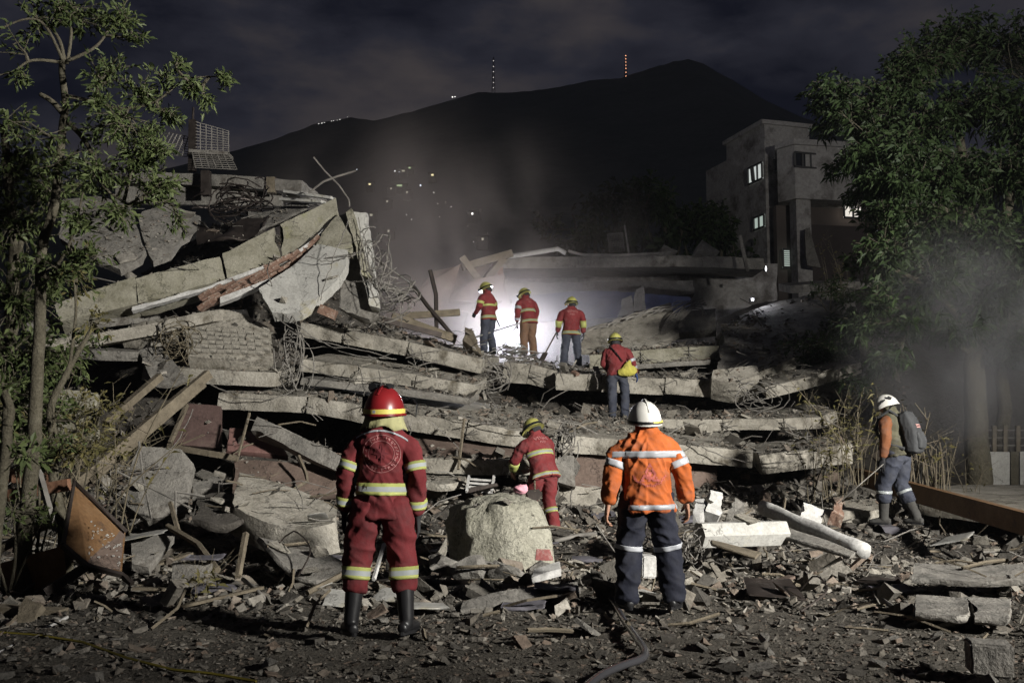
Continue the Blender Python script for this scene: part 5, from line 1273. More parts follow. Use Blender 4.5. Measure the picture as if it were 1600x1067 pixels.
def wrinkle(me, amp, f, seed, axis_z=.22, diag=.35, zones=None):
    n = len(me.vertices); co = np.empty(n * 3, np.float32); me.vertices.foreach_get('co', co); co = co.reshape(-1, 3).astype(float)
    no = np.empty(n * 3, np.float32); me.vertex_normals.foreach_get('vector', no); no = no.reshape(-1, 3)
    Q = np.stack([co[:, 0] * f + diag * f * co[:, 2] * np.sign(co[:, 0] + .02), co[:, 1] * f, co[:, 2] * f * axis_z], -1)
    Q2 = np.stack([co[:, 0] * f * .5, co[:, 1] * f * .5, co[:, 2] * f * .9 + co[:, 0] * f * .5], -1)
    w1 = 1 - 2 * np.abs(fbm(Q, 2, seed)) ** .8; w2 = 1 - 2 * np.abs(fbm(Q2, 2, seed + 7)) ** .8
    m = .5 + .5 * fbm(co * 4, 2, seed + 3)
    d = (np.clip(w1, -.6, 1) * m + np.clip(w2, -.6, 1) * (1 - m)) * amp
    if zones is not None: d *= zones(co)
    co += no * d[:, None]
    me.vertices.foreach_set('co', co.astype(np.float32).ravel()); me.update()
def bvh_of(me): return BVHTree.FromPolygons([v.co[:] for v in me.vertices], [tuple(p.vertices) for p in me.polygons])
def fabric(name, col, dirt=.25, rough=.85, scale=30, dust=.06):
    m, t, b = new_mat(name); N = t.nodes.new; L = t.links.new
    tc = N('ShaderNodeTexCoord'); n1 = N('ShaderNodeTexNoise'); n1.inputs['Scale'].default_value = 4; n1.inputs['Detail'].default_value = 6
    n2 = N('ShaderNodeTexNoise'); n2.inputs['Scale'].default_value = scale; n2.inputs['Detail'].default_value = 3
    L(tc.outputs['Object'], n1.inputs['Vector']); L(tc.outputs['Object'], n2.inputs['Vector'])
    r = N('ShaderNodeValToRGB'); r.color_ramp.elements[0].position = .32; r.color_ramp.elements[1].position = .72
    r.color_ramp.elements[0].color = (*[c * (1 - dirt) for c in col], 1); r.color_ramp.elements[1].color = (*[min(1, c * (1 + dirt * .6) + .01) for c in col], 1)
    L(n1.outputs['Fac'], r.inputs['Fac'])
    n3 = N('ShaderNodeTexNoise'); n3.inputs['Scale'].default_value = 7; n3.inputs['Detail'].default_value = 7; n3.inputs['Roughness'].default_value = .7; L(tc.outputs['Object'], n3.inputs['Vector'])
    mr = N('ShaderNodeMapRange'); mr.inputs['From Min'].default_value = .46; mr.inputs['From Max'].default_value = .76; mr.inputs['To Max'].default_value = .60; L(n3.outputs['Fac'], mr.inputs['Value'])
    mi = N('ShaderNodeMix'); mi.data_type = 'RGBA'; L(mr.outputs[0], mi.inputs['Factor']); L(r.outputs['Color'], mi.inputs[6]); mi.inputs[7].default_value = (*[.35 * c + dust for c in col], 1)
    L(mi.outputs[2], b.inputs['Base Color'])
    b.inputs['Roughness'].default_value = rough; b.inputs['Specular IOR Level'].default_value = .25
    bp = N('ShaderNodeBump'); bp.inputs['Strength'].default_value = .35; bp.inputs['Distance'].default_value = .012
    L(n2.outputs['Fac'], bp.inputs['Height']); L(bp.outputs['Normal'], b.inputs['Normal']); return m
M['red'] = fabric('red_fire_suit', (.118, .012, .015), dust=.035); M['red_old'] = fabric('red_jacket', (.155, .020, .022))
M['orange'] = fabric('orange_jacket', (.34, .077, .012)); M['navy'] = fabric('navy_trousers', (.007, .0085, .018), dust=.018); M['bluegrey'] = fabric('blue_grey_trousers', (.038, .043, .062))
M['brownpants'] = fabric('brown_trousers', (.15, .085, .05)); M['camo'] = fabric('olive_jacket', (.085, .08, .05), .6); M['rustsleeve'] = fabric('rust_orange_sleeve', (.17, .06, .022))
M['skin'] = plain('skin', (.27, .14, .09), .6, var=.12, bscale=20); M['hair'] = plain('black_hair', (.008, .007, .007), .6)
M['boot'] = plain('black_boot', (.012, .012, .013), .42, var=.3, bscale=20); M['glove'] = fabric('dark_glove', (.02, .02, .022)); M['boot_grey'] = fabric('dusty_boot', (.05, .048, .044)); M['blueglove'] = fabric('blue_glove', (.02, .06, .22))
M['yband'] = plain('yellow_reflective', (.33, .355, .11), .6, var=.3, bscale=30); M['sband'] = plain('silver_reflective', (.28, .30, .30), .4, var=.3, bscale=40); M['sband2'] = plain('pale_silver_reflective', (.28, .29, .31), .4, var=.3, bscale=40)
M['helm_red'] = plain('red_helmet_shell', (.16, .010, .012), .33, spec=.45, var=.35, bscale=40); M['helm_yel'] = plain('yellow_helmet_shell', (.32, .31, .09), .42, var=.35, bscale=40); M['helm_wht'] = plain('white_helmet_shell', (.48, .47, .44), .40, var=.18, bscale=40)
M['helm_band'] = plain('yellow_helmet_band', (.55, .46, .10), .5); M['neckcloth'] = fabric('yellow_neck_flap', (.33, .32, .16)); M['black'] = plain('black_plastic', (.012, .012, .013), .4)
M['print'] = plain('faded_print', (.34, .15, .145), .8, var=.5, bscale=60); M['printdark'] = plain('dark_print', (.10, .012, .016), .85); M['printviolet'] = plain('violet_print', (.30, .075, .06), .85, var=.4, bscale=60)
M['yellowbag'] = fabric('yellow_bag', (.42, .38, .07)); M['packgrey'] = fabric('grey_backpack', (.045, .047, .05)); M['eye'] = plain('eye', (.02, .015, .01), .2)

def hand(mb, Wp, d, lat, palm_n, side, curl=.5, k=1.0, spread=1.0):
    """Wp wrist; d along the forearm; lat towards the thumb side; palm_n out of the palm"""
    d, lat, palm_n = d.normalized(), lat.normalized(), palm_n.normalized()
    ell(mb, [Wp - d * .02 * k, Wp + d * .02 * k, Wp + d * .055 * k, Wp + d * .095 * k], [(.026 * k, .020 * k), (.034 * k, .018 * k), (.041 * k, .016 * k), (.039 * k, .013 * k)], 12, side=lat)
    for i, (o_, ln) in enumerate([(.031, .072), (.0105, .082), (-.0105, .077), (-.031, .060)]):
        p = Wp + d * (.092 - .004 * abs(i - 1)) * k + lat * o_ * k * spread; dd = d.copy(); ax = lat
        pts = [p - d * .012]; ang = 0
        for s_, a in ((.45, .35), (.32, .9), (.23, .7)):
            ang += a * curl; dd = (d * math.cos(ang) + palm_n * math.sin(ang)); p = p + dd * ln * s_ * k; pts.append(p)
        ell(mb, pts, [.0092 * k, .0088 * k, .0080 * k, .0066 * k], 8, side=lat)
    p = Wp + d * .022 * k + lat * .026 * k; dd = (d * .72 + lat * .62 + palm_n * .3).normalized(); pts = [p - dd * .01, p + dd * .032 * k]
    dd = (d * .9 + lat * .18 + palm_n * .42).normalized(); pts.append(pts[-1] + dd * .026 * k); pts.append(pts[-1] + (dd + palm_n * .25).normalized() * .022 * k)
    ell(mb, pts, [.0125 * k, .0115 * k, .0098 * k, .0078 * k], 8, side=palm_n)

BOOTS = {}
def person(label, pos, yaw, scale=1.0, pose=None, jacket='red', trousers='red', bands=(), group=None, gloves='glove', voxel=.011, tucked=False, bulk=1.0, helmet='yellow', hvox=.006, wr=.010, hem=.80, leg_w=1.0, left_sleeve=None, printer=None):
    D = dict(lean=0.0, side=0.0, twist=0.0, head=(0, 0), hip_z=.92,
             sh_l=(-.195, 0, 1.40), sh_r=(.195, 0, 1.40), el_l=(-.275, -.02, 1.12), el_r=(.275, -.02, 1.12), wr_l=(-.285, .06, .87), wr_r=(.285, .06, .87),
             kn_l=(-.12, .03, .50), kn_r=(.12, .03, .50), an_l=(-.14, 0, .09), an_r=(.14, 0, .09), ft_l=.15, ft_r=-.15, abs_arms=False)
    D.update(pose or {})
    root = empty('person', pos, yaw, label, 'person', group); root.scale = (scale,) * 3
    piv = V((0, 0, .95))
    # a forward lean carries the pelvis back a little; torso frame:
    TM = Matrix.Translation(piv) @ Matrix.Rotation(D['twist'], 4, 'Z') @ Matrix.Rotation(D['side'], 4, 'Y') @ Matrix.Rotation(-D['lean'], 4, 'X') @ Matrix.Translation(-piv)
    t = lambda p: TM @ V(p)
    arm = (lambda p: V(p)) if D['abs_arms'] else t
    SHL, SHR = t(D['sh_l']), t(D['sh_r']); EL, ER, WL_, WR_ = arm(D['el_l']), arm(D['el_r']), arm(D['wr_l']), arm(D['wr_r'])
    tx = (TM.to_3x3() @ V((1, 0, 0)))
    neck = t((0, -.01, 1.46)); hd_c = t((0, .02, 1.575))
    HM = Matrix.Translation(hd_c) @ TM.to_3x3().to_4x4() @ Matrix.Rotation(D['head'][1], 4, 'Z') @ Matrix.Rotation(-D['head'][0], 4, 'X')
    h = lambda p: HM @ V(p)
    # ---- body (one continuous skin: head, neck, torso core, arms, legs)
    b = MB()
    ell(b, [h((0, .015, -.115)), h((0, .02, -.085)), h((0, .012, -.03)), h((0, .002, .03)), h((0, -.006, .08)), h((0, -.008, .112))], [(.030, .038), (.052, .068), (.067, .088), (.073, .096), (.062, .082), (.03, .045)], 18, side=HM.to_3x3() @ V((1, 0, 0)))
    ell(b, [h((0, .095, .02)), h((0, .112, -.012)), h((0, .108, -.028))], [.010, .016, .013], 8)           # nose
    ball(b, h((0, .086, .035)), (.045, .016, .010), 6)                                                   # brow
    ball(b, h((0, .090, -.062)), (.024, .010, .007), 6); ball(b, h((0, .089, -.073)), (.021, .010, .007), 6)  # lips
    ball(b, h((0, .075, -.108)), (.022, .018, .016), 6)                                                 # chin
    for s in (-1, 1): ball(b, h((s * .074, -.005, -.012)), (.010, .020, .032), 6)                       # ears
    ell(b, [t((0, -.02, 1.38)), neck, h((0, -.02, -.09)), h((0, -.01, -.04))], [(.075, .065), (.06, .06), (.056, .058), (.055, .06)], 14)
    ell(b, [t((0, 0, .90)), t((0, 0, 1.1)), t((0, 0, 1.3)), t((0, -.01, 1.39))], [(.14, .10), (.12, .09), (.14, .09), (.08, .06)], 16, side=tx)
    for sh, e, w_ in ((SHL, EL, WL_), (SHR, ER, WR_)): ell(b, [sh.lerp(t((0, 0, 1.30)), .5) - V((0, 0, .05)), sh + (TM.to_3x3() @ V((0, 0, -.085))), e, w_.lerp(e, .1), w_], [.045, .045, .036, .027, .025], 10)
    for s, kn, an in ((-1, D['kn_l'], D['an_l']), (1, D['kn_r'], D['an_r'])): ell(b, [V((s * .05, 0, .93)), V((s * .095, 0, D['hip_z'] - .08)), V(kn), V(an)], [.08, .07, .05, .035], 12)
    hd = []
    for sd, e, w_ in ((-1, EL, WL_), (1, ER, WR_)):
        dd = (w_ - e).normalized(); inward = V((-sd, 0, 0)); fwd = V((0, 1, 0))
        lat = (fwd - dd * fwd.dot(dd)).normalized() if abs(dd.y) < .9 else V((0, 0, 1)); pn = (inward - dd * inward.dot(dd)); pn = (pn - lat * pn.dot(lat)).normalized()
        hd.append((w_, dd, lat, pn, sd))
    if not gloves:
        for w_, dd, lat, pn, sd in hd: hand(b, w_ + dd * .012, dd, lat, pn, sd, .75, 1.24)
    me = remesh(b, hvox if not gloves else .009, 3, 'body'); link('body', me, M['skin'], root)
    for s in (-1, 1):
        e_ = MB(); ball(e_, h((s * .030, .088, .012)), .0105, 6); wpart('eye', e_, M['eye'], root)
    if gloves:
        for i, (w_, dd, lat, pn, sd) in enumerate(hd):
            g = MB(); ell(g, [w_ - dd * .05, w_, w_ + dd * .02], [.038, .036, .030], 12); hand(g, w_ + dd * .015, dd, lat, pn, sd, .6, 1.16)
            gm = gloves if isinstance(gloves, str) else gloves[i]
            me = remesh(g, .0055, 3, 'glove'); link('glove', me, M[gm], root)
    # hair
    b = MB(); ell(b, [h((0, -.03, -.085)), h((0, -.026, -.05)), h((0, -.018, 0)), h((0, -.010, .05)), h((0, -.006, .09))], [(.052, .045), (.068, .066), (.079, .085), (.078, .09), (.06, .07)], 16, side=HM.to_3x3() @ V((1, 0, 0)))
    link('hair', remesh(b, .008, 2, 'hair'), M['hair'], root)
    # ---- jacket
    B_ = bulk
    tors = [(hem, .212 * B_, .155 * B_), (.92, .196 * B_, .150 * B_), (1.02, .183 * B_, .143 * B_), (1.14, .186 * B_, .145 * B_), (1.25, .208 * B_, .150 * B_), (1.34, .212 * B_, .142 * B_), (1.385, .180 * B_, .115 * B_), (1.425, .125 * B_, .095), (1.475, .078, .080), (1.515, .074, .078)]
    def build_jacket(parts):
        b = MB()
        if 't' in parts: ell(b, [t((0, -.012 * (z > 1.3), z)) for z, _, _ in tors], [(a, c) for _, a, c in tors], 26, side=tx, caps=False)
        for key, sh, e, w_ in (('l', SHL, EL, WL_), ('r', SHR, ER, WR_)):
            if key in parts:
                sc = sh + (TM.to_3x3() @ V((0, 0, -.078))); inn = sc.lerp(t((0, 0, 1.345)), .5) + (TM.to_3x3() @ V((0, 0, .012))); m1 = sh.lerp(e, .5); m2 = e.lerp(w_, .5); bend = (e - sh.lerp(w_, .5))
                ell(b, [inn, sc.lerp(inn, .18) + (TM.to_3x3() @ V((0, 0, -.004))), sc.lerp(m1, .38), m1, e + bend * .06, m2, w_ - (w_ - e).normalized() * .02], [.078 * B_, .080 * B_, .082 * B_, .076 * B_, .066 * B_, .058 * B_, .049 * B_], 18)
        return b
    both = left_sleeve is None
    b = build_jacket('tlr' if both else 'tr')
    me = remesh(b, voxel, 5, 'jacket'); wrinkle(me, wr * 1.7, 12, 11 + int(abs(pos[0]) * 10), .20, .5)
    jk = link('jacket', me, M[jacket], root); JB = bvh_of(me)
    if not both:
        b = build_jacket('l'); m2_ = remesh(b, voxel, 5, 'sleeve'); wrinkle(m2_, wr, 13, 5); link('sleeve', m2_, M[left_sleeve], root); JBl = bvh_of(m2_)
    # ---- trousers
    b = MB()
    bot = .30 if tucked else .075
    ell(b, [V((0, 0, .84)), V((0, 0, .90)), t((0, 0, .97)), t((0, 0, 1.02))], [(.165 * leg_w, .125), (.172 * B_, .130 * B_), (.160 * B_, .118 * B_), (.148 * B_, .108 * B_)], 22)
    for s, kn, an in ((-1, V(D['kn_l']), V(D['an_l'])), (1, V(D['kn_r']), V(D['an_r']))):
        hip = V((s * .095, 0, D['hip_z'])); cuff = kn.lerp(an, (kn.z - bot) / max(kn.z - an.z, .05)) if kn.z - an.z > .1 else an
        L_ = leg_w
        ell(b, [hip, hip.lerp(kn, .35), hip.lerp(kn, .75), kn + V((0, .012, 0)), kn.lerp(cuff, .4), kn.lerp(cuff, .8), cuff], [(.098 * L_, .125), (.103 * L_, .118), (.090 * L_, .10), (.085 * L_, .092), (.081 * L_, .09), (.076 * L_, .085), (.074 * L_, .08)], 18)
    me = remesh(b, voxel, 5, 'trousers'); wrinkle(me, wr * 1.7, 9, 23 + int(abs(pos[0]) * 7), .75, .7)
    link('trousers', me, M[trousers], root); TB = bvh_of(me)
    # ---- boots
    for s, kn, an, fy in ((-1, V(D['kn_l']), V(D['an_l']), D['ft_l']), (1, V(D['kn_r']), V(D['an_r']), D['ft_r'])):
        b = MB(); fd = V((-math.sin(fy), math.cos(fy), 0)); up_ = an.lerp(kn, .72 if tucked else .3); z0 = an.z - .09
        ell(b, [V((an.x, an.y, z0 + .06)), an + V((0, 0, .02)), an.lerp(kn, .3), up_], [(.050, .062), (.053, .06), (.060, .066) if tucked else (.05, .055), (.070, .074) if tucked else (.05, .055)], 16)
        g0 = V((an.x, an.y, z0))
        ell(b, [g0 - fd * .075 + V((0, 0, .045)), g0 - fd * .03 + V((0, 0, .05)), g0 + fd * .06 + V((0, 0, .047)), g0 + fd * .13 + V((0, 0, .038)), g0 + fd * .175 + V((0, 0, .033))], [(.036, .040), (.043, .046), (.047, .045), (.048, .036), (.036, .028)], 14, side=fd.cross(V((0, 0, 1))))
        bt = link('boot', remesh(b, .008, 3, 'boot'), M['boot_grey'] if helmet == 'climb' else M['boot'], root)
        sb = MB(); sd_ = fd.cross(V((0, 0, 1)))
        for q in (1,):
            ov = []
            for k in range(18):
                a = 2 * math.pi * k / 18; y = math.cos(a); x = math.sin(a); ov.append(g0 + fd * (.052 + y * .145) + sd_ * (x * (.052 if y > -.2 else .044)))
            n_ = len(ov); sb.add([p + V((0, 0, .002)) for p in ov] + [p + V((0, 0, .026)) for p in ov], [tuple(range(n_ - 1, -1, -1)), tuple(range(n_, 2 * n_))] + [(i, (i + 1) % n_, n_ + (i + 1) % n_, n_ + i) for i in range(n_)])
        wpart('sole', sb, M['black'], bt)
    # ---- reflective bands: rings laid on the cloth
    def ring(axis_p, axis_d, ref, half, bvh, lim, mats, clamp=None):
        n = 44 if lim > .12 else 24; d = axis_d.normalized(); s_ = (ref - d * ref.dot(d)).normalized(); o_ = d.cross(s_)
        rows = [-1, -1, -.42, -.42, .42, .42, 1, 1] if len(mats) > 1 else [-1, -1, -.33, .33, 1, 1]; mb = MB(); vs = []
        for ri, v_ in enumerate(rows):
            lift = .001 if ri in (0, len(rows) - 1) else .008
            rad = []
            c = axis_p + d * (v_ * half)
            for j in range(n):
                a = 2 * math.pi * j / n; dr = s_ * math.cos(a) + o_ * math.sin(a)
                hh = bvh.ray_cast(c, dr, lim * 2.2); r = hh[3] if hh[0] else lim
                rad.append((min(r, clamp(a) if clamp else lim * 1.35), dr))
            for r, dr in rad: vs.append(c + dr * (r + lift))
        fs, mi = [], []
        for i in range(len(rows) - 1):
            for j in range(n): fs.append((i * n + j, i * n + (j + 1) % n, (i + 1) * n + (j + 1) % n, (i + 1) * n + j)); mi.append(1 if (len(mats) > 1 and i in (3,)) else 0)
        me = bpy.data.meshes.new('reflective_band'); me.from_pydata(vs, [], fs); me.update(); me.polygons.foreach_set('material_index', mi); smooth(me)
        return link('reflective_band', me, [M[x] for x in mats], root)
    for bd in bands:
        mats = bd[3]
        if bd[0] == 'torso':
            z, half = bd[1], bd[2]; i = max(k for k in range(len(tors)) if tors[k][0] <= z) if z >= tors[0][0] else 0; a_, c_ = tors[i][1], tors[i][2]
            cl_ = lambda a, a_=a_, c_=c_: 1.45 * a_ * c_ / math.sqrt((c_ * math.cos(a)) ** 2 + (a_ * math.sin(a)) ** 2)
            ring(t((0, 0, z)), TM.to_3x3() @ V((0, 0, 1)), tx, half, JB, .26, mats, cl_)
        elif bd[0] == 'arm':
            sd, u = bd[1]; sh, e, w_ = (SHL, EL, WL_) if sd < 0 else (SHR, ER, WR_)
            p, q = (sh, e) if u < 1 else (e, w_); k_ = u if u < 1 else u - 1
            ring(p.lerp(q, k_), q - p, V((1, .2, 0)), bd[2], JB if (sd > 0 or both) else JBl, .075 * B_, mats)
        else:
            sd, z = bd[1]; kn, an = (V(D['kn_l']), V(D['an_l'])) if sd < 0 else (V(D['kn_r']), V(D['an_r']))
            hip = V((sd * .095, 0, D['hip_z'])); p, q = (kn, an) if z < kn.z else (hip, kn)
            ring(p.lerp(q, (p.z - z) / (p.z - q.z)), p - q, V((1, 0, 0)), bd[2], TB, .085 * leg_w, mats)
    # ---- print on the back
    def back_print(vs2, fs, name, m_, off=.005):
        """vs2: (x, z) on the torso's own back plane"""
        vv = []; Ri = TM.to_3x3(); dr = Ri @ V((0, 1, 0))
        for x, z in vs2:
            o_ = t((x, -.6, z)); hh = JB.ray_cast(o_, dr, 1.0); vv.append((hh[0] if hh[0] else t((x, -.15, z))) - dr * off)
        me = bpy.data.meshes.new(name); me.from_pydata(vv, [], fs); me.update(); return link(name, me, m_, root)
    if printer: printer(back_print)
    # ---- helmet
    hm = bpy.data.objects.new('helmet', None); COL.objects.link(hm); hm.parent = root; hm.matrix_local = HM @ Matrix.Diagonal((1.09, 1.09, 1.14, 1))
    make_helmet(hm, helmet)
    return dict(root=root, TM=TM, HM=HM, wl=WL_, wr=WR_, jb=JB)

def dome(mb, rx, ry, rz, z0, n=28, rings=9, y0=0., flare=None, back=0.):
    vs, fs = [], []
    prof = [(1.0 * math.cos(a), math.sin(a)) for a in np.linspace(0, math.pi / 2 * .985, rings)]
    for k, (r, zz) in enumerate(prof):
        for j in range(n):
            a = 2 * math.pi * j / n; vs.append(V((rx * r * math.cos(a), y0 + ry * r * math.sin(a), z0 + rz * zz - back * max(0, -math.sin(a)) * (1 - zz))))
    for k in range(rings - 1):
        for j in range(n): fs.append((k * n + j, k * n + (j + 1) % n, (k + 1) * n + (j + 1) % n, (k + 1) * n + j))
    fs.append(tuple((rings - 1) * n + j for j in range(n)))
    # inner return
    o = len(vs)
    for j in range(n): 
        a = 2 * math.pi * j / n; vs.append(V((rx * .93 * math.cos(a), y0 + ry * .93 * math.sin(a), z0 + .004 - back * max(0, -math.sin(a)))))
    for j in range(n): fs.append((j, o + j, o + (j + 1) % n, (j + 1) % n))
    fs.append(tuple(o + j for j in range(n - 1, -1, -1)))
    mb.add(vs, fs)
def loop(mb, rx, ry, z, hgt, w, n=32, y0=0., a0=0., a1=6.2832, back=0.):
    """flat band round the head"""
    vs, fs = [], []; full = abs(a1 - a0 - 6.2832) < 1e-3; m = n if full else n + 1
    for i in range(m):
        a = a0 + (a1 - a0) * i / n; dz = -back * max(0, -math.sin(a))
        for (r, zz) in ((0, -.5), (w, -.5), (w, .5), (0, .5)): vs.append(V(((rx + r) * math.cos(a), y0 + (ry + r) * math.sin(a), z + dz + zz * hgt)))
    for i in range(m if full else m - 1):
        k = (i + 1) % m
        for q in range(4): fs.append((i * 4 + q, i * 4 + (q + 1) % 4, k * 4 + (q + 1) % 4, k * 4 + q))
    if not full: fs += [(0, 1, 2, 3), (n * 4 + 3, n * 4 + 2, n * 4 + 1, n * 4)]
    mb.add(vs, fs)
def make_helmet(hm, kind):
    def part(name, b, m_, sm=True):
        me = b.mesh(name)
        if sm:
            smooth(me); me.set_sharp_from_angle(angle=math.radians(40))
        return link(name, me, m_, hm)
    if kind == 'red':
        b = MB(); dome(b, .130, .152, .168, -.035, 32, 10, -.01, back=.012); part('shell', b, M['helm_red'])
        b = MB(); loop(b, .129, .151, -.022, .030, .006, y0=-.01, back=.012); part('band', b, M['helm_band'])
        b = MB(); loop(b, .131, .153, -.043, .014, .012, y0=-.01, back=.012); part('rim', b, M['helm_red'])
        b = MB(); b.tube([(0, y, .13 - 5.2 * (y + .01) ** 2) for y in np.linspace(-.12, .12, 12)], .012, 6); part('crest', b, M['helm_red'])
        b = MB(); b.tube([(.03, -.06, .112), (.03, -.02, .128), (.03, .02, .128)], .022, 10); part('lamp', b, M['black'])
        b = MB(); b.tube([(-.085, -.02, .125), (-.085, .07, .125)], .030, 10); b.tube([(-.03, .0, .135), (-.085, .02, .125)], .014, 6); b.box((-.125, -.01, .02), (.035, .07, .10)); part('side_torch', b, M['black'])
        b = MB(); loop(b, .150, .175, -.035, .012, .012, y0=.0, a0=.2, a1=2.94); b.tube([(.13, .05, -.02), (.21, .02, -.055), (.205, .05, .02), (.17, .08, .05)], .006, 5); part('visor_frame', b, M['black'])
        # neck flap, flaring
        vs, fs = [], []; n = 26
        for k, (rr, z) in enumerate(((.122, -.045), (.124, -.075), (.132, -.10), (.148, -.122))):
            for i in range(n + 1):
                a = math.pi * (1 - .10) + (math.pi * 1.20) * i / n; w = 1 + .05 * math.sin(i * 1.7 + k) * k / 2
                vs.append(V((rr * w * math.cos(a) * 1.0, rr * w * math.sin(a) * .92 - .01, z + .012 * math.sin(i * .9) * (k == 3) - .02 * (k == 3) * abs(math.cos(a)))))
        for k in range(3):
            for i in range(n): fs.append((k * (n + 1) + i, k * (n + 1) + i + 1, (k + 1) * (n + 1) + i + 1, (k + 1) * (n + 1) + i))
        b = MB(); b.add(vs, fs); me = b.mesh('neck_flap'); smooth(me)
        bm = bmesh.new(); bm.from_mesh(me); bmesh.ops.solidify(bm, geom=bm.faces[:], thickness=.004); bm.to_mesh(me); bm.free(); link('neck_flap', me, M['neckcloth'], hm)
        b = MB(); b.box((.0, -.176, -.034), (.018, .004, .018)); part('badge', b, M['sband2'], False)
    elif kind == 'white':
        b = MB(); dome(b, .128, .150, .150, -.030, 32, 10, -.01, back=.012); part('shell', b, M['helm_wht'])
        b = MB(); b.tube([(0, y, .125 - 5.4 * (y + .01) ** 2) for y in np.linspace(-.14, .13, 14)], .010, 6); part('ridge', b, M['helm_wht'])
        b = MB(); loop(b, .128, .150, -.030, .020, .007, y0=-.01, back=.012); part('rim_band', b, M['black'])
        b = MB(); loop(b, .129, .151, -.024, .012, .009, y0=-.01, a0=4.9, a1=5.9, back=.012); part('yellow_mark', b, M['helm_band'])
        b = MB(); loop(b, .120, .141, -.046, .012, .012, y0=-.01, back=.014); part('lower_rim', b, M['helm_wht'])
        b = MB(); loop(b, .078, .09, -.085, .02, .008, y0=-.01, a0=3.4, a1=6.0); part('headband', b, M['black'])
    elif kind == 'climb':
        b = MB(); dome(b, .122, .146, .140, -.030, 30, 9, 0, back=.02); part('shell', b, M['helm_wht'])
        b = MB()
        for s in (-1, 1):
            b.tube([(s * .123, .09, -.005), (s * .127, .03, .02), (s * .123, -.02, .035)], .010, 5); b.tube([(s * .112, -.06, .05), (s * .10, -.09, .02)], .016, 5)
        part('vent', b, M['black'])
        b = MB(); loop(b, .118, .142, -.034, .014, .006, back=.02); part('rim', b, M['helm_wht'])
        for s in (-1, 1):
            b = MB(); b.tube([(s * .09, -.07, -.05), (s * .088, -.02, -.075), (s * .082, .02, -.09), (s * .04, .05, -.135)], .008, 5); part('chin_strap', b, M['black'])
    else:
        b = MB(); dome(b, .125, .148, .150, -.02, 28, 9, -.005, back=.012); part('shell', b, M['helm_yel'])
        b = MB(); dome(b, .145, .172, .02, -.028, 28, 4, 0, back=.012); part('brim', b, M['helm_yel'])
        b = MB(); b.tube([(0, y, .132 - 5.2 * (y) ** 2) for y in np.linspace(-.13, .13, 12)], .012, 6); part('crest', b, M['helm_yel'])
        b = MB(); loop(b, .127, .150, .004, .030, .008, y0=-.005, back=.012); part('goggle_strap', b, M['black'])
        b = MB(); b.tube([(x, .152 - 2.5 * x * x, .012) for x in np.linspace(-.09, .09, 9)], .026, 7); part('goggles', b, M['black'])
        b = MB(); loop(b, .082, .098, -.07, .06, .006, y0=-.015, a0=3.5, a1=5.9); part('neck_guard', b, M['glove'])
        for s in (-1, 1):
            b = MB(); b.tube([(s * .10, .03, -.03), (s * .085, .03, -.09), (s * .04, .06, -.135)], .008, 5); part('chin_strap', b, M['black'])

def text_print(txt, size, cx, cz, name='lettering', m_='print', arch=0.):
    def f(bp):
        cu = bpy.data.curves.new('t', 'FONT'); cu.body = txt; cu.size = size; cu.align_x = 'CENTER'; cu.resolution_u = 2
        o = bpy.data.objects.new('t', cu); COL.objects.link(o); dg = bpy.context.evaluated_depsgraph_get(); me = bpy.data.meshes.new_from_object(o.evaluated_get(dg)); bpy.data.objects.remove(o)
        bp([(v.co.x + cx, v.co.y + cz - arch * v.co.x ** 2) for v in me.vertices], [tuple(p.vertices) for p in me.polygons], name, M[m_])
    return f
def annulus(r0, r1, cx, cz, n=40, a0=0., a1=6.2832):
    vs, fs = [], []
    for i in range(n + 1):
        a = a0 + (a1 - a0) * i / n; vs += [(cx + r0 * math.cos(a), cz + r0 * math.sin(a)), (cx + r1 * math.cos(a), cz + r1 * math.sin(a))]
    return vs, [(2 * i, 2 * i + 1, 2 * i + 3, 2 * i + 2) for i in range(n)]
def red_emblem(bp):
    cx, cz = .01, 1.245
    for r0, r1, m_ in ((.128, .132, 'print'), (.088, .091, 'print')): bp(*annulus(r0, r1, cx, cz, 50), 'emblem_ring', M[m_])
    R = random.Random(3); vs, fs = [], []
    for i in range(30):                                   # worn, unreadable lettering round the ring
        a = 6.2832 * i / 30
        if 1.35 < a < 1.75 or R.random() < .16: continue
        for k in range(3):
            rr = .102 + R.uniform(0, .016); aa = a + R.uniform(-.07, .07); w, hh = R.choice(((.003, .011), (.010, .003), (.003, .008)))
            o = len(vs); ca, sa = math.cos(aa), math.sin(aa)
            for dx, dz in ((-w, -hh), (w, -hh), (w, hh), (-w, hh)): vs.append((cx + rr * ca + dx * sa * .8 + dz * ca * .6, cz + rr * sa - dx * ca * .8 + dz * sa * .6))
            fs.append((o, o + 1, o + 2, o + 3))
    bp(vs, fs, 'emblem_lettering', M['print'])
    star = []
    for i in range(16):
        a = math.pi / 2 + 6.2832 * i / 16; r = (.078 if i % 4 == 0 else .05 if i % 2 == 0 else .034); star.append((cx + r * math.cos(a) * .8, cz + r * math.sin(a)))
    bp([(cx, cz)] + star, [(0, 1 + i, 1 + (i + 1) % 16) for i in range(16)], 'emblem_figure', M['printdark'])
def red_piping(bp):
    n = 40; vs = []
    for i in range(n + 1):
        x = -.185 + .37 * i / n; z = 1.405 - 1.9 * x * x * (1 if x > 0 else .8); vs += [(x, z - .006), (x, z + .006)]
    bp(vs, [(2 * i, 2 * i + 1, 2 * i + 3, 2 * i + 2) for i in range(n)], 'shoulder_piping', M['sband2'], .006)
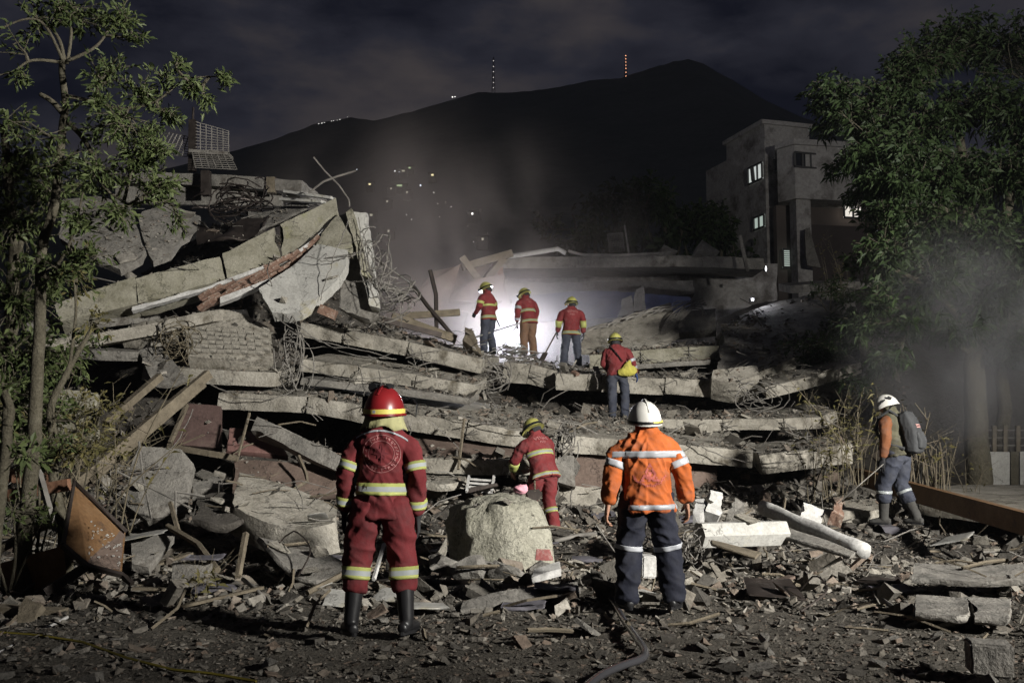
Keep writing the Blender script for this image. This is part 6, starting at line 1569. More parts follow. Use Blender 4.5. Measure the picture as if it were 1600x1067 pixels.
def orange_emblem(bp):
    cx, cz = .0, 1.10
    tri = [(cx - .085, cz - .055), (cx + .085, cz - .055), (cx, cz + .10)]; n = 8; vs, fs = [], []
    for i in range(n + 1):
        for j in range(n + 1 - i):
            u, v = i / n, j / n; vs.append((tri[0][0] + (tri[1][0] - tri[0][0]) * u + (tri[2][0] - tri[0][0]) * v, tri[0][1] + (tri[2][1] - tri[0][1]) * v))
    def ix(i, j): return sum(n + 1 - k for k in range(i)) + j
    for i in range(n):
        for j in range(n - i):
            fs.append((ix(i, j), ix(i + 1, j), ix(i, j + 1)))
            if i + j < n - 1: fs.append((ix(i + 1, j), ix(i + 1, j + 1), ix(i, j + 1)))
    R = random.Random(5); fs = [f for f in fs if R.random() > .22]
    bp(vs, fs, 'emblem_triangle', M['printviolet'], .004)
    vs, fs = [], []
    for i in range(22):
        a = math.pi * (1.12 + .76 * i / 21)
        for k in range(2):
            rr = .115 + R.uniform(0, .015); o = len(vs); w, hh = R.choice(((.003, .010), (.008, .003)))
            for dx, dz in ((-w, -hh), (w, -hh), (w, hh), (-w, hh)): vs.append((cx + rr * math.cos(a) * 1.15 + dx, cz + .035 + rr * math.sin(a) + dz))
            fs.append((o, o + 1, o + 2, o + 3))
    bp(vs, fs, 'emblem_lettering', M['printviolet'], .004)
def multi(*fs):
    def f(bp):
        for q in fs: q(bp)
    return f
Y2 = ('yband', 'sband')
AR = lambda sd, u, h=.032, m_=Y2: ('arm', (sd, u), h, m_)
LG = lambda sd, z, h=.035, m_=Y2: ('leg', (sd, z), h, m_)
RES = 'rescuers on and before the collapsed building'
def put(px_, py_, Y): return at(px_, py_, Y)
PEOPLE = []
# 1 red suited rescuer, nearest
p = put(593, 990, 7.42); p.z = max(p.z, 0); PEOPLE.append(p)
R1 = person('rescuer in a full red fire suit and red helmet, standing nearest with his back turned', p, .04, 1.045,
   dict(lean=.02, head=(-.02, -.25), an_l=(-.195, -.02, .09), an_r=(.185, 0, .09), kn_l=(-.165, .03, .49), kn_r=(.160, .035, .49), ft_l=.35, ft_r=-.35,
        twist=-.07, side=.02, sh_l=(-.170, 0, 1.375), sh_r=(.170, 0, 1.385), el_l=(-.247, -.035, 1.10), el_r=(.247, -.03, 1.10), wr_l=(-.262, .03, .84), wr_r=(.255, .05, .82)),
   'red', 'red', [('torso', 1.00, .042, Y2), AR(-1, .80), AR(1, .80), AR(-1, 1.72), AR(1, 1.72), LG(-1, .415, .042), LG(1, .415, .042)], None, 'glove', .009, True, .87, 'red', wr=.014, leg_w=1.10, printer=multi(red_emblem, red_piping))
# 2 orange jacket
p = put(1013, 951, 8.42); p.z = max(p.z, 0); PEOPLE.append(p)
R2 = person('broad rescuer in a bright orange jacket, navy trousers and white helmet, back turned', p, .0, 1.005,
   dict(head=(-.05, .10), twist=.05, side=-.015, an_l=(-.175, 0, .09), an_r=(.215, .02, .09), kn_l=(-.150, .03, .50), kn_r=(.175, .03, .50), ft_l=.3, ft_r=-.4,
        sh_l=(-.195, 0, 1.38), sh_r=(.195, 0, 1.38), el_l=(-.290, -.03, 1.11), el_r=(.300, -.03, 1.11), wr_l=(-.325, .0, .87), wr_r=(.340, .05, .87)),
   'orange', 'navy', [('torso', 1.265, .028, ('sband2',)), ('torso', .825, .030, ('sband2',)), AR(-1, .72, .028, ('sband2',)), AR(1, .72, .028, ('sband2',)), LG(-1, .50, .020, ('sband2',)), LG(1, .50, .020, ('sband2',))],
   None, None, .009, False, 1.07, 'white', hvox=.0055, wr=.017, hem=.80, leg_w=1.12, printer=orange_emblem)
# 3 bending rescuer behind the footing
p = put(850, 838, 14.0); PEOPLE.append(p)
R3 = person('rescuer in red suit and yellow helmet stooping behind the massive concrete footing', p, .55, .98,
   dict(lean=.38, side=-.06, head=(.25, .35), abs_arms=True, an_l=(-.12, .12, .09), an_r=(.12, -.10, .09), kn_l=(-.11, .16, .50), kn_r=(.12, .03, .50),
        el_l=(-.30, .30, 1.06), el_r=(.30, .28, 1.08), wr_l=(-.22, .47, .90), wr_r=(.16, .50, .95)),
   'red_old', 'red_old', [('torso', 1.16, .035, Y2), ('torso', .83, .032, Y2), AR(-1, 1.45, .09, ('yband',)), AR(1, 1.4, .05, Y2), LG(-1, .36), LG(1, .36)], RES, None, .011, False, 1.0, 'yellow', hvox=.007, wr=.011, printer=multi(text_print('VENAS', .075, 0, 1.345, arch=1.2), text_print('MED', .05, 0, 1.285)))
# 4 rescuer with the yellow bag on the rubble
p = put(965, 656, 19.4); PEOPLE.append(p)
R4 = person('rescuer in red jacket with a yellow shoulder bag, climbing the rubble alone', p, -.10, 1.0,
   dict(lean=.13, side=-.05, head=(.05, .0), an_l=(-.10, -.05, .09), an_r=(.14, .10, .12), kn_l=(-.10, .03, .50), kn_r=(.15, .14, .53), el_r=(.30, .02, 1.13), wr_r=(.36, .16, .92), el_l=(-.24, .08, 1.12), wr_l=(-.16, .26, 1.02)),
   'red_old', 'bluegrey', [AR(1, .95, .03, ('sband2',)), AR(1, 1.5, .03, ('sband2',))], RES, ('glove', 'blueglove'), .011, False, .97, 'yellow', wr=.012, hem=.86)
# 5 left rescuer at the lamp
p = put(763, 553, 22.9); PEOPLE.append(p)
R5 = person('rescuer in red jacket at the left of the lamp, looking down to the left', p, .95, .98,
   dict(lean=.10, head=(.35, .30), an_l=(-.10, .06, .09), an_r=(.11, -.06, .09), el_l=(-.26, .05, 1.12), wr_l=(-.16, .26, 1.0), el_r=(.27, .0, 1.12), wr_r=(.20, .18, .95)),
   'red_old', 'bluegrey', [('torso', .86, .032, Y2), ('torso', 1.14, .024, ('yband',)), AR(1, .7, .035, ('yband',)), AR(-1, .7, .03, ('yband',)), AR(1, 1.8, .03, ('yband',))], RES, 'glove', .011, False, 1.0, 'yellow', wr=.011)
# 6 middle rescuer
p = put(826, 556, 23.6); PEOPLE.append(p)
R6 = person('rescuer in red jacket and brown trousers leaning forward in the middle of the lamp group', p, .60, .97,
   dict(lean=.24, side=-.03, head=(.30, .35), an_l=(-.11, .02, .09), an_r=(.12, -.04, .09), abs_arms=False, el_l=(-.27, .03, 1.12), wr_l=(-.24, .17, .90), el_r=(.27, .0, 1.12), wr_r=(.25, .12, .88)),
   'red_old', 'brownpants', [('torso', 1.10, .035, Y2), ('torso', .83, .03, Y2), AR(-1, .75, .035, ('sband',)), AR(-1, 1.75, .03, ('sband2',)), AR(1, 1.75, .03, Y2)], RES, 'glove', .011, False, 1.04, 'yellow', wr=.011, hem=.78, leg_w=1.15, printer=multi(text_print('VENAS', .06, 0, 1.345, arch=1.2), text_print('MED', .045, 0, 1.285)))
# 7 right rescuer holding the shovel
p = put(893, 577, 23.2); PEOPLE.append(p)
R7 = person('rescuer in red jacket holding a shovel, standing square right of the lamp', p, .05, 1.0,
   dict(lean=.05, side=.02, head=(.1, .30), an_l=(-.19, 0, .09), an_r=(.17, .03, .09), kn_l=(-.15, .03, .5), kn_r=(.14, .03, .5), ft_l=.3, ft_r=-.3, el_l=(-.29, .02, 1.12), wr_l=(-.31, .14, .90), el_r=(.28, -.02, 1.12), wr_r=(.29, .05, .87)),
   'red_old', 'bluegrey', [('torso', .85, .035, Y2), AR(-1, 1.2, .08, ('yband',)), AR(1, 1.2, .08, ('yband',))], RES, 'glove', .011, False, 1.02, 'yellow', wr=.011, hem=.80, leg_w=1.08, printer=multi(text_print('VENAS', .085, .01, 1.325, arch=1.2), text_print('MED', .055, .01, 1.255)))
# 8 rescuer with the backpack, right
p = put(1408, 820, 13.0); PEOPLE.append(p)
R8 = person('rescuer with white helmet, rust orange sleeves and grey backpack walking at the right', p, .85, 1.0,
   dict(lean=.20, head=(.22, .30), an_l=(-.10, .18, .09), an_r=(.12, -.16, .10), kn_l=(-.11, .16, .51), kn_r=(.12, .02, .51), el_l=(-.26, .02, 1.12), wr_l=(-.26, .12, .88), el_r=(.27, -.02, 1.12), wr_r=(.26, .12, .90)),
   'camo', 'bluegrey', [LG(-1, .42, .018, ('sband',)), LG(1, .42, .018, ('sband',))], RES, 'glove', .010, True, 1.0, 'climb', wr=.012, hem=.88, leg_w=1.05, left_sleeve='rustsleeve')
# ---- things they carry
def in_person(Rp, pts, torso=True):
    Mw = Matrix.Translation(Rp['root'].location) @ Matrix.Rotation(Rp['root'].rotation_euler.z, 4, 'Z') @ Matrix.Scale(Rp['root'].scale.x, 4)
    return [Mw @ (Rp['TM'] @ V(p) if torso else V(p)) for p in pts]
# backpack
bp_root = empty('backpack', in_person(R8, [(0, -.2, 1.05)])[0], R8['root'].rotation_euler.z, 'grey backpack with a small printed patch, worn by the rescuer at the right', 'backpack')
TMi = R8['TM'].to_3x3()
def bpk(p): return (R8['TM'] @ V(p)) - (R8['TM'] @ V((0, -.2, 1.05)))
b = MB(); ell(b, [bpk((0, -.21, .90)), bpk((0, -.235, 1.0)), bpk((0, -.235, 1.18)), bpk((0, -.215, 1.32)), bpk((0, -.20, 1.40))], [(.145, .075), (.155, .088), (.155, .088), (.148, .08), (.12, .06)], 28, side=TMi @ V((1, 0, 0)), sq=.45)
me = remesh(b, .010, 3, 'body'); wrinkle(me, .006, 16, 4); link('body', me, M['packgrey'], bp_root); bpb = bvh_of(me)
b = MB(); ell(b, [bpk((0, -.30, .93)), bpk((0, -.325, 1.02)), bpk((0, -.315, 1.13))], [(.11, .035), (.12, .042), (.11, .03)], 24, side=TMi @ V((1, 0, 0)), sq=.5); link('pocket', remesh(b, .010, 3, 'pocket'), M['packgrey'], bp_root)
for s in (-1, 1):
    b = MB(); b.tube([bpk((s * .10, -.15, 1.36)), bpk((s * .12, -.05, 1.47)), bpk((s * .13, .10, 1.40)), bpk((s * .15, .17, 1.25)), bpk((s * .19, .10, 1.08)), bpk((s * .15, -.14, .95))], .022, 6); wpart('strap', b, M['packgrey'], bp_root)
M['patch'] = plain('reddish_patch', (.40, .24, .22), .8)
def on_pack(x, z):
    o_ = bpk((x, -.7, z)); d = TMi @ V((0, 1, 0)); hh = bpb.ray_cast(o_, d, 1); return (hh[0] if hh[0] else bpk((x, -.33, z))) - d * .006
vs = [on_pack(-.07 + .14 * i / 6, 1.185 + .05 * j / 2) for i in range(7) for j in range(3)]
b = MB(); b.add(vs, [(i * 3 + j, (i + 1) * 3 + j, (i + 1) * 3 + j + 1, i * 3 + j + 1) for i in range(6) for j in range(2)]); wpart('patch', b, M['patch'], bp_root)
b = MB()
for k, (x, w) in enumerate(((-.05, .006), (-.035, .012), (-.01, .006), (.012, .012), (.035, .006), (.05, .01))):
    q = [on_pack(x - w / 2, 1.20), on_pack(x + w / 2, 1.20), on_pack(x + w / 2, 1.222), on_pack(x - w / 2, 1.222)]; b.add([v + TMi @ V((0, -.003, 0)) for v in q], [(0, 1, 2, 3)])
wpart('patch_lettering', b, M['printdark'], bp_root)
# yellow bag
yb = empty('shoulder_bag', in_person(R4, [(.20, -.16, .98)])[0], R4['root'].rotation_euler.z, 'yellow shoulder bag hanging at the right hip of the rescuer climbing the rubble', 'bag')
b = MB(); ell(b, [(-.17, -.02, -.10), (-.08, -.03, -.09), (.02, -.035, -.06), (.12, -.03, -.06), (.17, 0, -.05)], [(.03, .05), (.06, .085), (.065, .12), (.055, .09), (.03, .05)], 16, side=(0, 1, 0))
ell(b, [(0, -.03, -.08), (.02, -.02, .05), (.05, 0, .13)], [(.12, .06), (.07, .04), (.02, .02)], 14)
me = remesh(b, .009, 3, 'body'); wrinkle(me, .009, 18, 8); link('body', me, M['yellowbag'], yb)
b = MB(); pts = in_person(R4, [(.12, -.16, 1.10), (-.02, -.19, 1.30), (-.12, -.12, 1.44), (-.12, .05, 1.45)]); inv = (Matrix.Translation(yb.location) @ Matrix.Rotation(yb.rotation_euler.z, 4, 'Z')).inverted()
b.tube([inv @ p for p in pts], .012, 5); wpart('strap', b, M['black'], yb)
# shovel, poles, cane
def tool(name, label, cat, a, c, r, m_=M['wood'], head=None):
    root = empty(name, c, 0, label, cat); b = MB(); a, c = V(a), V(c); b.tube([a - c, V((0, 0, 0))], r, 7); wpart('shaft', b, m_, root)
    if head:
        d = (c - a).normalized(); b = MB(); b.bar(-d * .02, d * .26, .2, .02); wpart('blade', b, M['steel'], root)
w7 = in_person(R7, [tuple(R7['wl'])], False)[0]
tool('shovel', 'shovel held low in the left hand of the rescuer right of the lamp', 'shovel', w7 + V((.06, .05, .14)), at(852, 552, 23.6), .018, head=True)
w6 = in_person(R6, [tuple(R6['wl'])], False)[0]; w5 = in_person(R5, [tuple(R5['wr'])], False)[0]
tool('long_pole', 'long pale pole held level by the middle rescuer, crossing in front of the lamp', 'pole', w6 + V((.05, 0, -.05)), at(742, 527, 22.6), .02, M['wire'])
tool('short_bar', 'short bar slanting down from the hand of the middle rescuer', 'bar', w6 + V((.02, .02, -.05)), at(788, 538, 23.2), .016, M['wire'])
tool('walking_stick', 'thin dark stick behind the rescuer left of the lamp', 'stick', at(774, 495, 23.2), at(781, 510, 23.2), .016, M['black'])
w3 = in_person(R3, [tuple(R3['wr'])], False)[0]
b = MB(); 
sh3 = empty('hand_shovel', at(838, 770, 13.4), 0, 'dark spade blade held before the stooping rescuer', 'spade')
me = plate([at(822, 766, 13.4) - sh3.location, at(842, 764, 13.4) - sh3.location, at(848, 772, 13.4) - sh3.location, at(836, 786, 13.4) - sh3.location, at(826, 780, 13.4) - sh3.location], .02, .003, .1); link('blade', me, M['steel'], sh3)
b = MB(); b.tube([V((-.02, 0, .02)), w3 - sh3.location], .014, 6); wpart('shaft', b, M['wood'], sh3)
for p in PEOPLE: feet.append((p.x, p.y - .15, .62))
feet += [(R1['root'].location.x - .2, R1['root'].location.y, .35), (R2['root'].location.x + .2, R2['root'].location.y, .35)]
# ---- single chunks (after the people, so that their feet stay clear)
C3 = ('concrete_chunk', 'concrete_flake', 'brick_fragment')
place_chunks(105, lambda: (lambda Y: (random.uniform(-.56, .56) * Y, Y))(5.6 * (10.5 / 5.6) ** random.random()), GROUND_BVH, lambda: min(.34, random.lognormvariate(-2.05, .4)), 0, M['slab_dirty'], C3, .22)
place_chunks(120, lambda: (lambda Y: (random.uniform(-.45, .56) * Y, Y))(random.uniform(9.6, 14.6)), TOP, lambda: min(.55, random.lognormvariate(-1.45, .38)), 1, M['slab'], C3, .35)
place_chunks(70, lambda: (random.uniform(-7.5, 7.5), random.uniform(15.2, 23.5)), TOP, lambda: min(.6, random.lognormvariate(-1.35, .35)), 2, M['slab'], C3, .35)

M['rag'] = fabric('dusty_rag', (.10, .095, .11))
litter(70, 8.6, 15.0)
label_chunks()

# ================================================================== TREES AND SHRUBS
def leaves_np(P, D, Ln, Wd, droop):
    n = len(P); rnd = rng.normal(size=(n, 3)); D = D / (np.linalg.norm(D, axis=1, keepdims=True) + 1e-9)
    S_ = np.cross(D, rnd); S_ /= np.linalg.norm(S_, axis=1, keepdims=True) + 1e-9
    N_ = np.cross(S_, D); mid = P + D * (Ln * .5)[:, None] - N_ * (Ln * .06)[:, None]
    tip = P + D * Ln[:, None] + np.array([0, 0, -1.0]) * (Ln * droop)[:, None]
    v = np.stack([P, mid + S_ * (Wd * .5)[:, None], tip, mid - S_ * (Wd * .5)[:, None]], 1).reshape(-1, 3)
    f = np.arange(n * 4).reshape(n, 4); f = np.concatenate([f[:, [0, 1, 2]], f[:, [0, 2, 3]]]); return v, f
def tree(name, label, cat, base, limbs, blobs, lm, leaf=(.085, .028), per=11, spray=.22, droop=.3, group=None, up=.25, twig_r=.006, bark='bark', fill=1.0, limb_name='branch'):
    """limbs: [(points, r0, r1)], first = trunk; blobs: [(centre, (rx, ry, rz), sprays)]"""
    root = empty(name, base, 0, label, cat, group); L0 = V(base)
    samp = []
    for i, (pts, r0, r1) in enumerate(limbs):
        P = cr(np.array([list(p) for p in pts]), max(6, len(pts) * 4)); rs = list(np.linspace(r0, r1, len(P)))
        P = P + np.stack([fbm(P * 2.1, 2, 70 + i), fbm(P * 2.1, 2, 90 + i), np.zeros(len(P))], -1) * min(r0 * .8, .12)
        b = MB(); b.tube([V(p.tolist()) - L0 for p in P], rs, 9 if i == 0 else 6); me = b.mesh('trunk' if i == 0 else limb_name); smooth(me)
        link('trunk' if i == 0 else limb_name, me, M[bark], root); samp += [tuple(p) for p in P]
    samp = np.array(samp); tw = MB(); LP, LD = [], []
    for (c, r, ns) in blobs:
        c = np.array(list(c)); r = np.array(r)
        q = samp[np.argmin(np.linalg.norm(samp - c, axis=1) + .35 * np.maximum(samp[:, 2] - c[2], 0))]
        main = cr(np.array([q, (q + c) / 2 + rng.normal(size=3) * .12 * np.linalg.norm(c - q), c]), 7)
        tw.tube([V(p.tolist()) - L0 for p in main], list(np.linspace(twig_r * 3.2, twig_r * 1.3, 7)), 5, cap=False)
        for s_ in range(int(ns * fill)):
            u = rng.normal(size=3); u /= np.linalg.norm(u); p = c + u * r * (rng.random() ** .45)
            m_ = main[rng.integers(2, 7)]
            k = cr(np.array([m_, (m_ + p) / 2 + rng.normal(size=3) * .10 * np.linalg.norm(p - m_), p]), 4)
            tw.tube([V(x.tolist()) - L0 for x in k], [twig_r * 1.2, twig_r, twig_r * .8, twig_r * .5], 3, cap=False)
            d = (k[3] - k[2]); d /= np.linalg.norm(d) + 1e-9; d[2] += up
            for j in range(per):
                t_ = rng.random(); a = rng.normal(size=3); a -= d * a.dot(d); a /= np.linalg.norm(a) + 1e-9
                LP.append(p - d * spray * (1 - t_) * .9 + rng.normal(size=3) * spray * .10); LD.append(d * (.35 + .5 * t_) + a * .85)
    me = tw.mesh('twigs'); o = link('twigs', me, M[bark], root); o['kind'] = 'stuff'
    LP, LD = np.array(LP), np.array(LD); n = len(LP); Ln = leaf[0] * rng.uniform(.45, 1.5, n); Wd = Ln * leaf[1] / leaf[0]
    v, f = leaves_np(LP - np.array(list(L0)), LD, Ln, Wd, droop); me = mesh_np('crown', v, f); o = link('crown', me, lm, root); o['kind'] = 'stuff'
    return root
a = lambda x, y, Y: at(x, y, Y)
b0 = a(48, 745, 9.8); b0.z = float(gz(b0.x, b0.y)) - .05
tree('leafy_tree', 'slender tree with pale bark and sprays of green leaves, at the left', 'tree', b0,
  [([b0, a(52, 640, 9.8), a(60, 520, 9.8), a(72, 400, 9.9), a(80, 325, 9.9), a(94, 230, 10), a(103, 150, 10), a(100, 92, 10)], .082, .032),
   ([a(100, 95, 10), a(92, 60, 10), a(62, 22, 9.9), a(30, -20, 9.8)], .022, .008), ([a(100, 98, 10), a(70, 40, 9.8), a(40, 30, 9.7), a(-10, 50, 9.6)], .02, .007),
   ([a(97, 98, 10), a(50, 95, 9.8), a(20, 112, 9.7), a(-10, 120, 9.6)], .02, .007), ([a(104, 100, 10), a(112, 50, 10), a(104, 10, 10), a(100, -30, 10)], .02, .008),
   ([a(104, 96, 10), a(150, 72, 10), a(180, 30, 10.1), a(205, -10, 10.2)], .02, .007), ([a(103, 150, 10), a(150, 160, 10), a(190, 170, 10), a(240, 160, 10), a(290, 125, 10), a(345, 120, 10)], .022, .006),
   ([a(106, 190, 10), a(135, 225, 9.9), a(160, 290, 9.8), a(200, 320, 9.8)], .028, .01), ([a(96, 176, 10), a(82, 160, 9.9), a(62, 148, 9.9)], .032, .026), ([a(70, 440, 9.9), a(110, 380, 9.7), a(130, 300, 9.6)], .02, .008)],
  [(a(130, 20, 10), (.55, .5, .22), 26), (a(195, 30, 10.1), (.2, .4, .2), 14), (a(60, 30, 9.8), (.35, .4, .2), 12), (a(215, 60, 10), (.12, .2, .12), 7),
   (a(170, 110, 10), (.28, .4, .22), 22), (a(225, 145, 10), (.28, .35, .20), 24), (a(282, 98, 10), (.10, .15, .10), 7), (a(300, 135, 10), (.16, .2, .14), 12), (a(350, 120, 10), (.09, .12, .09), 8), (a(322, 158, 10), (.08, .12, .08), 5), (a(255, 115, 10), (.12, .2, .09), 6),
   (a(190, 200, 9.9), (.42, .45, .3), 44), (a(225, 245, 9.8), (.30, .4, .25), 36), (a(265, 180, 10), (.16, .25, .14), 12), (a(255, 290, 9.7), (.22, .3, .18), 30), (a(150, 270, 9.7), (.35, .4, .25), 26), (a(100, 250, 9.8), (.4, .4, .25), 14),
   (a(185, 330, 9.6), (.28, .3, .18), 20), (a(120, 345, 9.6), (.3, .3, .2), 16), (a(285, 350, 9.7), (.12, .2, .12), 5), (a(90, 420, 9.5), (.35, .3, .3), 14), (a(40, 120, 9.7), (.3, .3, .2), 5), (a(60, 200, 9.7), (.4, .4, .3), 10), (a(140, 150, 9.8), (.3, .4, .3), 12), (a(20, 70, 9.7), (.4, .3, .25), 5), (a(90, 10, 9.8), (.4, .3, .2), 14), (a(250, 230, 9.8), (.22, .3, .2), 16), (a(150, 400, 9.4), (.35, .3, .25), 14)],
  M['leaf'], (.076, .024), 17, .19, .15, fill=1.0)
b1 = a(112, 730, 10.6); b1.z = float(gz(b1.x, b1.y)) - .05
tree('leafy_tree', 'second thinner stem leaning right beside the slender left tree', 'tree', b1,
  [([b1, a(85, 690, 10.5), a(82, 640, 10.5), a(105, 590, 10.6), a(130, 540, 10.7), a(150, 500, 10.8)], .075, .02), ([a(105, 592, 10.6), a(112, 540, 10.6), a(118, 470, 10.6), a(112, 380, 10.6)], .022, .01)],
  [(a(140, 500, 10.7), (.35, .3, .25), 10), (a(120, 420, 10.6), (.4, .3, .35), 14), (a(120, 700, 10.3), (.3, .3, .25), 26), (a(160, 640, 10.4), (.35, .3, .25), 14)], M['leaf_dry'], (.07, .026), 9, .16, .15)
b2 = a(5, 720, 9.2); b2.z = float(gz(b2.x, b2.y)) - .05
tree('leafy_tree', 'dark tree crowded at the left edge behind the slender tree', 'tree', a(-10, 740, 11.5),
  [([a(-10, 745, 11.5), a(12, 560, 11.5), a(20, 420, 11.6), a(18, 330, 11.6), a(5, 200, 11.6)], .11, .04), ([a(20, 420, 11.6), a(45, 350, 11.6), a(60, 290, 11.6)], .04, .02)],
  [(a(30, 260, 11.6), (.7, .6, .5), 90), (a(20, 350, 11.6), (.6, .6, .5), 80), (a(80, 300, 11.4), (.5, .5, .4), 50), (a(25, 470, 11.4), (.6, .5, .6), 80), (a(60, 560, 11.2), (.5, .4, .4), 60), (a(15, 610, 11), (.6, .4, .5), 70), (a(110, 560, 12), (.5, .4, .4), 40), (a(60, 660, 11), (.6, .4, .4), 60), (a(100, 440, 11.5), (.4, .4, .3), 16), (a(10, 190, 11.6), (.4, .5, .3), 16)], M['leaf'], (.09, .034), 10, .2, .15)
bs = a(-2, 690, 9.2); bs.z = float(gz(bs.x, bs.y)) - .05
tree('forked_trunk', 'thick pale forked stump at the lower left edge', 'tree', bs, [([bs, a(12, 660, 9.1), a(-4, 600, 9.1), a(-18, 540, 9.1)], .06, .04), ([a(14, 665, 9.1), a(18, 640, 9.1), a(-2, 590, 9.0)], .05, .03)], [(a(8, 600, 9.0), (.15, .15, .1), 3), (a(50, 700, 9.4), (.3, .3, .2), 14)], M['leaf'], (.1, .04), 8, .15, .1)
for i, (x, y, Y, ww, ns, lb) in enumerate([(60, 705, 10.2, .5, 46, 'low leafy shrub at the foot of the slender left tree'), (150, 700, 11.5, .45, 40, 'low leafy shrub behind the longest leaning timber'), (20, 800, 9.6, .5, 34, 'ferny undergrowth under the reddish plank at the left edge'), (120, 640, 12.5, .7, 44, 'leafy shrub in front of the mossy green panel')]):
    p = a(x, y, Y); g = V((p.x, p.y, float(gz(p.x, p.y)))); 
    tree('shrub', lb, 'shrub', g, [([g, g.lerp(p, .5) + V((.05, 0, 0)), p], .02, .008), ([g, p + V((.25, .1, -.05))], .014, .006), ([g, p + V((-.25, .0, -.1))], .014, .006)], [(p, (ww, .4, ww * .55), ns)], M['leaf_dry'] if i % 2 else M['leaf'], (.06, .024), 9, .14, .1, twig_r=.004)
# right tree
b3 = a(1528, 752, 17.5); b3.z = float(gz(b3.x, b3.y)) - .1
tree('spreading_tree', 'large dark leafy tree filling the upper right corner', 'tree', b3,
  [([b3, a(1527, 680, 17.5), a(1524, 560, 17.5), a(1520, 440, 17.6), a(1512, 320, 17.8), a(1500, 200, 18)], .24, .07),
   ([a(1520, 470, 17.6), a(1560, 380, 17.4), a(1580, 280, 17.4), a(1590, 180, 17.4)], .13, .05), ([a(1515, 400, 17.6), a(1470, 320, 17.6), a(1420, 270, 17.7), a(1370, 240, 17.8)], .10, .03), ([a(1508, 320, 17.8), a(1470, 240, 17.9), a(1440, 170, 18), a(1400, 130, 18)], .09, .03),
   ([a(1522, 520, 17.5), a(1450, 450, 17.3), a(1390, 420, 17.2), a(1340, 410, 17.2)], .07, .02), ([a(1524, 560, 17.5), a(1470, 520, 17.3), a(1400, 500, 17.2)], .05, .015)],
  [(a(x, y, Y), (rx, 1.1, rz), int(n * 1.0)) for x, y, Y, rx, rz, n in [
   (1500, 60, 18.2, 1.0, .45, 90), (1440, 90, 18, .8, .5, 76), (1570, 70, 18, .8, .5, 80), (1400, 140, 18, .7, .5, 70), (1360, 180, 18, .6, .45, 56), (1300, 160, 18.2, .45, .38, 42), (1275, 145, 18.2, .25, .22, 14), (1300, 185, 18.2, .3, .2, 14), (1352, 235, 17.9, .45, .45, 50),
   (1450, 190, 17.8, .8, .6, 84), (1530, 160, 17.6, .8, .6, 84), (1590, 180, 17.4, .7, .6, 70), (1400, 250, 17.5, .7, .5, 80), (1480, 270, 17.4, .8, .6, 84), (1560, 280, 17.3, .8, .6, 84), (1620, 260, 17.4, .6, .8, 60),
   (1352, 290, 17.6, .3, .28, 30), (1378, 330, 17.3, .4, .32, 40), (1318, 252, 17.8, .2, .22, 18), (1400, 280, 17.0, .5, .4, 56), (1430, 340, 17.2, .7, .5, 70), (1520, 370, 17.1, .8, .6, 84), (1600, 390, 17.1, .7, .7, 80), (1590, 440, 16.6, .5, .4, 50),
   (1380, 400, 17.2, .7, .5, 60), (1460, 430, 17.2, .8, .5, 76), (1550, 470, 17.2, .7, .5, 66), (1620, 520, 17.2, .5, .6, 50), (1370, 470, 17.4, .45, .4, 30), (1420, 500, 17.3, .6, .4, 50), (1490, 510, 17.3, .6, .35, 44), (1570, 540, 17.2, .5, .35, 36), (1330, 510, 17.8, .4, .35, 30), (1390, 560, 17.5, .4, .3, 20)]],
  M['leaf_dark'], (.14, .036), 13, .34, .45, twig_r=.008, fill=1.5)
tree('spreading_tree', 'thinner trunk standing just right of the big right tree', 'tree', V((a(1570, 752, 18.5).x, 18.5, .0)),
  [([V((a(1562, 752, 18.5).x, 18.5, .0)), a(1566, 640, 18.5), a(1572, 520, 18.6), a(1580, 400, 18.6)], .16, .07)], [(a(1590, 480, 18.6), (.7, .6, .5), 30), (a(1560, 560, 18.5), (.3, .3, .2), 10)], M['leaf_dark'], (.16, .04), 9, .3, .45)
# dark trees on the slope in front of the mountain
for i, (x, y, Y, rx, rz, n, lb) in enumerate([(930, 345, 44, 2.0, 1.4, 80, 'low dark tree at the left of the dark grove behind the fallen roof slab'), (985, 315, 45, 2.0, 1.6, 100, 'rounded dark tree in the middle of the grove behind the fallen roof slab'), (1040, 335, 43, 1.9, 1.6, 100, 'dark tree in the grove behind the two triangular fragments'), (1090, 345, 43, 1.8, 1.5, 90, 'dark tree touching the left wall of the apartment block'), (1128, 375, 42, 1.2, 1.2, 60, 'small dark tree at the foot of the apartment block')]):
    c = a(x, y, Y); g = V((c.x, c.y, float(gz(c.x, c.y)) - .2))
    tree('grove_tree', lb, 'tree', g, [([g, g.lerp(c, .6), c], .22, .06), ([g.lerp(c, .55), c + V((-rx * .5, 0, .3))], .08, .03), ([g.lerp(c, .55), c + V((rx * .5, 0, .3))], .08, .03)],
         [(c + V((rng.normal() * rx * .55, rng.normal() * .8, rng.normal() * rz * .5)), (rx * .55, 1.2, rz * .5), n // 5) for _ in range(7)] + [(c - V((0, 0, rz * 1.3)), (rx * .8, 1, rz * .8), n // 4)], M['leaf_dark'], (.34, .13), 9, .6, .3, group='dark trees of the grove before the mountain', twig_r=.012)
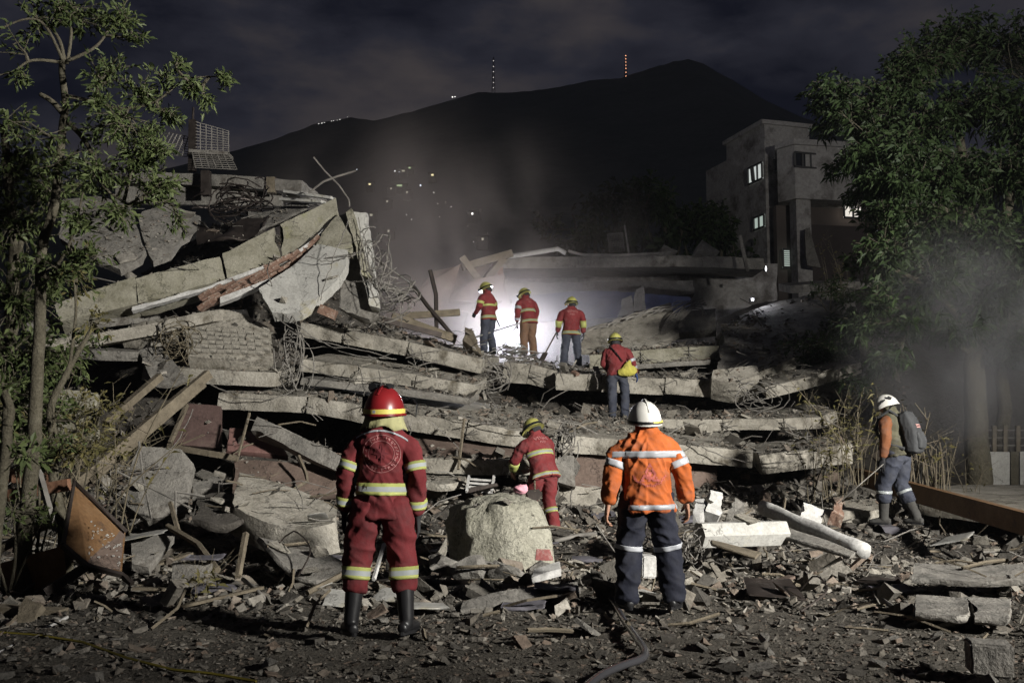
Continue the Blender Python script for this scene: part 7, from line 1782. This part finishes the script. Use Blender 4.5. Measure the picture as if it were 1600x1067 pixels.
# shrubs on the right part of the ruin, dry stems by the backpack rescuer
for i, (x, y, Y, r, n, lb) in enumerate([(1270, 540, 20.3, .8, 70, 'dark bush growing over the right end of the tilted floors'), (1330, 500, 20.5, .7, 60, 'dark bush above the tilted slab, left of the smoke'), (1330, 590, 19.5, .5, 34, 'bush hanging below the tilted slab above the backpack rescuer'), (1300, 450, 24, .7, 40, 'dark bush at the top of the right debris hump')]):
    c = a(x, y, Y); g = V((c.x, c.y + .2, c.z - .7))
    tree('shrub', lb, 'shrub', g, [([g, g.lerp(c, .6), c], .03, .01), ([g, c + V((.4, 0, .1))], .02, .008), ([g, c + V((-.4, 0, -.1))], .02, .008)], [(c, (r, .6, r * .5), n), (c + V((r * .5, 0, -.2)), (r * .6, .5, r * .4), n // 2)], M['leaf_dark'], (.11, .034), 9, .22, .3)
def stems(label, cat, x0, y0, Y, n, spread, h, m_, seed, leafy=0, group=None, rr=(.004, .009), lean=.3):
    R = random.Random(seed); g0 = a(x0, y0, Y); g0.z = min(g0.z, float(gz(g0.x, g0.y)) + .4); root = empty('dry_shrub', g0, 0, label, cat, group)
    LP, LD = [], []
    for i in range(n):
        x = R.uniform(-spread, spread); y = R.uniform(-.3, .3); hh = h * R.uniform(.5, 1.1); lx = R.gauss(0, lean) * hh; ly = R.gauss(0, .15) * hh
        pts = [V((x, y, -.1)), V((x + lx * .3 + R.uniform(-.05, .05), y + ly * .4, hh * .45)), V((x + lx, y + ly, hh))]
        b = MB(); r = R.uniform(*rr); b.tube([V(p.tolist()) for p in cr(np.array([list(p) for p in pts]), 7)], [r] * 4 + [r * .8, r * .6, r * .4], 5)
        for k in range(3):
            q = pts[1].lerp(pts[2], R.random()); b.tube([q, q + V((R.gauss(0, .18), R.gauss(0, .15), R.uniform(.05, .3)))], r * .35, 3)
        wpart('stem', b, m_, root)
        for k in range(leafy):
            q = pts[1].lerp(pts[2], R.random()); LP.append(list(q)); LD.append([R.gauss(0, 1), R.gauss(0, 1), R.gauss(.2, .6)])
    if leafy:
        LP, LD = np.array(LP) + rng.normal(size=(len(LP), 3)) * .06, np.array(LD); Ln = rng.uniform(.07, .14, len(LP)); v, f = leaves_np(LP, LD, Ln, Ln * .25, .3); o = link('foliage', mesh_np('foliage', v, f), M['leaf_dry'], root); o['kind'] = 'stuff'
stems('cluster of pale dry bamboo-like stems right behind the backpack rescuer', 'dry stems', 1448, 745, 15.0, 16, .3, 1.2, M['wood'], 1, 4, rr=(.008, .020), lean=.12)
stems('thin dry stems in the smoke between the backpack rescuer and the tree', 'dry stems', 1492, 750, 15.6, 12, .35, 1.2, M['twig'], 2, 3, lean=.3)
stems('dry leafless shrub at the right end of the lowest slab', 'dry shrub', 1292, 775, 14.6, 16, .35, 1.15, M['twig'], 3, 8, lean=.3)
stems('dry grassy stems hanging left of the backpack rescuer', 'dry shrub', 1345, 740, 14.9, 14, .22, 1.3, M['twig'], 4, 12, lean=.25)
stems('bare dry stems under the tilted slab at the right', 'dry shrub', 1290, 660, 18.2, 12, .35, 1.2, M['twig'], 5, 6, lean=.3)
stems('thin weeds on the debris hump before the apartment block', 'weeds', 1310, 440, 26, 10, .5, 1.6, M['twig'], 6, 8, lean=.25)
# twiggy undergrowth on the left
stems('tangled bare stems around the left tree foot', 'dry shrub', 120, 720, 10.8, 18, .55, 1.7, M['twig'], 7, 6, lean=.45, rr=(.004, .010))
stems('tangled bare twigs in front of the large grey panel at the upper left', 'dry shrub', 150, 420, 14.5, 14, .6, 1.3, M['twig'], 8, 6, lean=.5, rr=(.004, .009))
stems('heap of bare roots on the debris left of the wall fragment', 'dry shrub', 190, 600, 15.4, 22, .8, .55, M['twig'], 9, 0, lean=1.2, rr=(.006, .014))
stems('small yellowish weed in front of the squarish concrete block', 'weed', 318, 922, 9.3, 7, .06, .14, M['twig'], 10, 5, lean=.5, rr=(.002, .004))

# ================================================================== LAMPS ON THE SITE
lz = at(799, 534, 25.6)
wl = empty('work_lamp', (lz.x, lz.y, lz.z), 0, 'glaring white work lamp low behind the rescuers on the ridge', 'lamp')
bm = bmesh.new(); bmesh.ops.create_uvsphere(bm, u_segments=16, v_segments=10, radius=.11)
me = bpy.data.meshes.new('bulb'); bm.to_mesh(me); bm.free(); smooth(me); link('bulb', me, emis('work_lamp_glow', (.93, .95, 1), 40), wl)
b = MB(); b.box((0, .22, 0), (.42, .08, .36)); wpart('housing', b, M['black'], wl)
b = MB(); b.tube([(0, .22, -.2), (0, .22, -1.2)], .03, 6); wpart('stand', b, M['steel'], wl)
point('work_lamp_light', (lz.x, lz.y - .22, lz.z + .12), 700, .11, (.91, .92, 1.0))
for i, (x, y, Y, r, lb) in enumerate([(1176, 468, 25, .03, 'small white hand lamp shining on the dark right debris'), (1197, 420, 30.5, .045, 'small glimpse of light through the ruin by the leaning post')]):
    p = at(x, y, Y); hl = empty('hand_lamp', p, 0, lb, 'lamp'); bm = bmesh.new(); bmesh.ops.create_uvsphere(bm, u_segments=10, v_segments=8, radius=r)
    if i: bmesh.ops.scale(bm, verts=bm.verts, vec=(.4, .4, 1.8))
    me = bpy.data.meshes.new('bulb'); bm.to_mesh(me); bm.free(); link('bulb', me, emis('hand_lamp_glow', (.95, .95, 1), 9), hl)
    b = MB(); b.box((0, .09, 0), (.1, .12, .1)); wpart('housing', b, M['black'], hl)
point('hand_lamp_light', at(1176, 468, 25) + V((.15, -.25, .1)), 14, .06, (.85, .88, 1))

# ================================================================== SMOKE
def smoke(name, c, size, dens, col, nscale, lo, hi, label, seed=0.0, stretch=(1, 1, .6)):
    bm = bmesh.new(); bmesh.ops.create_cube(bm, size=2.0); me = bpy.data.meshes.new(name); bm.to_mesh(me); bm.free()
    o = bpy.data.objects.new(name, me); COL.objects.link(o); o.location = c; o.scale = size; o['kind'] = 'stuff'; o['label'] = label
    m = bpy.data.materials.new(name); m.use_nodes = True; t = m.node_tree; t.nodes.clear(); N = t.nodes.new; L = t.links.new
    out = N('ShaderNodeOutputMaterial'); pv = N('ShaderNodeVolumePrincipled'); L(pv.outputs[0], out.inputs['Volume'])
    pv.inputs['Color'].default_value = (*col, 1); pv.inputs['Anisotropy'].default_value = .25
    tc = N('ShaderNodeTexCoord'); ln = N('ShaderNodeVectorMath'); ln.operation = 'LENGTH'; L(tc.outputs['Object'], ln.inputs[0])
    fall = N('ShaderNodeMapRange'); fall.interpolation_type = 'SMOOTHSTEP'; fall.inputs['From Min'].default_value = 1.0; fall.inputs['From Max'].default_value = .25; L(ln.outputs['Value'], fall.inputs['Value'])
    no = N('ShaderNodeTexNoise'); no.inputs['Scale'].default_value = nscale; no.inputs['Detail'].default_value = 6; no.inputs['Roughness'].default_value = .6; no.inputs['Distortion'].default_value = .5
    mp = N('ShaderNodeMapping'); mp.inputs['Location'].default_value = (seed, seed * .7, 0); mp.inputs['Scale'].default_value = stretch; L(tc.outputs['Object'], mp.inputs[0]); L(mp.outputs[0], no.inputs['Vector'])
    mr = N('ShaderNodeMapRange'); mr.inputs['From Min'].default_value = lo; mr.inputs['From Max'].default_value = hi; L(no.outputs['Fac'], mr.inputs['Value'])
    mu = N('ShaderNodeMath'); mu.operation = 'MULTIPLY'; L(fall.outputs[0], mu.inputs[0]); L(mr.outputs[0], mu.inputs[1])
    m2 = N('ShaderNodeMath'); m2.operation = 'MULTIPLY'; m2.inputs[1].default_value = dens; L(mu.outputs[0], m2.inputs[0]); L(m2.outputs[0], pv.inputs['Density'])
    me.materials.append(m); return o
smoke('smoke', (-2.4, 27.5, 5.6), (7.6, 4.8, 6.0), .36, (1.0, .87, .80), 2.8, .42, .70, 'pale smoke drifting up behind the rescuers and the work lamp', 1.3)  # pinkish smoke colour carries the warm light from behind; no warm lamp there
smoke('smoke', (7.6, 15.9, 2.9), (2.6, 1.8, 2.6), .48, (.95, .95, 1.0), 2.3, .42, .66, 'thin smoke drifting in front of the right tree', 4.1)
smoke('smoke', (.2, 27.0, 3.9), (4.6, 3.0, 2.6), .36, (.93, .94, 1.0), 1.8, .36, .68, 'dense bright smoke lit by the work lamp', 7.7)
# ---- night haze over the whole valley
bm = bmesh.new(); bmesh.ops.create_cube(bm, size=2.0); me = bpy.data.meshes.new('haze'); bm.to_mesh(me); bm.free()
hz_o = bpy.data.objects.new('haze', me); COL.objects.link(hz_o); hz_o.location = (0, 690, 172); hz_o.scale = (1500, 800, 176); hz_o['kind'] = 'stuff'
m = bpy.data.materials.new('haze'); m.use_nodes = True; t = m.node_tree; t.nodes.clear()
o1 = t.nodes.new('ShaderNodeOutputMaterial'); pv = t.nodes.new('ShaderNodeVolumePrincipled'); pv.inputs['Color'].default_value = (.86, .92, 1, 1); pv.inputs['Density'].default_value = .00018
t.links.new(pv.outputs[0], o1.inputs['Volume']); me.materials.append(m)
